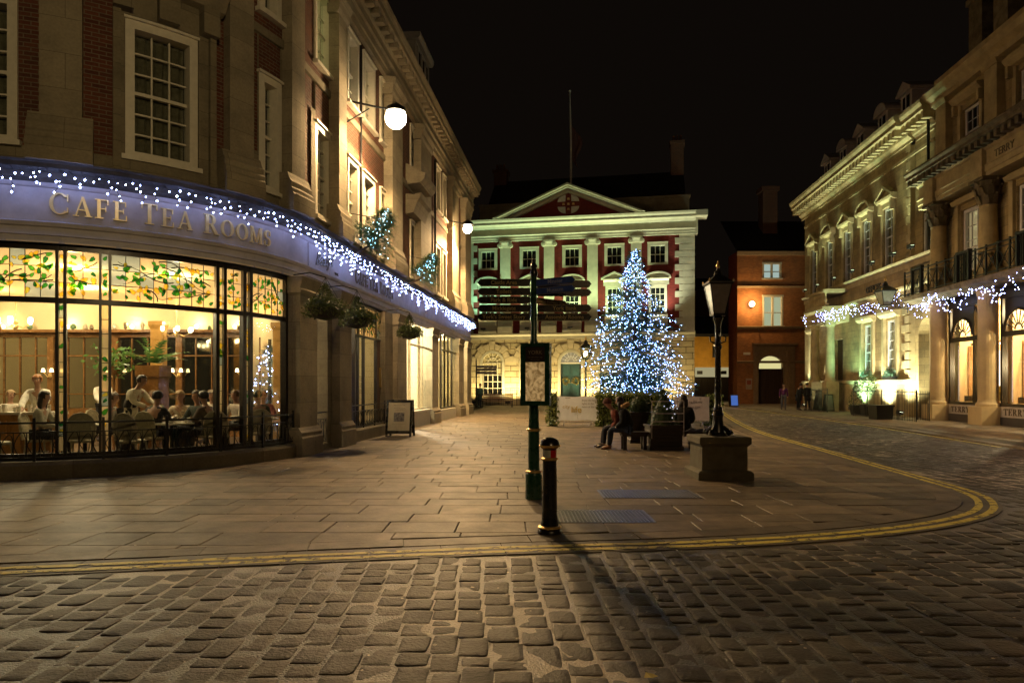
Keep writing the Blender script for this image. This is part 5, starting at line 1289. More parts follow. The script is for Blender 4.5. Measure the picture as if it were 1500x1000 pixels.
# shop windows with fanlights
SHOPW = mat('shop_panel_warm', (.75,.52,.26), .6, var=.12, scale=3, bump=.1)
def room(a, c):
    b = MB(); z1, dp = 5.2, 3.0
    for P_ in ([(a,.9,-dp),(c,.9,-dp),(c,z1,-dp),(a,z1,-dp)], [(a,.9,-.4),(a,.9,-dp),(a,z1,-dp),(a,z1,-.4)], [(c,.9,-.4),(c,.9,-dp),(c,z1,-dp),(c,z1,-.4)], [(a,z1,-.4),(c,z1,-.4),(c,z1,-dp),(a,z1,-dp)], [(a,.9,-.35),(c,.9,-.35),(c,.9,-dp),(a,.9,-dp)]):
        b.face([FR.P(*q) for q in P_])
    m_ = (a+c)/2
    b.build('shop_interior', SHOPW, terr)
    f = MB(); f.pbox(FR, m_-.9, m_-.2, 1.5, 1.56, -1.9, -1.2, back=True)
    for d in (-.85,-.25): f.pbox(FR, m_+d-.03, m_+d+.03, .95, 1.5, -1.6, -1.5, back=True)
    f.build('display_table', mat('display_wood', (.12,.08,.035), .5), terr)
    f = MB(); f.pbox(FR, a+.3, a+1.0, .95, 1.35, -1.3, -.8, back=True); f.pbox(FR, a+.3, a+.42, .95, 1.6, -1.3, -.75, back=True); f.pbox(FR, a+.9, a+1.02, .95, 1.6, -1.3, -.75, back=True); f.pbox(FR, a+.3, a+1.0, 1.3, 1.9, -1.42, -1.28, back=True); f.build('display_armchair', mat('olive_leather', (.16,.13,.03), .5), terr)
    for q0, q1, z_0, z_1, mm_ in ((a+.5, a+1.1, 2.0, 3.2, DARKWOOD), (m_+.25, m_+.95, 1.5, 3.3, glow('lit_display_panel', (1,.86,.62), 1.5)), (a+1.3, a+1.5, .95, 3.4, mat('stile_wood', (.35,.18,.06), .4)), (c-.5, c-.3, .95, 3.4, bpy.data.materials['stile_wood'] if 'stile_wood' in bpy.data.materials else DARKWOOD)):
        f = MB(); f.pbox(FR, q0, q1, z_0, z_1, -2.98, -2.9); f.build('back_panel', mm_, terr)
    f = MB(); f.pbox(FR, a+.15, c-.15, 3.42, 3.5, -.9, -.8, back=True); tr = f.build('spotlight_track', BLACK, terr)
    for k in range(7): f = MB(); f.sphere(FR.P(a+.4+(c-a-.8)*k/6, 3.40, -.85), .03, 8, 6); f.build('spot_bulb', glow('shop_spot', (1,.88,.65), 18), tr)
    f = MB()
    for k in range(26): f.octa(FR.P(c-.22+.02*math.sin(k*2.3), 1.0+k*.095, -.25), .009)
    o_l = f.build('window_lights', glow('shop_string_light', (.8,.85,1), 12), terr); o_l['kind'] = 'stuff'
    g_ = MB(); p = FR.P(m_-.55, 0, -1.5); g_.lathe([(.16,1.95),(.08,2.2)], p[:2], 12); g_.build('table_lamp_shade', glow('shop_lamp_shade', (1,.72,.34), 7), terr)
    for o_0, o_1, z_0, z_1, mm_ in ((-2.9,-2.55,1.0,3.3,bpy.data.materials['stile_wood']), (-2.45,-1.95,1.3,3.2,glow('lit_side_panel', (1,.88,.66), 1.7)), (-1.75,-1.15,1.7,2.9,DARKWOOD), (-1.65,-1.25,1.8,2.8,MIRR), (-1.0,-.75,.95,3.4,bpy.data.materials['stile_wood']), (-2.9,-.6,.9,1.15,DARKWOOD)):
        f = MB(); f.pbox(FR, c-.06-(.03 if mm_ is MIRR else 0), c-.01, z_0, z_1, o_0, o_1); f.build('side_panel', mm_, terr)
    f = MB(); f.pbox(FR, c-.85, c-.15, 1.25, 1.33, -1.5, -.95, back=True); f.pbox(FR, c-.85, c-.15, 1.33, 1.75, -1.56, -1.46, back=True); f.pbox(FR, c-.85, c-.77, .92, 1.5, -1.5, -.95, back=True); f.pbox(FR, c-.23, c-.15, .92, 1.5, -1.5, -.95, back=True); f.pbox(FR, c-.77, c-.23, .95, 1.25, -1.5, -.97, back=True); f.build('display_armchair', bpy.data.materials['olive_leather'], terr)
    point_lamp(terr, FR.P(m_-.55, 2.5, -1.3), 300, (1,.76,.42), .03, 'shop_light'); point_lamp(terr, FR.P(m_+.4, 4.7, -1.0), 800, (1,.78,.44), .03, 'shop_light')
for i in range(3):
    a, c = COLS[i+1]+.40, COLS[i]-.40; o_ = -.05
    b = MB(); b.pbox(FR, a, a+.12, .8, 5.1, o_-.1, o_+.12); b.pbox(FR, c-.12, c, .8, 5.1, o_-.1, o_+.12); b.pbox(FR, a, c, 5.05, 5.5, o_-.1, o_+.13)
    b.pbox(FR, a, c, 3.55, 3.75, o_-.1, o_+.11); b.pbox(FR, a, c, .78, .9, o_-.1, o_+.14)
    fw_ = (c-a-.24); r_ = fw_*.29; cx_ = c-.12-r_-.06; xm = cx_-r_-.10
    b.pbox(FR, xm-.05, xm+.05, .9, 5.05, o_-.08, o_+.09)
    arch_piece(b, FR, cx_, r_, 3.80, 5.06, o_+.05, .1); b.tube([FR.P(cx_+r_*math.cos(k*math.pi/16), 3.78+r_*math.sin(k*math.pi/16), o_+.07) for k in range(17)], .06, 6)
    for k in range(1, 9):
        t = math.pi*k/9; b.bar(FR.P(cx_+.2*math.cos(t), 3.78+.2*math.sin(t), o_+.04), FR.P(cx_+r_*math.cos(t), 3.78+r_*math.sin(t), o_+.04), .035)
    b.tube([FR.P(cx_+.22*math.cos(k*math.pi/10), 3.78+.22*math.sin(k*math.pi/10), o_+.04) for k in range(11)], .03, 5)
    b.bar(FR.P(a+.1,3.75,o_+.04), FR.P(xm,5.0,o_+.04), .05)
    w = b.build('shop_window', DARKWOOD, terr)
    p = MB(); p.pbox(FR, a+.1, c-.1, .9, 5.05, o_-.004, o_+.004, back=True); p.build('pane', GLASS, w)
    b = MB(); b.pbox(FR, a, c, .36, .78, -.1, .10, m=0); b.pbox(FR, a, c, Z0, .36, -.1, .12, m=1)
    sr = b.build('stall_riser', [mat('grey_marble', (.40,.35,.31), .4, var=.2), mat('dark_plinth', (.06,.05,.045), .5)], terr)
    b = MB(); x_ = c-.28; sx_ = 1.0
    roman(b, 'TERRY', .26, lambda x, z, t: FR.P(x_-x, .44+z, t), .10, .115, sx=1.1, gap=.12); b.build('lettering', mat('dull_bronze_letters', (.10,.07,.04), .4, metal=.4), sr)
    room(a, c)
# garland of lights along the right-hand fronts
rl = random.Random(31); pts = []; wires = []
ctl = [(1179,466,.7),(1205,460,1.6),(1228,455,1.9),(1252,452,1.9),(1268,450,1.0),(1300,440,.7),(1318,432,.7),(1336,446,.5),(1352,452,.5),(1366,430,1.4),(1385,444,1.5),(1405,433,1.5),(1430,424,1.5),(1450,427,1.5),(1475,412,1.5),(1500,402,1.5),(1560,395,1.5),(1660,380,1.5)]
cp = [(FR.S(p,o), FR.Z(p, y, o), o) for p, y, o in ctl]
line = []
for (s0,z0,o0),(s1,z1,o1) in zip(cp, cp[1:]):
    n = max(2, int(abs(s1-s0)/.05))
    for k in range(n):
        t = k/n; s, z, o = s0+(s1-s0)*t, z0+(z1-z0)*t, o0+(o1-o0)*t; 
        if k % 4 == 0: line.append(FR.P(s, z, o))
        if rl.random() < .95: pts.append(FR.P(s+rl.gauss(0,.05), z+rl.gauss(0,.13)-(rl.random()**3)*.45, o+rl.gauss(0,.10)))
wires = [line]
led_strand('light_garland', 'blue white light garland strung along the stone fronts and balcony on the right', pts, glow('led_garland', (.34,.42,1.0), 40), None, rad=.0165, wires=wires)
# bracket lantern on the club front
def lantern_head(t, x, y, z, s=1.0, lit=None, glasscol=None, hk=1.0):
    """four-sided tapering lantern, base at z"""
    b = MB(); r0, r1, h = .155*s, .30*s, .62*s*hk
    co = [(-1,-1),(1,-1),(1,1),(-1,1)]
    b.lathe([(r0+.02*s,0),(r0+.03*s,.04*s),(r0+.02*s,.06*s)], (x,y), z0=z, sq=True)
    for cx, cy in co: b.bar((x+cx*r0,y+cy*r0,z+.04*s), (x+cx*r1,y+cy*r1,z+h), .028*s)
    b.lathe([(r1+.02*s,h-.01),(r1+.05*s,h+.02*s),(r1+.05*s,h+.05*s),(r1-.04*s,h+.12*s),(.10*s,h+.26*s)], (x,y), z0=z, sq=True)
    b.lathe([(.10*s,h+.25*s),(.12*s,h+.28*s),(.09*s,h+.33*s),(.11*s,h+.36*s),(.05*s,h+.42*s),(.03*s,h+.46*s)], (x,y), 12, z0=z)
    o1 = b.build('lantern_frame', BLACK, t)
    b = MB(); b.lathe([(.03*s,h+.46*s),(.06*s,h+.52*s),(.045*s,h+.56*s),(.02*s,h+.60*s),(.035*s,h+.63*s),(.0,h+.70*s)], (x,y), 10, z0=z)
    for cx, cy in co: b.lathe([(.02*s,h+.05*s),(.03*s,h+.09*s),(.0,h+.15*s)], (x+cx*(r1+.03*s),y+cy*(r1+.03*s)), 6, z0=z)
    b.build('finial', GOLD, t)
    b = MB()
    for i in range(4):
        (a0,a1),(c0,c1) = co[i], co[(i+1)%4]
        b.face([(x+a0*r0,y+a1*r0,z+.05*s),(x+c0*r0,y+c1*r0,z+.05*s),(x+c0*r1,y+c1*r1,z+h),(x+a0*r1,y+a1*r1,z+h)])
    b.build('lantern_glass', glasscol or GLASS, t)
    if lit:
        b = MB(); b.sphere((x,y,z+.33*s), .09*s, 10, 8, sz=1.4); b.build('bulb', lit, t)
    return t
sL_ = FR.S(1297, 1.6); p = FR.P(sL_, 0, 1.6); q = FR.P(sL_+ -1.2, 0, .3)
t = thing('wall_lantern', 'unlit black lantern on a scrolled bracket in front of the stone club wall', 'lantern', (p[0],p[1],5.6))
frost = mat('milky_glass', (.30,.32,.26), .3, bump=0)
lantern_head(t, p[0], p[1], 5.55, 1.15, glasscol=frost)
s2 = FR.S(1330, .1); q0 = Vector(FR.P(s2, 6.0, .05)); q1 = Vector((p[0],p[1],5.5))
b = MB(); b.tube([q0, q0.lerp(q1,.3)+Vector((0,0,.35)), q0.lerp(q1,.6)+Vector((0,0,.2)), q1+Vector((0,0,-.05)), q1], .035, 8); b.tube([q0-Vector((0,0,.5)), q0.lerp(q1,.35)-Vector((0,0,.3)), q0.lerp(q1,.5)+Vector((0,0,.2))], .025, 6)
b.tube([q0.lerp(q1,.5)+Vector((0,.0,-.12))+Vector((math.cos(k)*.12,0,math.sin(k)*.12)) for k in range(7)], .02, 6); b.box(q0.x-.05,q0.x+.12,q0.y-.08,q0.y+.08,q0.z-.7,q0.z+.3); b.build('bracket', BLACK, t)

# =============================================================== BRICK HOUSE CLOSING THE CORNER
ORB = masonry('orange_red_brick', (.34,.13,.042), (.24,.085,.028), (.22,.12,.06), .23, .075, .007, stain=.45, bump=.4)
inn = thing('brick_inn_building', 'orange brick building with a stone arched doorway and lit mullioned windows', 'building', (22.5, 59.5, 0))
X = lambda p: (p-750)/1000*59.5-19.4
Zh = lambda y: EYE+(565-y)/1000*59.5
b = MB(); d0, d1 = X(1111), X(1147)
b.pwall(FH, X(1080), X(1200), .0, 13.3, 0, [(X(1117.5),X(1144),Zh(408),Zh(385)), (X(1117),X(1147),Zh(478),Zh(433)), (d0,d1,0,4.2)], depth=.3)
b.face([FH.P(X(1080),0,0),FH.P(X(1080),0,-2.4),FH.P(X(1080),13.3,-2.4),FH.P(X(1080),13.3,0)]); b.build('brick_wall', ORB, inn)
INS = mat('brown_stone_trim', (.20,.13,.07), .8, var=.25)
b = MB()
for y, h in ((420,.22),(480,.28),(530,.22),(371,.4)): b.pprofile(FH, X(1080)-.05, X(1200), [(0,Zh(y)-h/2),(.12,Zh(y)-h/2+.04),(.18,Zh(y)+h/2-.05),(0,Zh(y)+h/2)])
b.build('string_course', INS, inn)
b = MB(); sx0, sx1 = X(1103), X(1164)
b.pwall(FH, sx0, sx1, 0, 5.0, .1, [(d0,d1,0,4.25)], depth=.35); mdx = (d0+d1)/2; rr_ = (d1-d0)/2
n = 14
for i in range(n):
    t0, t1 = math.pi*i/n, math.pi*(i+1)/n; hz = 1.0
    x0, z0 = mdx-rr_*math.cos(t0), 3.2+hz*math.sin(t0)**.8; x1, z1 = mdx-rr_*math.cos(t1), 3.2+hz*math.sin(t1)**.8
    b.face([FH.P(x0,z0,.1),FH.P(x1,z1,.1),FH.P(x1,4.26,.1),FH.P(x0,4.26,.1)]); b.face([FH.P(x0,z0,.1),FH.P(x0,z0,-.3),FH.P(x1,z1,-.3),FH.P(x1,z1,.1)])
b.pprofile(FH, sx0-.1, sx1+.1, [(.1,5.0),(.3,5.05),(.45,5.2),(.45,5.3),(0,5.32)]); b.pbox(FH, X(1152), X(1156), 0, 4.6, .1, .22); b.pbox(FH, X(1106), X(1109), 0, 4.6, .1, .22)
b.build('door_surround', INS, inn)
b = MB(); b.pbox(FH, d0, d1, 0, 3.0, -.34, -.28)
for k in range(1, 6): x = d0+(d1-d0)*k/6; b.pbox(FH, x-.02, x+.02, 0, 3.0, -.28, -.26)
b.pbox(FH, d0, d1, 3.0, 3.1, -.3, -.22); b.build('door', mat('dark_oak_door', (.035,.018,.010), .5), inn)
b = MB(); b.pbox(FH, d0+.05, d1-.05, 3.1, 4.25, -.33, -.30); b.build('fanlight_pane', glow('lit_fanlight', (.95,.85,.38), .75), inn)
def casement(x0, x1, z0, z1, glow_c, s_):
    b = MB(); xm = (x0+x1)/2
    for x in (x0, xm, x1): b.pbox(FH, x-.07, x+.07, z0, z1, -.2, .02)
    b.pbox(FH, x0-.1, x1+.1, z1-.05, z1+.12, -.2, .06); b.pbox(FH, x0-.15, x1+.15, z0-.15, z0, -.2, .12); zm = z0+(z1-z0)*.45; b.pbox(FH, x0, x1, zm-.03, zm+.03, -.2, -.05)
    w = b.build('window', mat('pale_mullion', (.40,.36,.28), .6), inn)
    b = MB(); b.pbox(FH, x0, x1, z0, z1, -.25, -.22); b.build('pane', glow('lit_pane', glow_c, s_), w)
casement(X(1118), X(1143.5), Zh(407), Zh(386), (.62,.80,.72), .55); casement(X(1118), X(1146), Zh(477), Zh(434), (.72,.80,.50), .5)
b = MB(); b.face([FH.P(X(1078),13.3,.2),FH.P(X(1205),13.3,.2),FH.P(X(1205),17,-4.5),FH.P(X(1078),17,-4.5)]); b.build('roof', SLATE, inn)
b = MB(); b.box(22.8, 24.1, 62, 63.2, 14, 19.3); b.box(22.65, 24.25, 61.85, 63.35, 19.3, 19.7); b.build('chimney', BRICK, inn)
b = MB(); b.pbox(FH, X(1089), X(1099), Zh(519.5), Zh(516), 0, .03); b.build('street_nameplate', mat('white_plate', (.5,.45,.38), .4), inn)
b = MB(); b.pbox(FH, X(1092.5), X(1101.5), Zh(570), Zh(554), 0, .04, m=0); b.pbox(FH, X(1094), X(1100), Zh(563), Zh(557), .04, .045, m=1); b.build('poster', [mat('poster_paper', (.30,.22,.15), .5), mat('poster_red', (.25,.05,.03), .5)], inn)
b = MB(); b.tube([FH.P(X(1112),Zh(484),0), FH.P(X(1106),Zh(484)+.1,.6)], .03, 6); b.build('hanging_bracket', BLACK, inn)
p = FH.P(X(1099), Zh(446), .45)
t = thing('wall_lamp', 'round glowing lamp on the orange brick wall', 'lamp', p)
b = MB(); b.tube([(p[0],59.5,p[2]-.3),(p[0],59.2,p[2]-.25),p], .04, 6); b.build('bracket', BLACK, t); b = MB(); b.sphere(p, .24, 12, 8); b.build('globe', glow('wall_lamp_glow', (1,.78,.42), 14), t)
point_lamp(t, (p[0], p[1]-.35, p[2]), 520, (1,.62,.22), .2)
# buildings in the lane between
FB = Facade((19.0, 74), (1, 0), (0, -1)); XB = lambda p: (p-750)/1000*74-19.0; ZB = lambda y: EYE+(565-y)/1000*74
lane = thing('ochre_rendered_building', 'ochre rendered building with a cream shop sign at the end of the lane', 'building', (21.5, 74, 0))
b = MB(); b.pwall(FB, XB(1000), XB(1069), 3.6, ZB(493), 0); b.build('rendered_wall', mat('ochre_render', (.55,.30,.045), .8, var=.2, scale=1.5), lane)
b = MB(); b.pbox(FB, XB(1018), XB(1068), ZB(552), ZB(538), 0, .25, m=0)
for p_ in (1024, 1059): b.pbox(FB, XB(p_-4), XB(p_+4), ZB(548), ZB(543), .25, .3, m=1)
b.build('shop_sign', [glow('cream_lit_sign', (.75,.66,.36), .45), BLACK], lane)
b = MB(); b.pbox(FB, XB(1010), XB(1069), ZB(493), ZB(493)+.3, 0, .3); b.face([FB.P(XB(1000),ZB(493)+.3,.3),FB.P(XB(1069),ZB(493)+.3,.3),FB.P(XB(1069),ZB(493)+2.5,-3),FB.P(XB(1000),ZB(493)+2.5,-3)]); b.build('roof', LEAD, lane)
b = MB(); b.pbox(FB, XB(1010), XB(1069), 0, ZB(552), -.2, .0); 
for k in range(6): b.pbox(FB, XB(1018)+.7*k, XB(1018)+.7*k+.08, .4, 2.5, 0, .08)
b.pbox(FB, XB(1016), XB(1069), .0, .4, 0, .1); b.build('shopfront', DARKWOOD, lane)
b = MB(); b.pbox(FB, XB(1040), XB(1048), ZB(524), ZB(508), .9, 1.0, back=True); b.tube([FB.P(XB(1044),ZB(506),0),FB.P(XB(1044),ZB(506),1.2)], .04, 6); b.build('hanging_sign', BLACK, lane)
point_lamp(lane, (20.6, 70.5, 4.2), 260, (1,.66,.25), .3, 'lane_light')
dk = thing('dark_tall_building', 'unlit tall building with one row of small lit windows behind the lane', 'building', (22, 82, 0))
FD = Facade((19.0, 82), (1, 0), (0, -1)); XD = lambda p: (p-750)/1000*82-19.0; ZD = lambda y: EYE+(565-y)/1000*82
b = MB(); b.pwall(FD, XD(1000), XD(1100), 0, ZD(425), 0, [(XD(a), XD(a+3.4), ZD(482), ZD(474)) for a in (1035,1039.5,1051,1055,1059.5)], depth=.2); b.build('wall', BRICK, dk)
for a in (1035,1039.5,1051,1055,1059.5):
    b = MB(); b.pbox(FD, XD(a), XD(a+3.4), ZD(482), ZD(474), -.25, -.2); b.build('window', glow('small_lit_window', (.9,.85,.45), .6), dk)
b = MB(); b.face([FD.P(XD(995),ZD(425),.3),FD.P(XD(1105),ZD(425),.3),FD.P(XD(1105),ZD(400),-4),FD.P(XD(995),ZD(400),-4)]); b.build('roof', SLATE, dk)
# =============================================================== STREET LAMPS ON THE LEFT FRONT
def wall_street_lamp(s, o, z, power, label, r=.20):
    p = Vector(FL.P(s, z, o)); t = thing('wall_street_lamp', label, 'street lamp', (p.x, p.y, z), group='sodium street lamps on the cafe street front')
    w = Vector(FL.P(s-.5, z+.35, .0)); b = MB(); b.tube([w, w.lerp(p,.5)+Vector((0,0,.10)), p+Vector((0,0,.22))], .03, 8); b.tube([w-Vector((0,0,.6)), w.lerp(p,.45)], .018, 6)
    b.lathe([(.02,.46),(.10,.40),(.26,.30),(.30,.20),(.29,.17)], (p.x,p.y), 18, z0=z); b.build('bracket', BLACK, t, smooth=True)
    b = MB(); b.sphere(p, r, 18, 12); b.build('globe', glow('sodium_globe', (1,.80,.50), 60), t, smooth=True)
    point_lamp(t, (p.x, p.y, z-.22), power, SODIUM, .16, 'street_light', spot=172, aim=(p.x+.9, p.y-.3, z-5), blend=.25)
    point_lamp(t, (p.x+.05, p.y, z-.24), power*.13, SODIUM, .18, 'street_light_spill')
    return t
wall_street_lamp(3.55, 1.25, 9.2, 11000, 'blazing street lamp bracketed high on the cafe front above the wall tree', .30)
wall_street_lamp(FL.S(685, 1.0), 1.0, 9.25, 7500, 'glowing street lamp bracketed near the far end of the cafe front', .22)
# lamps of the street behind the camera, on plain posts
for x, y, z, pw, lab in ((5.0, -8.0, 8.6, 2600, 'tall post lamp with a round globe across the road from the cafe'),):
    t = thing('street_lamp', lab, 'street lamp', (x, y, 0)); b = MB(); b.lathe([(.12,0),(.12,.8),(.07,1.0),(.05,z+.1)], (x,y), 12); b.tube([(x,y,z+.1),(x-.2,y+.4,z+.3),(x-.3,y+.8,z+.15)], .04, 8); b.build('post', BLACK, t)
    b = MB(); b.sphere((x-.3,y+.8,z), .18, 12, 8); b.build('globe', glow('post_lamp_globe', (1,.80,.50), 30), t)
    point_lamp(t, (x-.5, y+1.1, z), pw, (1,.74,.36), .15, 'post_light', spot=50, aim=(-8.2, 13, 9.5), blend=.6)
    point_lamp(t, (x-.3, y+.8, z-.25), 900, SODIUM, .25)

# =============================================================== FINGERPOST
GRN = mat('dark_green_enamel', (.016,.085,.045), .28, var=.25, scale=6, bump=.05, spec=.6, coat=.4)
BLK = mat('black_enamel', (.010,.010,.009), .28, var=.3, scale=6, bump=.05, spec=.6, coat=.4)
px_, py_ = .31, 9.7
fp = thing('fingerpost', 'dark green fingerpost with black and blue direction boards and a map case', 'signpost', (px_, py_, 0))
b = MB(); b.lathe([(.122,0),(.118,.34),(.112,.37),(.085,.40),(.08,.44),(.078,.98),(.072,1.1),(.066,2.2),(.045,2.26),(.042,3.15),(.05,3.17),(.03,3.22)], (px_,py_), 24); b.build('pole', GRN, fp, smooth=True)
b = MB(); b.lathe([(.085,.365),(.118,.375),(.118,.395),(.085,.41)], (px_,py_), 24); b.build('gilt_ring', GOLD, fp, smooth=True); b = MB(); b.lathe([(.079,.955),(.10,.965),(.10,.99),(.079,1.0)], (px_,py_), 24); b.build('gilt_ring', GOLD, fp, smooth=True)
b = MB(); b.lathe([(.045,3.15),(.06,3.2),(.035,3.27),(.05,3.30),(.02,3.36),(.008,3.46),(.0,3.52)], (px_,py_), 14); b.build('finial', BLK, fp, smooth=True)
ang = R(-14); Mp = Matrix.Translation((px_+.03, py_-.12, 0)) @ Matrix.Rotation(ang, 4, 'Z')
b = MB(); b.box(-.20,.20,-.075,.075,1.33,2.19, M=Mp); b.box(-.205,-.165,-.095,.07,1.325,2.195, M=Mp); b.box(.165,.205,-.095,.07,1.325,2.195, M=Mp); b.box(-.165,.165,-.095,.07,2.15,2.193, M=Mp); b.box(-.165,.165,-.095,.07,1.327,1.375, M=Mp)
mc = b.build('map_case', GRN, fp)
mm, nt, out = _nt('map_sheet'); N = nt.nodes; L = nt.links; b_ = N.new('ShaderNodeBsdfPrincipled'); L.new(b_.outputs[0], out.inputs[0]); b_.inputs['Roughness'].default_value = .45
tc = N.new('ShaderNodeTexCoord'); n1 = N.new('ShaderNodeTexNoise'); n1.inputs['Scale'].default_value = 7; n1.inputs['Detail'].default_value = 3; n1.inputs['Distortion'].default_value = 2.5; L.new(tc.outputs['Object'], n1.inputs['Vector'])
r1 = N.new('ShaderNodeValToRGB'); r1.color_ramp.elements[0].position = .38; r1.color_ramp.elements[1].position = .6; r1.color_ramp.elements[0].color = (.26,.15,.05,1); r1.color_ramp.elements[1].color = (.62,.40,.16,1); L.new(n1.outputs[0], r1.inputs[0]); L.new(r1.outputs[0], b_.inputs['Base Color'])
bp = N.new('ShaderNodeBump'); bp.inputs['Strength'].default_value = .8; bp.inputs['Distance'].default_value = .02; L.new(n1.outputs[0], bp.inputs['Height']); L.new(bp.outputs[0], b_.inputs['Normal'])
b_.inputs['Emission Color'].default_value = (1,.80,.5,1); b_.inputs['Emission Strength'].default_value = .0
L.new(r1.outputs[0], b_.inputs['Emission Color']); b_.inputs['Emission Strength'].default_value = .55  # glow put into the printed map itself, the sheet is no lamp
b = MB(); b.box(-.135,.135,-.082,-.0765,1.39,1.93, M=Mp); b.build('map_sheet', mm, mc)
b = MB(); b.box(-.135,.135,-.082,-.0765,1.94,2.14, M=Mp); b.build('header_panel', mat('brown_header', (.05,.035,.03), .4), mc)
b = MB(); add_text(b, 'YORK', .075, lambda x, y, z: Mp @ Vector((x, -.084-z, 2.04+y)), ext=.001); add_text(b, 'City information map', .024, lambda x, y, z: Mp @ Vector((x, -.084-z, 1.99+y)), ext=.001); add_text(b, 'You are here', .024, lambda x, y, z: Mp @ Vector((x, -.084-z, 1.955+y)), ext=.001)
b.build('lettering', mat('cream_letters', (.40,.34,.28), .5), mc)
BLUE = mat('blue_board', (.07,.14,.55), .45, var=.2, scale=12, bump=.05)
SGOLD = mat('dull_gold_paint', (.48,.39,.17), .5, metal=.1, bump=0)
def finger(z, ang, l, txt, board, tcol, h=.105, base=.05, fl_=1, tip=True, side_=1):
    """board leaving the pole along direction ang (0 = to the right); text on the side facing -y"""
    M = Matrix.Translation((px_, py_, z)) @ Matrix.Rotation(ang, 4, 'Z'); s_ = fl_
    b = MB(); e = .05 if tip else 0
    prof = [(base,-h/2),(l-e,-h/2)] + ([(l-e*.6,-h*.36),(l,0),(l-e*.6,h*.36)] if tip else []) + [(l-e,h/2),(base,h/2)]
    fn = lambda a, c, t: M @ Vector((s_*a, t, c))
    b.prism(prof, fn, -.012, .012); o = b.build('finger_board', board, fp)
    b = MB()
    for (a0,c0),(a1,c1) in (((base+.01,-h/2+.006),(l-e,-h/2+.006)),((base+.01,h/2-.006),(l-e,h/2-.006))): b.bar(fn(a0,c0,-.014), fn(a1,c1,-.014), .007, .004)
    b.build('border', SGOLD, o)
    b = MB(); add_text(b, txt, .078, lambda x, y, zz: fn(s_*( (l+base)/2*s_ + x) if True else 0, -.024+y, -.0135-zz), ext=.0012, bold=.001)
    b.build('lettering', tcol, o)
for z, tx in ((3.065,'Castle Area'),(2.938,'Toilets'),(2.818,'Park & Ride'),(2.70,'Micklegate'),(2.578,"York's Sweet Story")): finger(z, R(0.0), .80, tx, BLK, SGOLD, fl_=-1, tip=True)
for z in (3.045, 2.925): finger(z, R(0), .82, '', BLK, SGOLD)
finger(3.055, R(-34), .66, 'Minster', BLUE, mat('pale_blue_letters', (.45,.50,.75), .5), h=.10); finger(2.935, R(-34), .66, 'Museum', BLUE, bpy.data.materials['pale_blue_letters'], h=.10)
finger(2.815, R(42), .68, 'National Railway Museum', mat('brass_board', (.42,.31,.12), .45, metal=.2), mat('dark_on_brass', (.85,.75,.5), .5), h=.085)
finger(2.70, R(-1), .82, 'York Bank', BLK, SGOLD); finger(2.575, R(-1), .82, 'Assembly Rooms', BLK, SGOLD)

# =============================================================== BOLLARD
bx, by = .41, 7.44
bo = thing('bollard', 'black cast bollard with gilt rings and a red and white band by the kerb', 'bollard', (bx, by, 0))
b = MB(); b.lathe([(.135,0),(.135,.03),(.12,.05),(.10,.06),(.098,.10),(.088,.14),(.083,.20),(.076,.78),(.08,.80)], (bx,by), 28)
b.lathe([(.07,.90),(.085,.925),(.11,.945),(.115,.955),(.11,.975),(.10,1.0),(.075,1.025),(.03,1.04),(0,1.043)], (bx,by), 28); b.build('body', BLK, bo, smooth=True)
for pr_ in ([(.108,.055),(.128,.06),(.128,.075),(.105,.085)], [(.077,.79),(.094,.80),(.094,.815),(.077,.825)], [(.088,.922),(.119,.943),(.119,.957),(.10,.965)]):
    b = MB(); b.lathe(pr_, (bx,by), 28); b.build('gilt_ring', GOLD, bo, smooth=True)
b = MB()
for k in range(4): b.lathe([(.0735,.815),(.0735,.905)], (bx,by), 8, a0=R(-85+90*k), a1=R(5+90*k), m=(k+1) % 2)
b.build('reflective_band', [mat('white_reflector', (.55,.60,.55), .3), mat('red_reflector', (.55,.015,.015), .25)], bo)

# =============================================================== LAMP ON STONE PLINTH
lx, ly = 3.62, 12.0
lp = thing('lamp_post', 'black ornate lamp post with an unlit four-sided lantern on a mossy stone plinth', 'street lamp', (lx, ly, 0))
b = MB(); b.lathe([(.47,0),(.47,.12),(.44,.15),(.39,.17),(.385,.56),(.42,.60),(.44,.62),(.44,.71),(.42,.73)], (lx,ly), sq=True, z0=0)
for sg in (-1,1): b.box(lx-.28, lx+.28, ly+sg*.388-.004, ly+sg*.388+.004, .23, .50); b.box(lx+sg*.388-.004, lx+sg*.388+.004, ly-.28, ly+.28, .23, .50)
b.build('plinth', mat('mossy_stone', (.17,.15,.08), .85, var=.45, scale=4, bump=.5, bscale=20, c2=(.17,.15,.10)), lp)
b = MB(); z0 = .73
b.lathe([(.16,0),(.16,.04),(.12,.07),(.10,.16),(.085,.30),(.09,.34),(.105,.36),(.09,.39),(.075,.42),(.085,.45),(.062,.50),(.055,.60),(.048,1.5),(.06,1.52),(.075,1.56),(.055,1.60),(.045,1.70),(.05,1.95),(.07,2.0),(.09,2.06),(.06,2.1)], (lx,ly), 20, z0=z0)
for k in range(4):   # cast dolphins feet
    a = math.pi/4+math.pi/2*k; d = Vector((math.cos(a), math.sin(a), 0)); c = Vector((lx,ly,z0))
    b.tube([c+d*.10+Vector((0,0,.16)), c+d*.17+Vector((0,0,.10)), c+d*.22+Vector((0,0,.04)), c+d*.26+Vector((0,0,.06)), c+d*.24+Vector((0,0,.11))], [.03,.04,.045,.035,.015], 8)
for k in range(4):
    a = math.pi/2*k; d = Vector((math.cos(a), math.sin(a), 0)); c = Vector((lx,ly,z0+1.62)); b.tube([c+d*.05, c+d*.13+Vector((0,0,.03)), c+d*.14+Vector((0,0,.11)), c+d*.08+Vector((0,0,.13))], .014, 6)
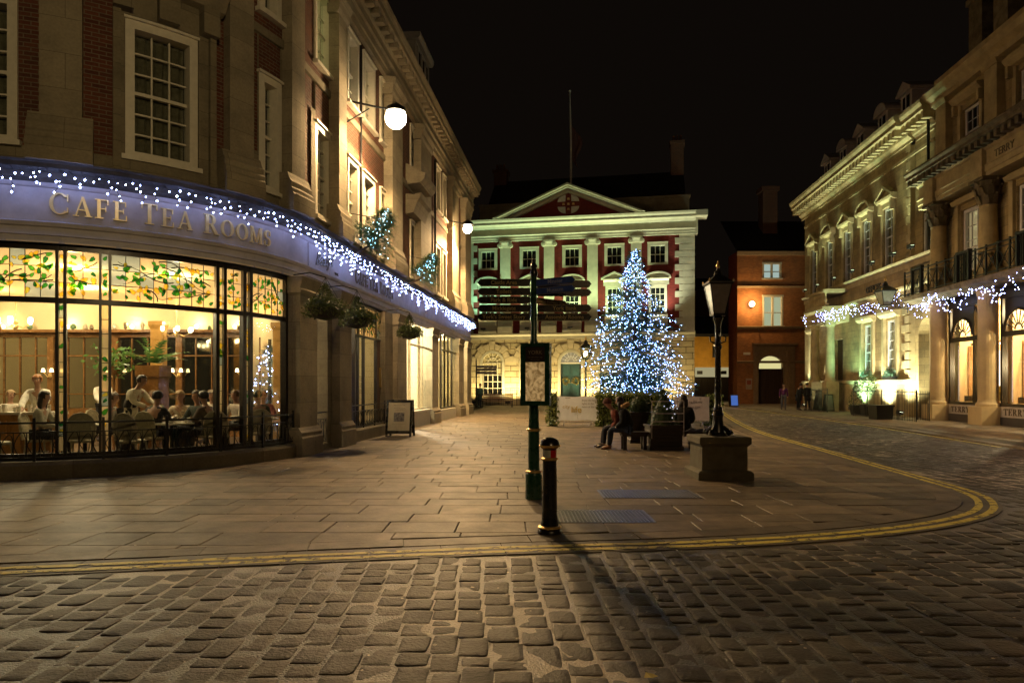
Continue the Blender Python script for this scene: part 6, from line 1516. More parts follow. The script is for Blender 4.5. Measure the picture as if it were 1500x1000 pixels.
b.build('column', BLK, lp, smooth=True)
lantern_head(lp, lx, ly, 2.83, .62, hk=1.42, glasscol=mat('grey_lantern_glass', (.26,.24,.24), .25, bump=0))  # opaque grey stands in for translucent panes with light on them

# =============================================================== A-BOARD, GRATES
ax, ay = -3.55, 21.7
ab = thing('menu_board', 'black framed folding menu board on the pavement beside the cafe pier', 'sign board', (ax, ay, 0), R(-6))
def Ln(f): return f
def slab_tilt(mb, w, h, lean, y0, th, m=0, x0=-.5, z0=0, a=None):
    M = Matrix.Translation((0, y0, 0)) @ Matrix.Rotation(lean, 4, 'X'); mb.box(*(a or (-w/2, w/2)), -th/2, th/2, z0, h, M=M, m=m); return M
b = local(); M = Matrix.Translation((0,-.24,0)) @ Matrix.Rotation(R(-9), 4, 'X'); w, h = .84, 1.17
for a in ((-w/2,-w/2+.07,0,h),(w/2-.07,w/2,0,h),(-w/2+.07,w/2-.07,h-.08,h),(-w/2+.07,w/2-.07,.10,.19)): b.box(a[0],a[1],-.02,.02,a[2],a[3],M=M)
M2 = Matrix.Translation((0,.24,0)) @ Matrix.Rotation(R(9), 4, 'X')
for a in ((-w/2,-w/2+.07,0,h),(w/2-.07,w/2,0,h),(-w/2+.07,w/2-.07,h-.08,h),(-w/2+.07,w/2-.07,.10,.19)): b.box(a[0],a[1],-.02,.02,a[2]+.0,a[3],M=M2)
b.box(-w/2+.07,w/2-.07,-.005,.005,.19,h-.08,M=M2); b.build('frame', BLK, ab)
b = local(); b.box(-w/2+.07,w/2-.07,-.01,.0,.19,h-.08,M=M); pn = b.build('menu_sheet', mat('menu_paper', (.55,.47,.32), .5, var=.08), ab)
b = local(); b.box(-.17,.17,-.013,-.011,.48,.76,M=M); b.build('picture', mat('grey_photo_print', (.10,.085,.08), .5, var=.9, scale=14, c2=(.40,.36,.33)), pn)
b = local(); rr = random.Random(2)
for tx, z, sz in (('Afternoon Tea',.98,.06),('Served daily in the cafe tea rooms',.90,.026),('Traditional cream tea',.84,.03),('Freshly baked scones with clotted cream',.40,.026),('Sandwiches and fancies',.35,.026),('Champagne afternoon tea',.30,.026),('Please ask inside',.24,.03)):
    add_text(b, tx, sz, lambda x, y, zz: M @ Vector((x, -.0125-zz, z+y)), ext=.0005)
b.build('lettering', mat('grey_print', (.18,.14,.10), .6), pn)
GR = mat('grey_steel_grating', (.16,.16,.20), .35, metal=.6, var=.3, scale=20)
for x0, x1, y0, y1, lab in ((.52,1.66,8.0,8.75,'blue grey drain grating set in the paving beside the black bollard'),(1.33,2.68,9.75,10.45,'blue grey drain grating in the paving before the lamp plinth')):
    b = MB(); b.box(x0-.03,x1+.03,y0-.03,y0,-.02,.010); b.box(x0-.03,x1+.03,y1,y1+.03,-.02,.010); b.box(x0-.03,x0,y0,y1,-.02,.010); b.box(x1,x1+.03,y0,y1,-.02,.010); b.box(x0,x1,y0,y1,-.02,.006)
    nx, ny = int((x1-x0)/.045), int((y1-y0)/.075)
    for i in range(nx):
        for j in range(ny):
            cx, cy = x0+(x1-x0)*(i+.5)/nx, y0+(y1-y0)*(j+.5)/ny; b.box(cx-.013, cx+.013, cy-.024, cy+.024, .0055, .014)
    tag(b.build('drain_grating', GR, None, loc=((x0+x1)/2,(y0+y1)/2,0)), lab, 'grating', 'gratings in the paving')

# =============================================================== FOLIAGE
def leafcloud(mb, fn, n, size, rnd, m=0, aspect=.5, updir=None):
    for k in range(n):
        p, nrm = fn(rnd); u = Vector((rnd.gauss(0,1), rnd.gauss(0,1), rnd.gauss(0,1)))
        if updir: u = u*.6+Vector(updir)
        u = u.normalized()*size*rnd.uniform(.6,1.3); v = u.cross(Vector((rnd.gauss(0,1), rnd.gauss(0,1), rnd.gauss(0,1)))).normalized()*u.length*aspect
        p = Vector(p); mb.face([p, p+u*.5+v*.5, p+u, p+u*.5-v*.5], uv=[(0,0)]*4, m=m)
FIR = leafmat('fir_needles', (.04,.13,.115), (.09,.22,.18), .55)
FIRG = leafmat('evergreen_leaves', (.03,.055,.012), (.10,.12,.03), .5)
IVY = leafmat('laurel_leaves', (.05,.08,.012), (.20,.22,.05), .38)
BOXW = leafmat('box_leaves', (.020,.040,.010), (.05,.075,.02), .5)
STEM = mat('dark_stem', (.05,.03,.015), .8)
def sprig(mb, p, d, l, rnd, m=0, w=.03):
    """flat needle spray: a narrow blade with side needles"""
    d = d.normalized(); u = d.cross(Vector((0,0,1))); u = u.normalized() if u.length > .1 else Vector((1,0,0)); n = u.cross(d)
    k = 5
    for i in range(k):
        a = p+d*l*i/k; s_ = (1-i/k*.6)
        for sg in (-1,1):
            q = a+(d*.6+u*sg*.8+n*rnd.uniform(-.3,.3)).normalized()*w*2.6*s_
            mb.face([a-d*w*.32, q, a+d*w*.45], uv=[(0,0)]*3, m=m)
# ---- the big Christmas tree
tx, ty = 5.30, 29.5; rt = random.Random(77)
ct = thing('christmas_tree', 'tall fir christmas tree covered in blue white lights in front of the mansion', 'christmas tree', (tx, ty, 0))
prof = [(7.5,.05),(7.0,.25),(6.3,.52),(5.9,.68),(4.9,1.35),(4.2,1.72),(3.5,1.98),(2.4,2.15),(1.5,2.20),(.8,1.9)]
def rad_at(z):
    for (z1,r1),(z0_,r0) in zip(prof, prof[1:]):
        if z >= z0_: return r0+(r1-r0)*(z-z0_)/(z1-z0_)
    return prof[-1][1]
b = MB(); b.tube([(tx,ty,0),(tx,ty,3),(tx+.03,ty,7.45)], [.14,.10,.015], 8); b.build('trunk', STEM, ct)
fol = MB(); tips = []
for k in range(680):
    z = .85+6.5*(rt.random()**1.3); a = rt.uniform(0, 6.283); L_ = rad_at(z)*rt.uniform(.70,1.10)*(1+.10*math.sin(3*a+z*2))
    d = Vector((math.cos(a), math.sin(a), 0)); pz = z+.12*L_; p0 = Vector((tx,ty,pz)); n = max(3, int(L_/.14)); drop = rt.uniform(.10,.32)
    for i in range(n+1):
        t = i/n; p = p0+d*L_*t+Vector((0,0,-drop*L_*t*t+.06*t))
        if t < .06: continue
        for q in range(4):
            dd = (d*(.5+t)+Vector((-d.y,d.x,0))*rt.uniform(-1.1,1.1)+Vector((0,0,rt.uniform(-.5,.4)))).normalized()
            sprig(fol, p, dd, rt.uniform(.16,.30), rt, w=.034)
        if rt.random() < .32+.25*t*t: tips.append(p+Vector((rt.gauss(0,.05), rt.gauss(0,.05), rt.gauss(0,.06))))
    tips.append(p0+d*L_*1.02+Vector((0,0,-drop*L_+.05)))
fol.build('crown', FIR, ct)
for k in range(60): z = 5.6+1.85*rt.random(); a = rt.uniform(0,6.28); r_ = rad_at(z)*rt.uniform(.6,1.1); tips.append(Vector((tx+r_*math.cos(a), ty+r_*math.sin(a), z)))
rt.shuffle(tips); tips = [tuple(p) for p in tips if p.y < ty+.7][:1800]
led_strand('tree_lights', 'blue white lights wound all over the christmas tree', tips, glow('led_tree', (.26,.44,1.0), 34), None, rad=.0145)
# ---- enclosure: panels of laurel and two printed barriers
def hedge(name, label, x0, x1, y0, y1, z1, n, group=None):
    t = thing(name, label, 'hedge', ((x0+x1)/2,(y0+y1)/2,0), group=group); rh = random.Random(int(x0*10))
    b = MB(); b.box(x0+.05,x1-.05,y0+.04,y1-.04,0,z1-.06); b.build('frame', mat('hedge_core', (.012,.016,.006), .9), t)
    b = MB()
    def f(r):
        s = r.random()
        x, z = r.uniform(x0,x1), r.uniform(.0,z1)*1.0
        if s < .62: return (x, y0+r.uniform(-.05,.06), z+.06*pnoise(Vector((x*3,z*3,0)))), None
        if s < .8: return (x, r.uniform(y0,y1), z1+r.uniform(-.05,.10)+.06*pnoise(Vector((x*4,1,0)))), None
        return (r.choice((x0,x1))+r.uniform(-.06,.06), r.uniform(y0,y1), z), None
    leafcloud(b, f, n, .13, rh, aspect=.55, updir=(0,-.2,-.9)); b.build('leaves', IVY, t)
hedge('laurel_hedge', 'bright laurel hedge panel at the foot of the christmas tree', 3.38, 5.75, 26.9, 27.25, 1.28, 2600, 'laurel panels round the christmas tree')
hedge('laurel_hedge', 'narrow laurel clump at the left end of the printed banner', 1.42, 1.78, 26.95, 27.3, 1.25, 500, 'laurel panels round the christmas tree')
hedge('laurel_hedge', 'laurel clump at the far right end of the tree enclosure', 7.75, 8.35, 27.1, 27.5, 1.2, 500, 'laurel panels round the christmas tree')
STEEL = mat('galvanised_steel', (.35,.34,.34), .35, metal=.8, var=.2, scale=20)
def barrier(x0, x1, y, label, cloth, words, tcol):
    t = thing('crowd_barrier', label, 'barrier', ((x0+x1)/2, y, 0), group='barriers round the christmas tree'); b = MB()
    b.tube([(x0,y,.18),(x0,y,1.12),(x1,y,1.12),(x1,y,.18),(x0,y,.18)], .019, 8)
    for k in range(1, 12): x = x0+(x1-x0)*k/12; b.tube([(x,y,.18),(x,y,1.12)], .008, 5)
    for x in (x0+.25, x1-.25): b.tube([(x,y-.28,0),(x,y,.2),(x,y+.28,0)], .016, 6)
    b.build('frame', STEEL, t)
    b = MB(); n = 14
    def q(i, j): u, v = i/n, j/5; return (x0-.03+(x1-x0+.06)*u, y-.03-.018*math.sin(u*9+v*2)-.01*math.sin(v*7+u*20), .24+(1.18-.24)*v+.01*math.sin(u*12))
    for i in range(n):
        for j in range(5): b.face([q(i,j),q(i+1,j),q(i+1,j+1),q(i,j+1)])
    bn = b.build('banner', cloth, t)
    for txt, x, z, sz, c in words:
        b = MB(); add_text(b, txt, sz, lambda a, e, zz: (x0+(x1-x0)*x+a, y-.065-zz, z+e), align='LEFT', ext=.002); b.build('lettering', c, bn)
    return t
barrier(1.80, 3.40, 27.0, 'steel barrier with a pale printed banner reading life left of the tree', mat('cream_banner', (.84,.88,.92), .6, var=.05),
        [('life',.33,.55,.36,mat('gold_print', (.62,.45,.06), .6)),('city',.12,.72,.20,mat('pale_gold_print', (.56,.46,.24), .6)),('Enjoy the festive',.60,1.0,.10,mat('grey_banner_print', (.20,.18,.17), .6)),('lights in the',.60,.87,.10,bpy.data.materials['grey_banner_print']),('heart of the city',.60,.74,.10,bpy.data.materials['grey_banner_print'])], None)
barrier(6.35, 7.65, 26.6, 'steel barrier with a lilac grey banner right of the topiary planters', mat('lilac_banner', (.46,.42,.48), .6, var=.1),
        [('Supporting the city',.1,.95,.12,mat('dim_print', (.14,.11,.13), .6)),('at christmas time',.1,.75,.12,bpy.data.materials['dim_print']),('thank you',.1,.55,.12,bpy.data.materials['dim_print'])], None)
# ---- trees fixed to the cafe front, hanging baskets
def wall_tree(px, o, zc, w, h, label, seed):
    s = FL.S(px, o); p = Vector(FL.P(s, zc, o)); t = thing('wall_christmas_tree', label, 'christmas tree', tuple(p), group='small lit trees fixed above the cafe fascia'); rr = random.Random(seed)
    ax = (FL.n*.55+Vector((0,0,1))).normalized(); base = p-ax*h*.42
    b = MB(); b.tube([Vector(FL.P(s, zc-h*.55, .25)), base, p+ax*h*.55], [.035,.03,.01], 6); b.tube([Vector(FL.P(s+.6, zc+h*.55, 0)), p+ax*h*.3], .012, 5); b.build('trunk', STEM, t)
    f = MB(); tp = []
    u1 = ax.cross(Vector((0,1,0))).normalized(); u2 = ax.cross(u1)
    for k in range(260):
        v = rr.random(); a = rr.uniform(0,6.28); L_ = w*.5*(1.05-v*.85)*rr.uniform(.6,1.15); c = base+ax*h*v; d = (u1*math.cos(a)+u2*math.sin(a)+ax*rr.uniform(-.25,.4)).normalized(); n = max(2, int(L_/.1))
        for i in range(n+1):
            q = c+d*L_*i/n+Vector((0,0,-.12*(i/n)**2))
            if i:
                for e in range(3): sprig(f, q, (d+Vector((rr.uniform(-1,1),rr.uniform(-1,1),rr.uniform(-1,.5)))*.8).normalized(), rr.uniform(.12,.22), rr, w=.022)
            if rr.random() < .14 and i < n*.8: tp.append(tuple(q+d*.02))
    f.build('crown', leafmat('wall_fir_'+str(seed), (.03,.09,.035), (.10,.17,.05), .5), t)
    for k in range(4): tp.append(tuple(p+ax*h*.3+ (Vector(FL.P(s+.6, zc+h*.55, 0))-(p+ax*h*.3))*(k+1)/5))
    b0 = MB()
    rr.shuffle(tp)
    for q in tp[:80]: b0.octa(q, .014)
    o_ = b0.build('lights', LED2, t); o_['kind'] = 'stuff'
wall_tree(553, .95, 5.85, 1.35, 1.15, 'larger lit fir tree fixed to the cafe front under the bright street lamp', 5)
wall_tree(625, .95, 5.85, 1.15, 1.05, 'smaller lit fir tree fixed further along the cafe front', 6)
def basket(px, o, zc, w, label, seed):
    s = FL.S(px, o); p = Vector(FL.P(s, zc, o)); t = thing('hanging_basket', label, 'hanging basket', tuple(p), group='evergreen hanging baskets along the cafe front'); rr = random.Random(seed)
    b = MB(); top = Vector((p.x,p.y,4.02)); wl = Vector(FL.P(s, 4.1, .06)); b.tube([wl, wl.lerp(top,.5)+Vector((0,0,.08)), top], .014, 6)
    for k in range(4): a = math.pi/2*k; b.tube([top, p+Vector((w*.42*math.cos(a), w*.42*math.sin(a), -.02))], .005, 4)
    b.lathe([(.02,-.30),(w*.28,-.24),(w*.42,-.04)], (p.x,p.y), 12, z0=p.z); b.build('basket', WIRE, t)
    f = MB()
    def g1(r):
        a = r.uniform(0,6.28); ph = r.uniform(-.5,1.2); q = w*.5*r.uniform(.75,1.08)
        return (p.x+q*math.cos(a)*math.cos(ph*.9), p.y+q*math.sin(a)*math.cos(ph*.9), p.z-.05+q*.62*math.sin(ph)-.04), None
    leafcloud(f, g1, 1500, .06, rr, aspect=.5); 
    def g2(r):
        v = r.random(); a = r.uniform(0,6.28); q = w*.22*(1-v*.8)*r.uniform(.6,1.1); return (p.x+q*math.cos(a), p.y+q*math.sin(a), p.z+.16+v*.34), None
    leafcloud(f, g2, 500, .055, rr, aspect=.5); f.sphere((p.x,p.y,p.z-.06), w*.36, 10, 8, sz=.7); f.build('foliage', FIRG, t)
basket(477, .85, 3.36, .95, 'evergreen hanging basket nearest the curved shopfront', 1)
basket(523, .85, 3.34, .90, 'middle evergreen hanging basket before the second shop window', 2)
basket(600, .85, 3.42, .82, 'farthest evergreen hanging basket beside the bright doorway', 3)

# =============================================================== PLANTERS, BENCH
DWOOD = mat('dark_stained_timber', (.030,.018,.012), .5, var=.3, scale=8)
def planter(x, y, w, z1, label, shape):
    t = thing('planter', label, 'planter', (x, y, 0), group='square planters with clipped bushes'); b = MB()
    b.lathe([(w/2+.03,0),(w/2+.03,.10),(w/2,.12),(w/2,z1-.06),(w/2+.03,z1-.05),(w/2+.03,z1)], (x,y), sq=True)
    for k in range(1,5): z = .12+(z1-.18)*k/5; b.lathe([(w/2+.004,z-.006),(w/2+.012,z),(w/2+.004,z+.006)], (x,y), sq=True)
    b.build('box', DWOOD, t); rr = random.Random(int(x*100)); f = MB()
    if shape == 'cone':
        def g(r): v = r.random(); a = r.uniform(0,6.28); q = (w*.50*(1-v**1.2)+.03)*r.uniform(.85,1.05); return (x+q*math.cos(a), y+q*math.sin(a), z1-.05+v*.92), None
        f.lathe([(w*.44,0),(w*.36,.3),(.05,.8)], (x,y), 14, z0=z1-.05)
    else:
        def g(r): a = r.uniform(0,6.28); c = r.uniform(-.6,1); q = .30*r.uniform(.9,1.08); s_ = math.sqrt(max(0,1-c*c)); return (x+q*s_*math.cos(a), y+q*s_*math.sin(a), z1+.18+q*c), None
        f.sphere((x,y,z1+.18), .26, 12, 8)
    leafcloud(f, g, 1500, .045, rr, aspect=.6); f.build('bush', BOXW, t)
    return t
planter(3.83, 17.3, .78, .62, 'dark timber planter with a clipped cone bush and a pale frame of lights', 'cone')
planter(3.62, 19.3, .62, .86, 'dark timber planter with a round clipped bush behind the seated people', 'ball')
# pale outlined crate standing on the planter rim side: tubular frame with small white lamps
t = thing('tubular_light_ornament', 'pale rectangular tube frame with small white lamps fixed before the cone bush', 'ornament', (3.83, 16.85, .62)); b = MB(); x0, x1, z0, z1, y = 3.45, 4.24, .72, 1.22, 16.84
for q in ([(x0,y,z0),(x1,y,z0),(x1,y,z1),(x0,y,z1),(x0,y,z0)], [(x0,y,(z0+z1)/2-.05),(x1,y,(z0+z1)/2-.05)], [(x0,y,z0),(x0,y,.3)], [(x1,y,z0),(x1,y,.3)]): b.tube(q, .011, 6)
b.build('tube_frame', mat('grey_tube', (.38,.32,.30), .4), t)
b0 = local(); b0.octa((0,0,0), .018); f_ = None
for dx, dz in ((.30,.40),(.37,.33),(.48,.41),(.52,.34),(.60,.42),(.62,.34),(.45,.36),(.56,.20),(.50,.10)):
    if f_ is None: f_ = b0.build('bulb', glow('small_bulb', (.7,.72,.75), .9), t); o = f_
    else: o = f_.copy(); COL.objects.link(o); o.parent = t
    o.location = (x0+dx-t.location.x, y-.02-t.location.y, z0+dz*.95-t.location.z)
def bench(x0, x1, y, label, wd=.42, z=.45):
    t = thing('bench', label, 'bench', ((x0+x1)/2, y, 0), group='dark backless benches by the planters'); b = MB()
    for k in range(4): b.box(x0, x1, y-wd/2+k*wd/4+.006, y-wd/2+(k+1)*wd/4-.006, z-.05, z)
    b.box(x0+.03, x1-.03, y-wd/2+.02, y+wd/2-.02, z-.11, z-.052); b.build('seat', DWOOD, t)
    for x in (x0+.28, x1-.28) if x1-x0 > .8 else (x0+.1, x1-.1):
        for dy in (-1,1): b = MB(); b.box(x-.045, x+.045, y+dy*wd*.36-.035, y+dy*wd*.36+.035, 0, z-.052); b.build('leg', DWOOD, t)
    return t
bench(2.72, 3.42, 17.2, 'short dark bench under the person in the black hooded coat'); bench(4.26, 5.15, 17.2, 'dark bench with clothes lying on it right of the cone planter')
t = thing('folded_coat', 'blue grey coat spread on the right hand bench', 'coat', (4.7, 17.2, .45)); b = MB(); rr = random.Random(9); n = 12
def qf(i, j): u, v = i/n, j/n; e = min(u, 1-u, v, 1-v)*5; return (4.33+.72*u+.02*math.sin(v*9), 17.0+.38*v+.02*math.sin(u*11), .455+min(1,e)*(.05+.05*pnoise(Vector((u*4, v*4, 2)))+.03*math.sin(u*13+v*5)))
for i in range(n):
    for j in range(n): b.face([qf(i,j),qf(i+1,j),qf(i+1,j+1),qf(i,j+1)])
b.build('cloth', mat('blue_grey_cloth', (.11,.11,.17), .8), t)

# =============================================================== FAR STREET THINGS
x, y = 4.97, 46.0
t = thing('post_lantern', 'lit lantern on a slim post beside the christmas tree in front of the mansion', 'street lamp', (x,y,0)); b = MB(); b.lathe([(.14,0),(.14,.3),(.07,.5),(.045,3.3),(.07,3.4)], (x,y), 12); b.build('post', BLACK, t)
lantern_head(t, x, y, 3.4, 1.2, lit=glow('lantern_bulb', (1,.82,.42), 60)); point_lamp(t, (x, y-.0, 3.8), 260, (1,.72,.34), .12)
x, y = -2.62, 50.0
t = thing('small_fingerpost', 'distant dark fingerpost with three boards before the mansion railings', 'signpost', (x,y,0)); b = MB(); b.lathe([(.09,0),(.06,.5),(.05,3.4),(.02,3.6)], (x,y), 10); b.build('pole', BLACK, t)
for z in (3.0, 2.78, 2.56): b = MB(); b.box(x+.05, x+1.5, y-.02, y+.02, z-.09, z+.09); b.build('finger_board', BLACK, t)
t = thing('park_bench', 'brown slatted bench in front of the mansion railings', 'bench', (-1.1, 51.5, 0)); b = MB()
for k in range(4): b.box(-2.3,.1,51.2+.11*k,51.29+.11*k,.45,.5)
b.build('seat', mat('brown_bench_wood', (.10,.045,.025), .5), t); b = MB()
for k in range(3): b.box(-2.3,.1,51.66,51.70,.6+.14*k,.7+.14*k)
b.build('backrest', bpy.data.materials['brown_bench_wood'], t)
for xx in (-2.2,-.0): b = MB(); b.box(xx-.04,xx+.04,51.2,51.7,0,.46); b.build('leg', BLACK, t)
def aboard(x, y, w, h, rz, label, face, frame=None, cat='sign board'):
    t = thing('pavement_board', label, cat, (x,y,0), rz); b = local()
    for sg in (-1,1): b.box(-w/2,w/2,-.015,.015,.04,h, M=Matrix.Translation((0,sg*.2,0)) @ Matrix.Rotation(R(9*sg),4,'X'))
    b.build('frame', frame or BLACK, t); b = local(); b.box(-w/2+.06,w/2-.06,-.020,-.016,.12,h-.07, M=Matrix.Translation((0,-.2,0)) @ Matrix.Rotation(R(-9),4,'X')); b.build('face', face, t); return t
aboard(16.9, 52, .62, .95, 0, 'blue pavement board glowing at the mouth of the lane', glow('blue_board_face', (.10,.22,.70), .6))
aboard(20.0, 44.5, .7, 1.35, R(35), 'dark pavement board leaning by the club building corner', mat('menu_dark', (.10,.11,.12), .5))
aboard(19.6, 42.3, .6, 1.1, R(20), 'second dark pavement board nearer than the leaning one', mat('menu_dark2', (.14,.13,.11), .5))
def pot_plant(x, y, kind, label, s=1.0):
    t = thing('potted_plant', label, 'potted plant', (x,y,0), group='potted plants before the club building'); b = MB(); b.lathe([(.16*s,0),(.22*s,.45*s),(.24*s,.5*s)], (x,y), sq=True); b.build('pot', BLACK, t); f = MB(); rr = random.Random(int(x*31))
    if kind == 'cone':
        def g(r): v = r.random(); a = r.uniform(0,6.28); q = (.34*s*(1-v)+.03)*r.uniform(.7,1.1); return (x+q*math.cos(a), y+q*math.sin(a), .45*s+v*1.15*s), None
    else:
        def g(r): a = r.uniform(0,6.28); c = r.uniform(-1,1); q = .38*s*r.uniform(.5,1.1); s_ = math.sqrt(1-c*c); return (x+q*s_*math.cos(a), y+q*s_*math.sin(a), 1.35*s+q*c*1.2), None
        f.tube([(x,y,.4*s),(x,y,1.3*s)], .025*s, 6)
    leafcloud(f, g, 700, .08*s, rr, aspect=.5); f.build('foliage', BOXW if kind == 'cone' else FIRG, t)
p = FR.P(FR.S(1254,1.8), 0, 1.8); pot_plant(p[0], p[1], 'cone', 'clipped cone plant in a pot at the porch end of the club railings', 1.15)
p = FR.P(FR.S(1270,1.6), 0, 1.6); pot_plant(p[0], p[1], 'ball', 'loose bushy plant in a black pot behind the club railings', 1.25)
p = FR.P(FR.S(1290,2.6), 0, 2.6); t = thing('planter_trough', 'black square trough standing outside the club railings', 'planter', (p[0],p[1],0)); b = MB(); b.lathe([(.36,0),(.40,.62),(.43,.62),(.43,.7)], p[:2], sq=True); b.build('trough', BLACK, t)
for k, px in enumerate((1303, 1269, 1193)):
    s = FR.S(px, .3); p = FR.P(s, 2.05, .32); t = thing('window_box', ['leafy window box under the club window nearest the archway','leafy window box under the middle club window','leafy window box under the farthest club window'][k], 'window box', p, group='window boxes on the club ledge'); b = MB(); b.pbox(FR, s-.5, s+.5, 1.94, 2.1, .12, .45, back=True); b.build('box', BLACK, t); f = MB(); rr = random.Random(k)
    leafcloud(f, lambda r: (FR.P(s+r.gauss(0,.28), 2.1+abs(r.gauss(0,.18)), .3+r.uniform(-.15,.2)), None), 380, .11, rr, aspect=.4); f.build('foliage', leafmat('grey_green_leaves', (.04,.09,.05), (.10,.20,.13)), t)
# =============================================================== PEOPLE
def skin_mesh(name, V, E, Rr, levels=1):
    """continuous body surface grown over a skeleton of joints"""
    me = bpy.data.meshes.new(name); me.from_pydata(V, E, []); o = bpy.data.objects.new(name, me); COL.objects.link(o)
    sk = o.modifiers.new('skin', 'SKIN'); sk.branch_smoothing = .4; sk.use_smooth_shade = True
    layer = me.skin_vertices[0].data if me.skin_vertices else None
    if layer is None:
        bm_ = bmesh.new(); bm_.from_mesh(me); bm_.verts.layers.skin.verify(); bm_.to_mesh(me); bm_.free(); layer = me.skin_vertices[0].data
    for k, r in enumerate(Rr):
        layer[k].radius = r if isinstance(r, tuple) else (r, r); layer[k].use_root = (k == 0)
    ss = o.modifiers.new('sub', 'SUBSURF'); ss.levels = ss.render_levels = levels
    bpy.context.view_layer.update()
    dg = bpy.context.evaluated_depsgraph_get(); m2 = bpy.data.meshes.new_from_object(o.evaluated_get(dg)); bpy.data.objects.remove(o)
    m2.polygons.foreach_set('use_smooth', [True]*len(m2.polygons)); m2.name = name
    return m2
def V3(*a): return Vector(a)
def pose(kind, lean=0.0, arms='lap', turn=0.0, sc=1.0):
    J = {}
    if kind == 'sit': pz = .56; J['kn'] = [V3(-.13,.44,.53), V3(.13,.44,.53)]; J['an'] = [V3(-.14,.46,.09), V3(.14,.50,.09)]; J['hp'] = [V3(-.10,.04,.54), V3(.10,.04,.54)]
    else: pz = .95; J['hp'] = [V3(-.09,0,.92), V3(.09,0,.92)]; J['kn'] = [V3(-.10,.03,.50), V3(.11,.01,.50)]; J['an'] = [V3(-.11,.0,.08), V3(.12,-.04,.08)]
    J['toe'] = [a+V3(0,.16,-.045) for a in J['an']]
    base = V3(0,0,pz); Rm = Matrix.Rotation(-lean, 3, 'X')
    up = lambda x, y, z: base + Rm @ V3(x, y, z)
    J['pel'] = base; J['sp'] = up(0,-.01,.18); J['ch'] = up(0,-.01,.38); J['nb'] = up(0,0,.50); J['nk'] = up(0,.01,.57); J['hd0'] = up(0,.03,.64); J['hd1'] = up(0,.03,.73); J['hd2'] = up(0,.01,.80)
    J['sh'] = [up(-.185,0,.45), up(.185,0,.45)]
    if arms == 'lap': J['el'] = [up(-.25,.03,.18), up(.25,.03,.18)]; J['wr'] = [up(-.16,.28,.10), up(.16,.26,.10)]
    elif arms == 'table': J['el'] = [up(-.26,.14,.20), up(.26,.14,.20)]; J['wr'] = [up(-.12,.36,.22), up(.12,.36,.22)]
    elif arms == 'mouth': J['el'] = [up(-.24,.18,.22), up(.26,.12,.20)]; J['wr'] = [up(-.08,.26,.45), up(.14,.34,.2)]
    elif arms == 'down': J['el'] = [up(-.24,-.02,.17), up(.24,-.02,.17)]; J['wr'] = [up(-.25,.07,-.08), up(.25,.07,-.08)]
    elif arms == 'reach': J['el'] = [V3(-.24,.30,base.z+.22), V3(.22,.28,base.z+.20)]; J['wr'] = [V3(-.16,.56,base.z+.12), V3(.14,.54,base.z+.10)]
    return J
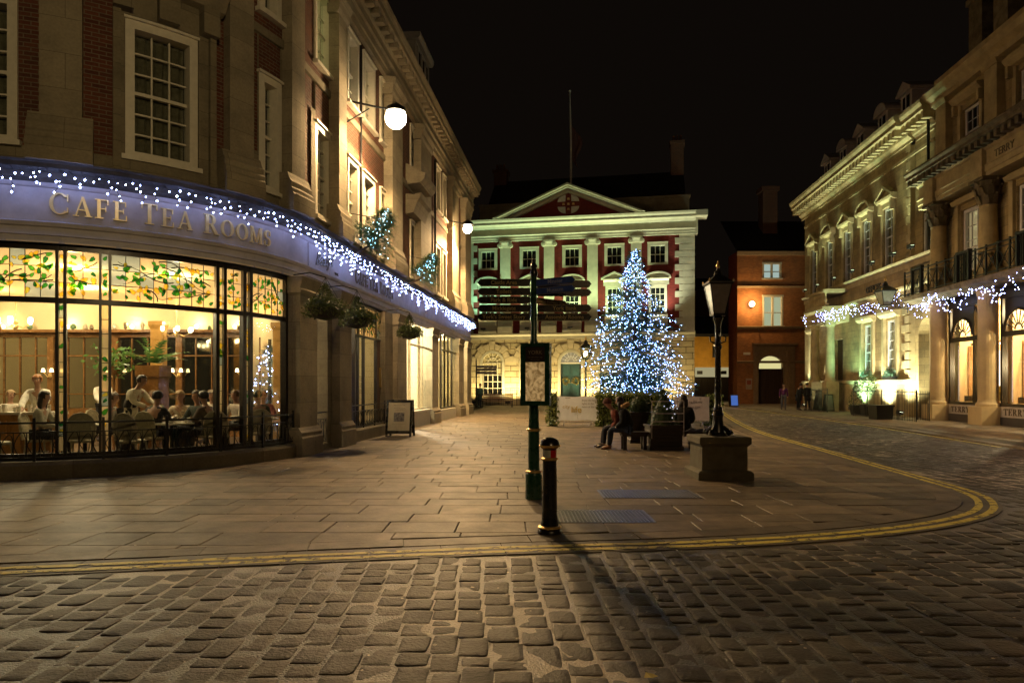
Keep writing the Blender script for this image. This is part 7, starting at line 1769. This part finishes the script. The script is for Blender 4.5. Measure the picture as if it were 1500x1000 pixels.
def person(label, loc, rz, kind='sit', lean=.1, arms='lap', top=(.05,.05,.05), legs=(.03,.04,.08), hair=(.02,.015,.01), skin=(.42,.24,.16), longhair=False, coat=0.0, hood=None, apron=None, hat=None, sc=1.0, group=None, simple=False, vest=None, shoes=(.03,.02,.02)):
    J = pose(kind, lean, arms); V = []; E = []; Rr = []
    def add(p, r, prev=None):
        V.append(tuple(p*sc)); Rr.append(r if not isinstance(r, tuple) else r); k = len(V)-1
        if prev is not None: E.append((prev, k))
        return k
    pel = add(J['pel'], (.15,.11)); sp = add(J['sp'], (.13,.10), pel); ch = add(J['ch'], (.155,.11), sp); nb = add(J['nb'], .06, ch); nk = add(J['nk'], .050, nb)
    h0 = add(J['hd0'], (.066,.075), nk); h1 = add(J['hd1'], (.078,.098), h0); add(J['hd2'], (.055,.07), h1)
    for i in (0, 1):
        s_ = add(J['sh'][i], .058, ch); e_ = add(J['el'][i], .043, s_); w_ = add(J['wr'][i], .028, e_)
        d = (J['wr'][i]-J['el'][i]).normalized(); pm_ = add(J['wr'][i]+d*.055, (.036,.018), w_); lat = d.cross(V3(0,0,1)); lat = lat.normalized() if lat.length > .1 else V3(1,0,0)
        if not simple:
            for f in range(4):
                q = J['wr'][i]+d*(.10)+lat*(.026-.0175*f); q1 = q+d*(.035-.006*abs(f-1.3))+V3(0,0,-.012); add(q1+d*.02+V3(0,0,-.02), .007, add(q1, .0085, add(q, .0095, pm_)))
            th = J['wr'][i]+d*.04+lat*(.045 if i == 0 else -.045); add(th+d*.035+V3(0,0,-.01), .009, add(th, .011, w_))
        hp = add(J['hp'][i], (.095,.09), pel); kn = add(J['kn'][i], .06, hp); an = add(J['an'][i], .042, kn); add(J['toe'][i], .032, an)
    me = skin_mesh('person', V, E, Rr)
    me.materials.append(mat('skin_tone', skin, .5, var=.12, scale=12, bump=.05))
    root = bpy.data.objects.new('person', me); COL.objects.link(root); root.location = loc; root.rotation_euler = (0,0,rz); tag(root, label, 'person', group)
    def child(name, mesh_or_mb, m):
        if isinstance(mesh_or_mb, MB):
            b = mesh_or_mb; me_ = bpy.data.meshes.new(name); me_.from_pydata(b.v, [], b.f); me_.polygons.foreach_set('use_smooth', [True]*len(me_.polygons))
        else: me_ = mesh_or_mb
        me_.materials.append(m); o = bpy.data.objects.new(name, me_); COL.objects.link(o); o.parent = root; return o
    # head features
    hm = (J['hd0']*.45+J['hd1']*.55); Rm = Matrix.Rotation(-lean*.6, 4, 'X')
    b = MB(); b.sphere((hm+V3(0,.092,-.015))*sc, .016, 6, 5, sz=1.5)
    for sg in (-1,1): b.sphere((hm+V3(sg*.078,.0,0))*sc, .022, 6, 5, sx=.4, sz=1.4)
    bmj = bmesh.new(); bmj.from_mesh(me); tmp = bpy.data.meshes.new('t'); tmp.from_pydata(b.v, [], b.f); bmj.from_mesh(tmp); bmj.to_mesh(me); bmj.free(); bpy.data.meshes.remove(tmp); me.polygons.foreach_set('use_smooth', [True]*len(me.polygons))
    if not simple:
        for sg in (-1,1): b = MB(); b.sphere((hm+V3(sg*.030,.082,.022))*sc, .010, 6, 5); child('eye', b, mat('eye', (.03,.02,.02), .3, bump=0))
        b = MB(); b.sphere((hm+V3(0,.083,-.052))*sc, .020, 8, 5, sz=.3, sy=.5); child('mouth', b, mat('lips', (.30,.10,.08), .5, bump=0))
    # hair
    b = MB(); c = (J['hd1']+V3(0,-.018,.005))*sc; b.sphere(c, .108*sc, 14, 10, sx=.92, sy=1.02, sz=1.0)
    keep = [f for f in b.f if not all((b.v[i][1]-c.y) > .035*sc and (b.v[i][2]-c.z) < .045*sc for i in f) and not (sum(b.v[i][2] for i in f)/len(f) < c.z-.075*sc)]
    b.f = keep
    if longhair:
        for k in range(9):
            a = R(180+20*k); p0 = c+V3(.085*math.cos(a), .075*math.sin(a), -.02); b.tube([p0, p0+V3(.01*math.cos(a),-.015,-.12), p0+V3(0,-.01,-.25-.03*(k % 2))], [.035,.036,.014], 6)
    if not hat: child('hair', b, mat('hair', hair, .45, var=.4, scale=30, bump=.4))
    # clothes
    cl = .022+coat*.4
    V, E, Rr = [], [], []
    pel = add(J['pel']+V3(0,0,-.02 if kind == 'sit' else -.10), (.165+coat, .125+coat)); sp = add(J['sp'], (.145+coat, .118+coat), pel); ch = add(J['ch'], (.165+coat*.8, .125+coat*.8), sp); add(J['nb']+V3(0,0,.0), (.072,.070), ch)
    for i in (0,1):
        s_ = add(J['sh'][i], .072+cl*.5, ch); e_ = add(J['el'][i], .054+cl*.5, s_); add(J['el'][i].lerp(J['wr'][i], .93), .040+cl*.4, e_)
    if coat and kind != 'sit':
        add(J['pel']+V3(0,0,-.36), (.19+coat,.15+coat), pel)
    child('coat' if coat else 'shirt', skin_mesh('top', V, E, Rr), mat('cloth_top', top, .85, var=.25, scale=14, bump=.35))
    V, E, Rr = [], [], []; pel = add(J['pel']+V3(0,0,-.01), (.155,.12))
    for i in (0,1): hp = add(J['hp'][i], (.105,.10), pel); kn = add(J['kn'][i], .075, hp); add(J['an'][i]+V3(0,0,.02), .056, kn)
    child('trousers', skin_mesh('trousers', V, E, Rr), mat('cloth_legs', legs, .85, var=.25, scale=14, bump=.3))
    for i in (0,1):
        b = MB(); b.tube([J['an'][i]+V3(0,-.05,-.02), J['an'][i]+V3(0,.0,.0), J['toe'][i]+V3(0,-.03,.012), J['toe'][i]+V3(0,.05,-.004)], [.035,.052,.045,.022], 8); b.v = [tuple(Vector(v)*sc) for v in b.v]; child('shoe', b, mat('shoe', shoes, .5))
    if vest:
        V, E, Rr = [], [], []; pel = add(J['pel'], (.172,.132)); sp = add(J['sp'], (.155,.128), pel); add(J['ch'], (.178,.138), sp); child('waistcoat', skin_mesh('vest', V, E, Rr), mat('vest_cloth', vest, .6))
    if apron:
        b = MB(); b.lathe([(.17,-.62),(.185,-.3),(.175,0)], (0,0), 14, z0=J['pel'].z+.08, a0=R(10), a1=R(170)); b.v = [tuple((Vector((v[0], v[1], v[2])))*sc) for v in b.v]; child('apron', b, mat('apron_cloth', apron, .8))
    if hood:
        b = MB(); c = J['nb']+V3(0,-.075,.03)
        pts_ = [c+V3(.155*math.cos(R(a)), .10*math.sin(R(a))+.045, .05-.05*math.sin(R(a))) for a in range(-200, 21, 20)]
        b.tube(pts_, [.035+.018*math.sin(math.pi*k/(len(pts_)-1)) for k in range(len(pts_))], 8)
        rr = random.Random(1); base = list(pts_)
        for k in range(420):
            q = base[rr.randrange(len(base)-1)].lerp(base[rr.randrange(len(base)-1)], 0) ; j_ = rr.randrange(len(base)-1); q = base[j_].lerp(base[j_+1], rr.random()); n = V3(rr.gauss(0,1), rr.gauss(0,1), rr.gauss(0,1)).normalized(); t_ = n.cross(V3(0,0,1))
            i_ = len(b.v); b.v += [tuple(q+n*.03+t_*.006), tuple(q+n*.03-t_*.006), tuple(q+n*.085)]; b.f.append([i_, i_+1, i_+2])
        b.v = [tuple(Vector(v)*sc) for v in b.v]; child('fur_hood', b, mat('fur_trim', hood, .9))
    if hat:
        b = MB(); c = J['hd1']+V3(0,-.01,.02); b.sphere(c*sc, .118*sc, 12, 8, sz=.95); b.f = [f for f in b.f if sum(b.v[i][2] for i in f)/len(f) > (c.z-.03)*sc or sum(b.v[i][1] for i in f)/len(f) < -.03*sc and sum(b.v[i][2] for i in f)/len(f) > (c.z-.10)*sc]; child('woolly_hat', b, mat('knit', hat, .9))
    return root
rzface = lambda dx, dy: math.atan2(-dx, dy)      # figures face +Y before turning
# in the square
person('person in a bulky black coat with pale fur hood seated on the bench end', (2.92, 17.12, -.02), rzface(-1,.35), lean=.30, arms='lap', top=(.012,.012,.013), legs=(.025,.035,.06), hair=(.015,.010,.008), coat=.085, hood=(.55,.34,.17), longhair=True, shoes=(.25,.11,.05))
person('person in a rust red jacket and hood bending forward beside the black coat', (2.84, 17.66, -.02), rzface(-1,.1), lean=.5, arms='lap', top=(.17,.04,.022), legs=(.02,.02,.03), coat=.045, hat=(.10,.035,.02), shoes=(.05,.03,.02))
person('dark clothed person seated behind the cone planter on the right', (4.52, 18.0, -.02), rzface(.3,1), lean=.1, top=(.012,.010,.010), legs=(.015,.012,.012), coat=.05, hair=(.02,.012,.008), longhair=True)
G_ = 'people standing by the club building corner'
person('person in a purple jacket walking past the stone doorway', (18.1, 45.5, -.01), rzface(-.3,-1), kind='stand', lean=.0, arms='down', top=(.10,.02,.10), legs=(.12,.12,.14), simple=True, sc=1.0)
person('person in black leaning in at the club corner, left of the pair', (18.55, 44.2, .03), rzface(1,.3), kind='stand', lean=.25, arms='reach', top=(.008,.008,.009), legs=(.010,.010,.012), coat=.06, simple=True, group=G_)
person('person in black standing at the club corner, right of the pair', (19.05, 44.0, .03), rzface(-.2,1), kind='stand', lean=.08, arms='down', top=(.010,.009,.009), legs=(.010,.010,.012), coat=.06, simple=True, group=G_)
person('person in teal standing by the distant fingerpost', (-2.35, 49.2, 0), rzface(.6,-.6), kind='stand', arms='down', top=(.03,.08,.08), legs=(.02,.03,.04), coat=.04, simple=True)
# inside the cafe
FZ = .12
person('woman in a pale grey cardigan seated by the left cafe window, facing right', (-9.05, 13.05, FZ), rzface(1,.25), lean=.12, arms='mouth', top=(.45,.42,.34), legs=(.015,.013,.012), hair=(.02,.012,.008), longhair=True)
person('ginger haired waitress in a white blouse standing behind the counter', (-10.05, 14.5, FZ), rzface(.3,-1), kind='stand', lean=.1, arms='reach', top=(.80,.76,.66), legs=(.02,.02,.02), hair=(.35,.13,.03), sc=.97)
person('man in a striped grey shirt bending over his plate in the cafe', (-8.75, 14.6, FZ), rzface(1,-.1), lean=.35, arms='table', top=(.30,.27,.22), legs=(.02,.02,.03), hair=(.05,.03,.015))
person('waiter in a white shirt and black waistcoat bending over a table', (-7.95, 14.15, FZ), rzface(1,-.15), kind='stand', lean=.42, arms='reach', top=(.75,.68,.52), legs=(.015,.015,.015), vest=(.012,.011,.010), hair=(.03,.02,.012), apron=(.65,.58,.42))
person('man in a black jacket seated with his back to the cafe window', (-7.15, 13.65, FZ), rzface(.25,1), lean=.1, arms='table', top=(.018,.018,.02), legs=(.02,.02,.03), hair=(.012,.010,.008))
person('fair haired woman facing the window behind the man in the black jacket', (-7.25, 15.0, FZ), rzface(.05,-1), lean=.12, arms='mouth', top=(.50,.40,.28), legs=(.03,.03,.03), hair=(.40,.26,.12))
person('person in a dark green top seated at the middle cafe table', (-6.75, 14.75, FZ), rzface(-.4,-1), lean=.1, arms='table', top=(.05,.06,.05), legs=(.03,.03,.03), hair=(.06,.035,.02))
person('woman in a brown top seated facing left at the round cafe table', (-6.28, 14.15, FZ), rzface(-1,.15), lean=.15, arms='table', top=(.07,.045,.03), legs=(.02,.02,.02), hair=(.018,.012,.008), skin=(.34,.19,.12))
person('man in a pale shirt seated deeper inside the cafe', (-7.2, 16.4, FZ), rzface(.4,-1), lean=.1, arms='table', top=(.55,.50,.42), legs=(.03,.03,.03), hair=(.20,.15,.10))
person('person in a patterned blouse seated near the wooden pillar in the cafe', (-6.5, 16.2, FZ), rzface(-.5,-1), lean=.1, arms='table', top=(.45,.38,.30), legs=(.03,.03,.03), hair=(.10,.05,.02))
person('grey haired person in rose seated by the right cafe window', (-5.95, 16.3, FZ), rzface(.4,-.9), lean=.15, arms='table', top=(.28,.09,.08), legs=(.03,.03,.03), hair=(.14,.13,.11))
person('person in a dark top seated in the cafe chair nearest the stone pier', (-5.65, 15.2, FZ), rzface(-.6,.9), lean=.1, arms='table', top=(.05,.06,.035), legs=(.03,.03,.03), hair=(.02,.03,.02))
person('blond person in white seated far back on the left of the cafe', (-12.0, 16.3, FZ), rzface(.8,-.6), lean=.1, arms='table', top=(.60,.54,.44), legs=(.03,.03,.03), hair=(.3,.2,.1))
for lab, loc, rz, kind, tp, hr in (
 ('man in a navy jumper seated at the back of the cafe, left of the palm', (-9.3,17.6), rzface(.3,-1), 'sit', (.04,.05,.10), (.03,.02,.01)),
 ('woman in a cream jumper seated at the back right of the cafe', (-7.9,18.1), rzface(-.4,-1), 'sit', (.55,.48,.34), (.12,.06,.03)),
 ('waitress in black and white standing far back in the cafe', (-10.9,18.2), rzface(.7,-.7), 'stand', (.65,.60,.50), (.05,.03,.02)),
 ('customer in a grey coat standing by the right pillar of the cafe', (-6.3,18.6), rzface(-.2,-1), 'stand', (.16,.15,.14), (.06,.04,.03)),
 ('woman in olive seated in front of the striped shirt man', (-8.2,15.75), rzface(-.3,-1), 'sit', (.12,.12,.06), (.16,.09,.04))):
    person(lab, (loc[0], loc[1], FZ), rz, kind=kind, lean=.12, arms='table' if kind == 'sit' else 'reach', top=tp, legs=(.03,.03,.03), hair=hr, simple=True)
# chairs: cane with arched backs
CANE = mat('pale_cane', (.40,.36,.24), .55, var=.25, scale=20, bump=.3); CANED = mat('white_painted_cane', (.62,.58,.48), .5, var=.15, scale=20, bump=.3)
def chair(label, loc, rz, m=CANE, proto=[None]):
    G = 'cane chairs in the cafe'
    if proto[0] is not None:
        r = dup(proto[0], loc, rz, label)
        return r
    t = thing('cane_chair', label, 'chair', loc, rz, G); b = local(); b.lathe([(.20,.41),(.225,.43),(.225,.46),(.20,.47)], (0,.02), 18); b.build('seat', m, t)
    b = local(); arc = [V3(-.21,-.17,.46), V3(-.23,-.21,.70), V3(-.20,-.235,.86), V3(-.11,-.25,.95), V3(0,-.255,.975), V3(.11,-.25,.95), V3(.20,-.235,.86), V3(.23,-.21,.70), V3(.21,-.17,.46)]
    b.tube(arc, .018, 6); b.tube([p*1+V3(0,.0,0) for p in [V3(-.15,-.18,.47), V3(-.165,-.215,.70), V3(-.13,-.235,.84), V3(0,-.25,.90), V3(.13,-.235,.84), V3(.165,-.215,.70), V3(.15,-.18,.47)]], .010, 6)
    for k in range(-5, 6):
        x = k*.03; zt = .94-.9*x*x*4; b.tube([V3(x,-.185,.47), V3(x,-.225,.7), V3(x,-.245,min(zt,.93))], .006, 4)
    b.face([V3(-.205,-.176,.47),V3(.205,-.176,.47),V3(.215,-.212,.72),V3(.185,-.237,.86),V3(.10,-.249,.94),V3(0,-.254,.965),V3(-.10,-.249,.94),V3(-.185,-.237,.86),V3(-.215,-.212,.72)])
    for z in (.52,.6,.68,.76,.84): b.tube([V3(-.215,-.175-(z-.46)*.16,z), V3(0,-.195-(z-.46)*.14,z), V3(.215,-.175-(z-.46)*.16,z)], .006, 4)
    b.build('backrest', m, t)
    for sx_, sy_ in ((-1,1),(1,1),(-1,-1),(1,-1)): b = local(); b.tube([V3(.16*sx_,.02+.15*sy_,.42), V3(.19*sx_,.02+.20*sy_,0)], [.018,.013], 6); b.build('leg', m, t)
    b = local(); b.tube([V3(.155*math.cos(k*math.pi/8), .02+.155*math.sin(k*math.pi/8), .22) for k in range(17)], .008, 5); b.build('stretcher', m, t); proto[0] = t; return t
chair('pale cane chair at the far left edge of the cafe window', (-9.35, 12.35, FZ), rzface(.5,1))
chair('cane chair under the woman in the pale grey cardigan', (-9.07, 13.05, FZ), rzface(1,.25))
chair('empty looking cane chair behind the second window mullion', (-8.15, 12.95, FZ), rzface(-.5,1))
chair('cane chair with its arched back against the large middle pane', (-7.15, 12.85, FZ), rzface(.1,1))
chair('cane chair under the man in the black jacket', (-7.17, 13.63, FZ), rzface(.25,1))
chair('cane chair under the woman in the brown top', (-6.26, 14.15, FZ), rzface(-1,.15))
chair('cane chair in the last curved pane beside the stone pier', (-5.55, 15.0, FZ), rzface(-.5,1))
chair('cane chair turned to the second curved pane from the pier', (-6.0, 13.95, FZ), rzface(-.2,1))
chair('cane chair under the man in the striped grey shirt', (-8.77, 14.6, FZ), rzface(1,-.1))
CLOTH = mat('table_top_white', (.62,.56,.44), .4, var=.1); CHINA = mat('white_china', (.75,.70,.6), .2, bump=0)
def table(label, x, y, r=.42):
    t = thing('cafe_table', label, 'table', (x,y,FZ), group='round tables in the cafe'); b = MB(); b.lathe([(r,.0),(r,.03)], (x,y), 24, z0=FZ+.71); b.build('table_top', CLOTH, t)
    b = MB(); b.lathe([(.20,0),(.18,.03),(.04,.06),(.035,.68),(.10,.71)], (x,y), 12, z0=FZ); b.build('pedestal', BLACK, t)
    rr = random.Random(int(x*77)); S_ = thing('tea_set', 'white tea things on '+label, 'tea set', (x,y,FZ+.741), group='tea things on the cafe tables')
    for k in range(4):
        a = k*1.57+rr.random()*.6; q = (x+r*.62*math.cos(a), y+r*.62*math.sin(a)); b = MB(); b.lathe([(.02,0),(.085,.012)], q, 12, z0=FZ+.742); b.build('plate', CHINA, S_)
        b = MB(); b.lathe([(.02,.012),(.035,.03),(.042,.07)], q, 10, z0=FZ+.742); b.build('cup', CHINA, S_)
    b = MB(); b.lathe([(.04,0),(.075,.05),(.06,.11),(.015,.13),(.015,.15)], (x,y), 12, z0=FZ+.742); b.tube([(x+.06,y,FZ+.79),(x+.11,y,FZ+.82),(x+.125,y,FZ+.86)], .012, 6); b.build('teapot', mat('silver_pot', (.55,.5,.42), .25, metal=.9, bump=0), S_)
table('the round table at the far left of the cafe', -8.35, 13.35); table('the round table between the waiter and the man in black', -7.05, 14.3); table('the round table before the woman in brown', -6.85, 13.75+.35-.6+.25)
table('the small table by the right hand curved pane', -5.75, 15.75, .36); table('the round table before the striped shirt', -8.1, 14.95, .38)
t = thing('service_counter', 'polished wooden service counter on the left inside the cafe', 'counter', (-9.6, 14.0, FZ)); b = MB(); b.box(-10.8,-9.3,13.75,14.2,FZ,FZ+.9)
for k in range(5): b.box(-10.7+.3*k,-10.48+.3*k,13.73,13.75,FZ+.12,FZ+.78)
b.build('cabinet', mat('golden_oak', (.42,.21,.06), .3, var=.3, scale=5, coat=.3), t); b = MB(); b.box(-10.85,-9.25,13.68,14.25,FZ+.9,FZ+.95); b.build('counter_top', CLOTH, t)
rr = random.Random(8); ss = thing('stacked_crockery', 'white cups and glasses set out along the service counter', 'crockery', (-9.9, 13.9, FZ+.951))
for k in range(9): b = MB(); x = -10.6+.15*k; b.lathe([(.03,0),(.04,.05),(.045,.09+.03*(k % 3))], (x,13.85+.1*(k % 2)), 10, z0=FZ+.952); b.build('cup', CHINA, ss)
for x, y, lab in ((-8.9,17.2,'golden wooden pillar left of the palm in the cafe'),(-5.98,17.6,'golden wooden pillar near the right of the cafe')):
    t = thing('wooden_pillar', lab, 'pillar', (x,y,FZ), group='pillars in the cafe'); b = MB(); b.lathe([(.17,0),(.17,.3),(.14,.34),(.14,2.9),(.18,3.0),(.18,3.1)], (x,y), sq=True, z0=FZ); b.build('shaft', mat('honey_wood', (.50,.27,.07), .3, var=.25, scale=5, coat=.4), t)
t = thing('potted_palm', 'green palm standing on a wooden planter in the middle of the cafe', 'potted plant', (-8.35, 15.9, FZ)); b = MB(); b.lathe([(.24,0),(.24,1.65),(.28,1.7),(.28,1.95)], (-8.35,15.9), sq=True, z0=FZ); b.build('planter', WOOD, t)
b = MB(); rr = random.Random(4)
for k in range(26):
    a = rr.uniform(0,6.28); L_ = rr.uniform(.6,1.0); el = rr.uniform(.6,1.4); p0 = V3(-8.35,15.9,FZ+1.95); prev = p0
    for i in range(1, 9):
        u = i/8; q = p0+V3(math.cos(a)*L_*u*math.cos(el)*1.2, math.sin(a)*L_*u*math.cos(el)*1.2, L_*math.sin(el)*u-.35*u*u*L_); d = (q-prev).normalized(); s_ = d.cross(V3(0,0,1)).normalized()
        for sg in (-1,1): b.face([q, q+s_*sg*.20*(1-u*.6)+d*.10+V3(0,0,-.03), q+d*.045], uv=[(0,0)]*3)
        prev = q
b.build('fronds', leafmat('palm_green', (.04,.13,.03), (.12,.24,.06), .4), t)
t = thing('trailing_plant', 'small trailing green plant behind the second cafe pane', 'potted plant', (-9.1, 15.6, 1.9)); b = MB(); b.lathe([(.10,0),(.15,.2)], (-9.1,15.6), 10, z0=1.85); b.tube([(-9.1,15.6,FZ),(-9.1,15.6,1.85)], .03, 6); b.build('pot_stand', WOOD, t); b = MB()
leafcloud(b, lambda r: ((-9.1+r.gauss(0,.22), 15.6+r.gauss(0,.2), 2.15+r.gauss(0,.18)), None), 260, .13, rr, aspect=.5); b.build('foliage', leafmat('fern_green', (.05,.15,.03), (.18,.30,.07), .4), t)
# indoor christmas tree glimpsed in the right pane
t = thing('indoor_christmas_tree', 'lit christmas tree inside the cafe behind the right curved pane', 'christmas tree', (-6.35, 17.9, FZ)); b = MB(); b.tube([(-6.35,17.9,FZ),(-6.35,17.9,FZ+2.7)], .04, 6); b.build('trunk', STEM, t); b = MB(); tp = []
for k in range(150):
    z = .5+2.1*rr.random(); a = rr.uniform(0,6.28); L_ = .85*(1.05-(z-.5)/2.3)*rr.uniform(.7,1.1)
    for i in range(1, 4):
        q = V3(-6.35+math.cos(a)*L_*i/3, 17.9+math.sin(a)*L_*i/3, FZ+z-.06*i)
        for e in range(3): sprig(b, q, V3(math.cos(a)+rr.uniform(-1,1), math.sin(a)+rr.uniform(-1,1), rr.uniform(-.5,.5)), .15, rr, w=.025)
    if rr.random() < .6: tp.append(tuple(q)); tp.append(tuple(q+V3(rr.gauss(0,.12),rr.gauss(0,.12),rr.gauss(0,.12))))
b.build('crown', FIR, t); b = MB()
for q in tp: b.octa(q, .013)
o = b.build('lights', LED, t); o['kind'] = 'stuff'
# shop dummy in the bright window
p = FL.P((sA+sB)/2-1.1, 0, -1.1); t = thing('shop_dummy', 'dressed dummy standing in the bright shop window', 'dummy', (p[0],p[1],.15)); b = MB(); b.lathe([(.12,0),(.03,.05),(.025,.85),(.15,.9),(.13,1.05),(.10,1.18),(.15,1.40),(.05,1.48),(.04,1.55)], p[:2], 14, z0=.7); b.build('torso', mat('wine_dress', (.14,.02,.03), .7), t, smooth=True)
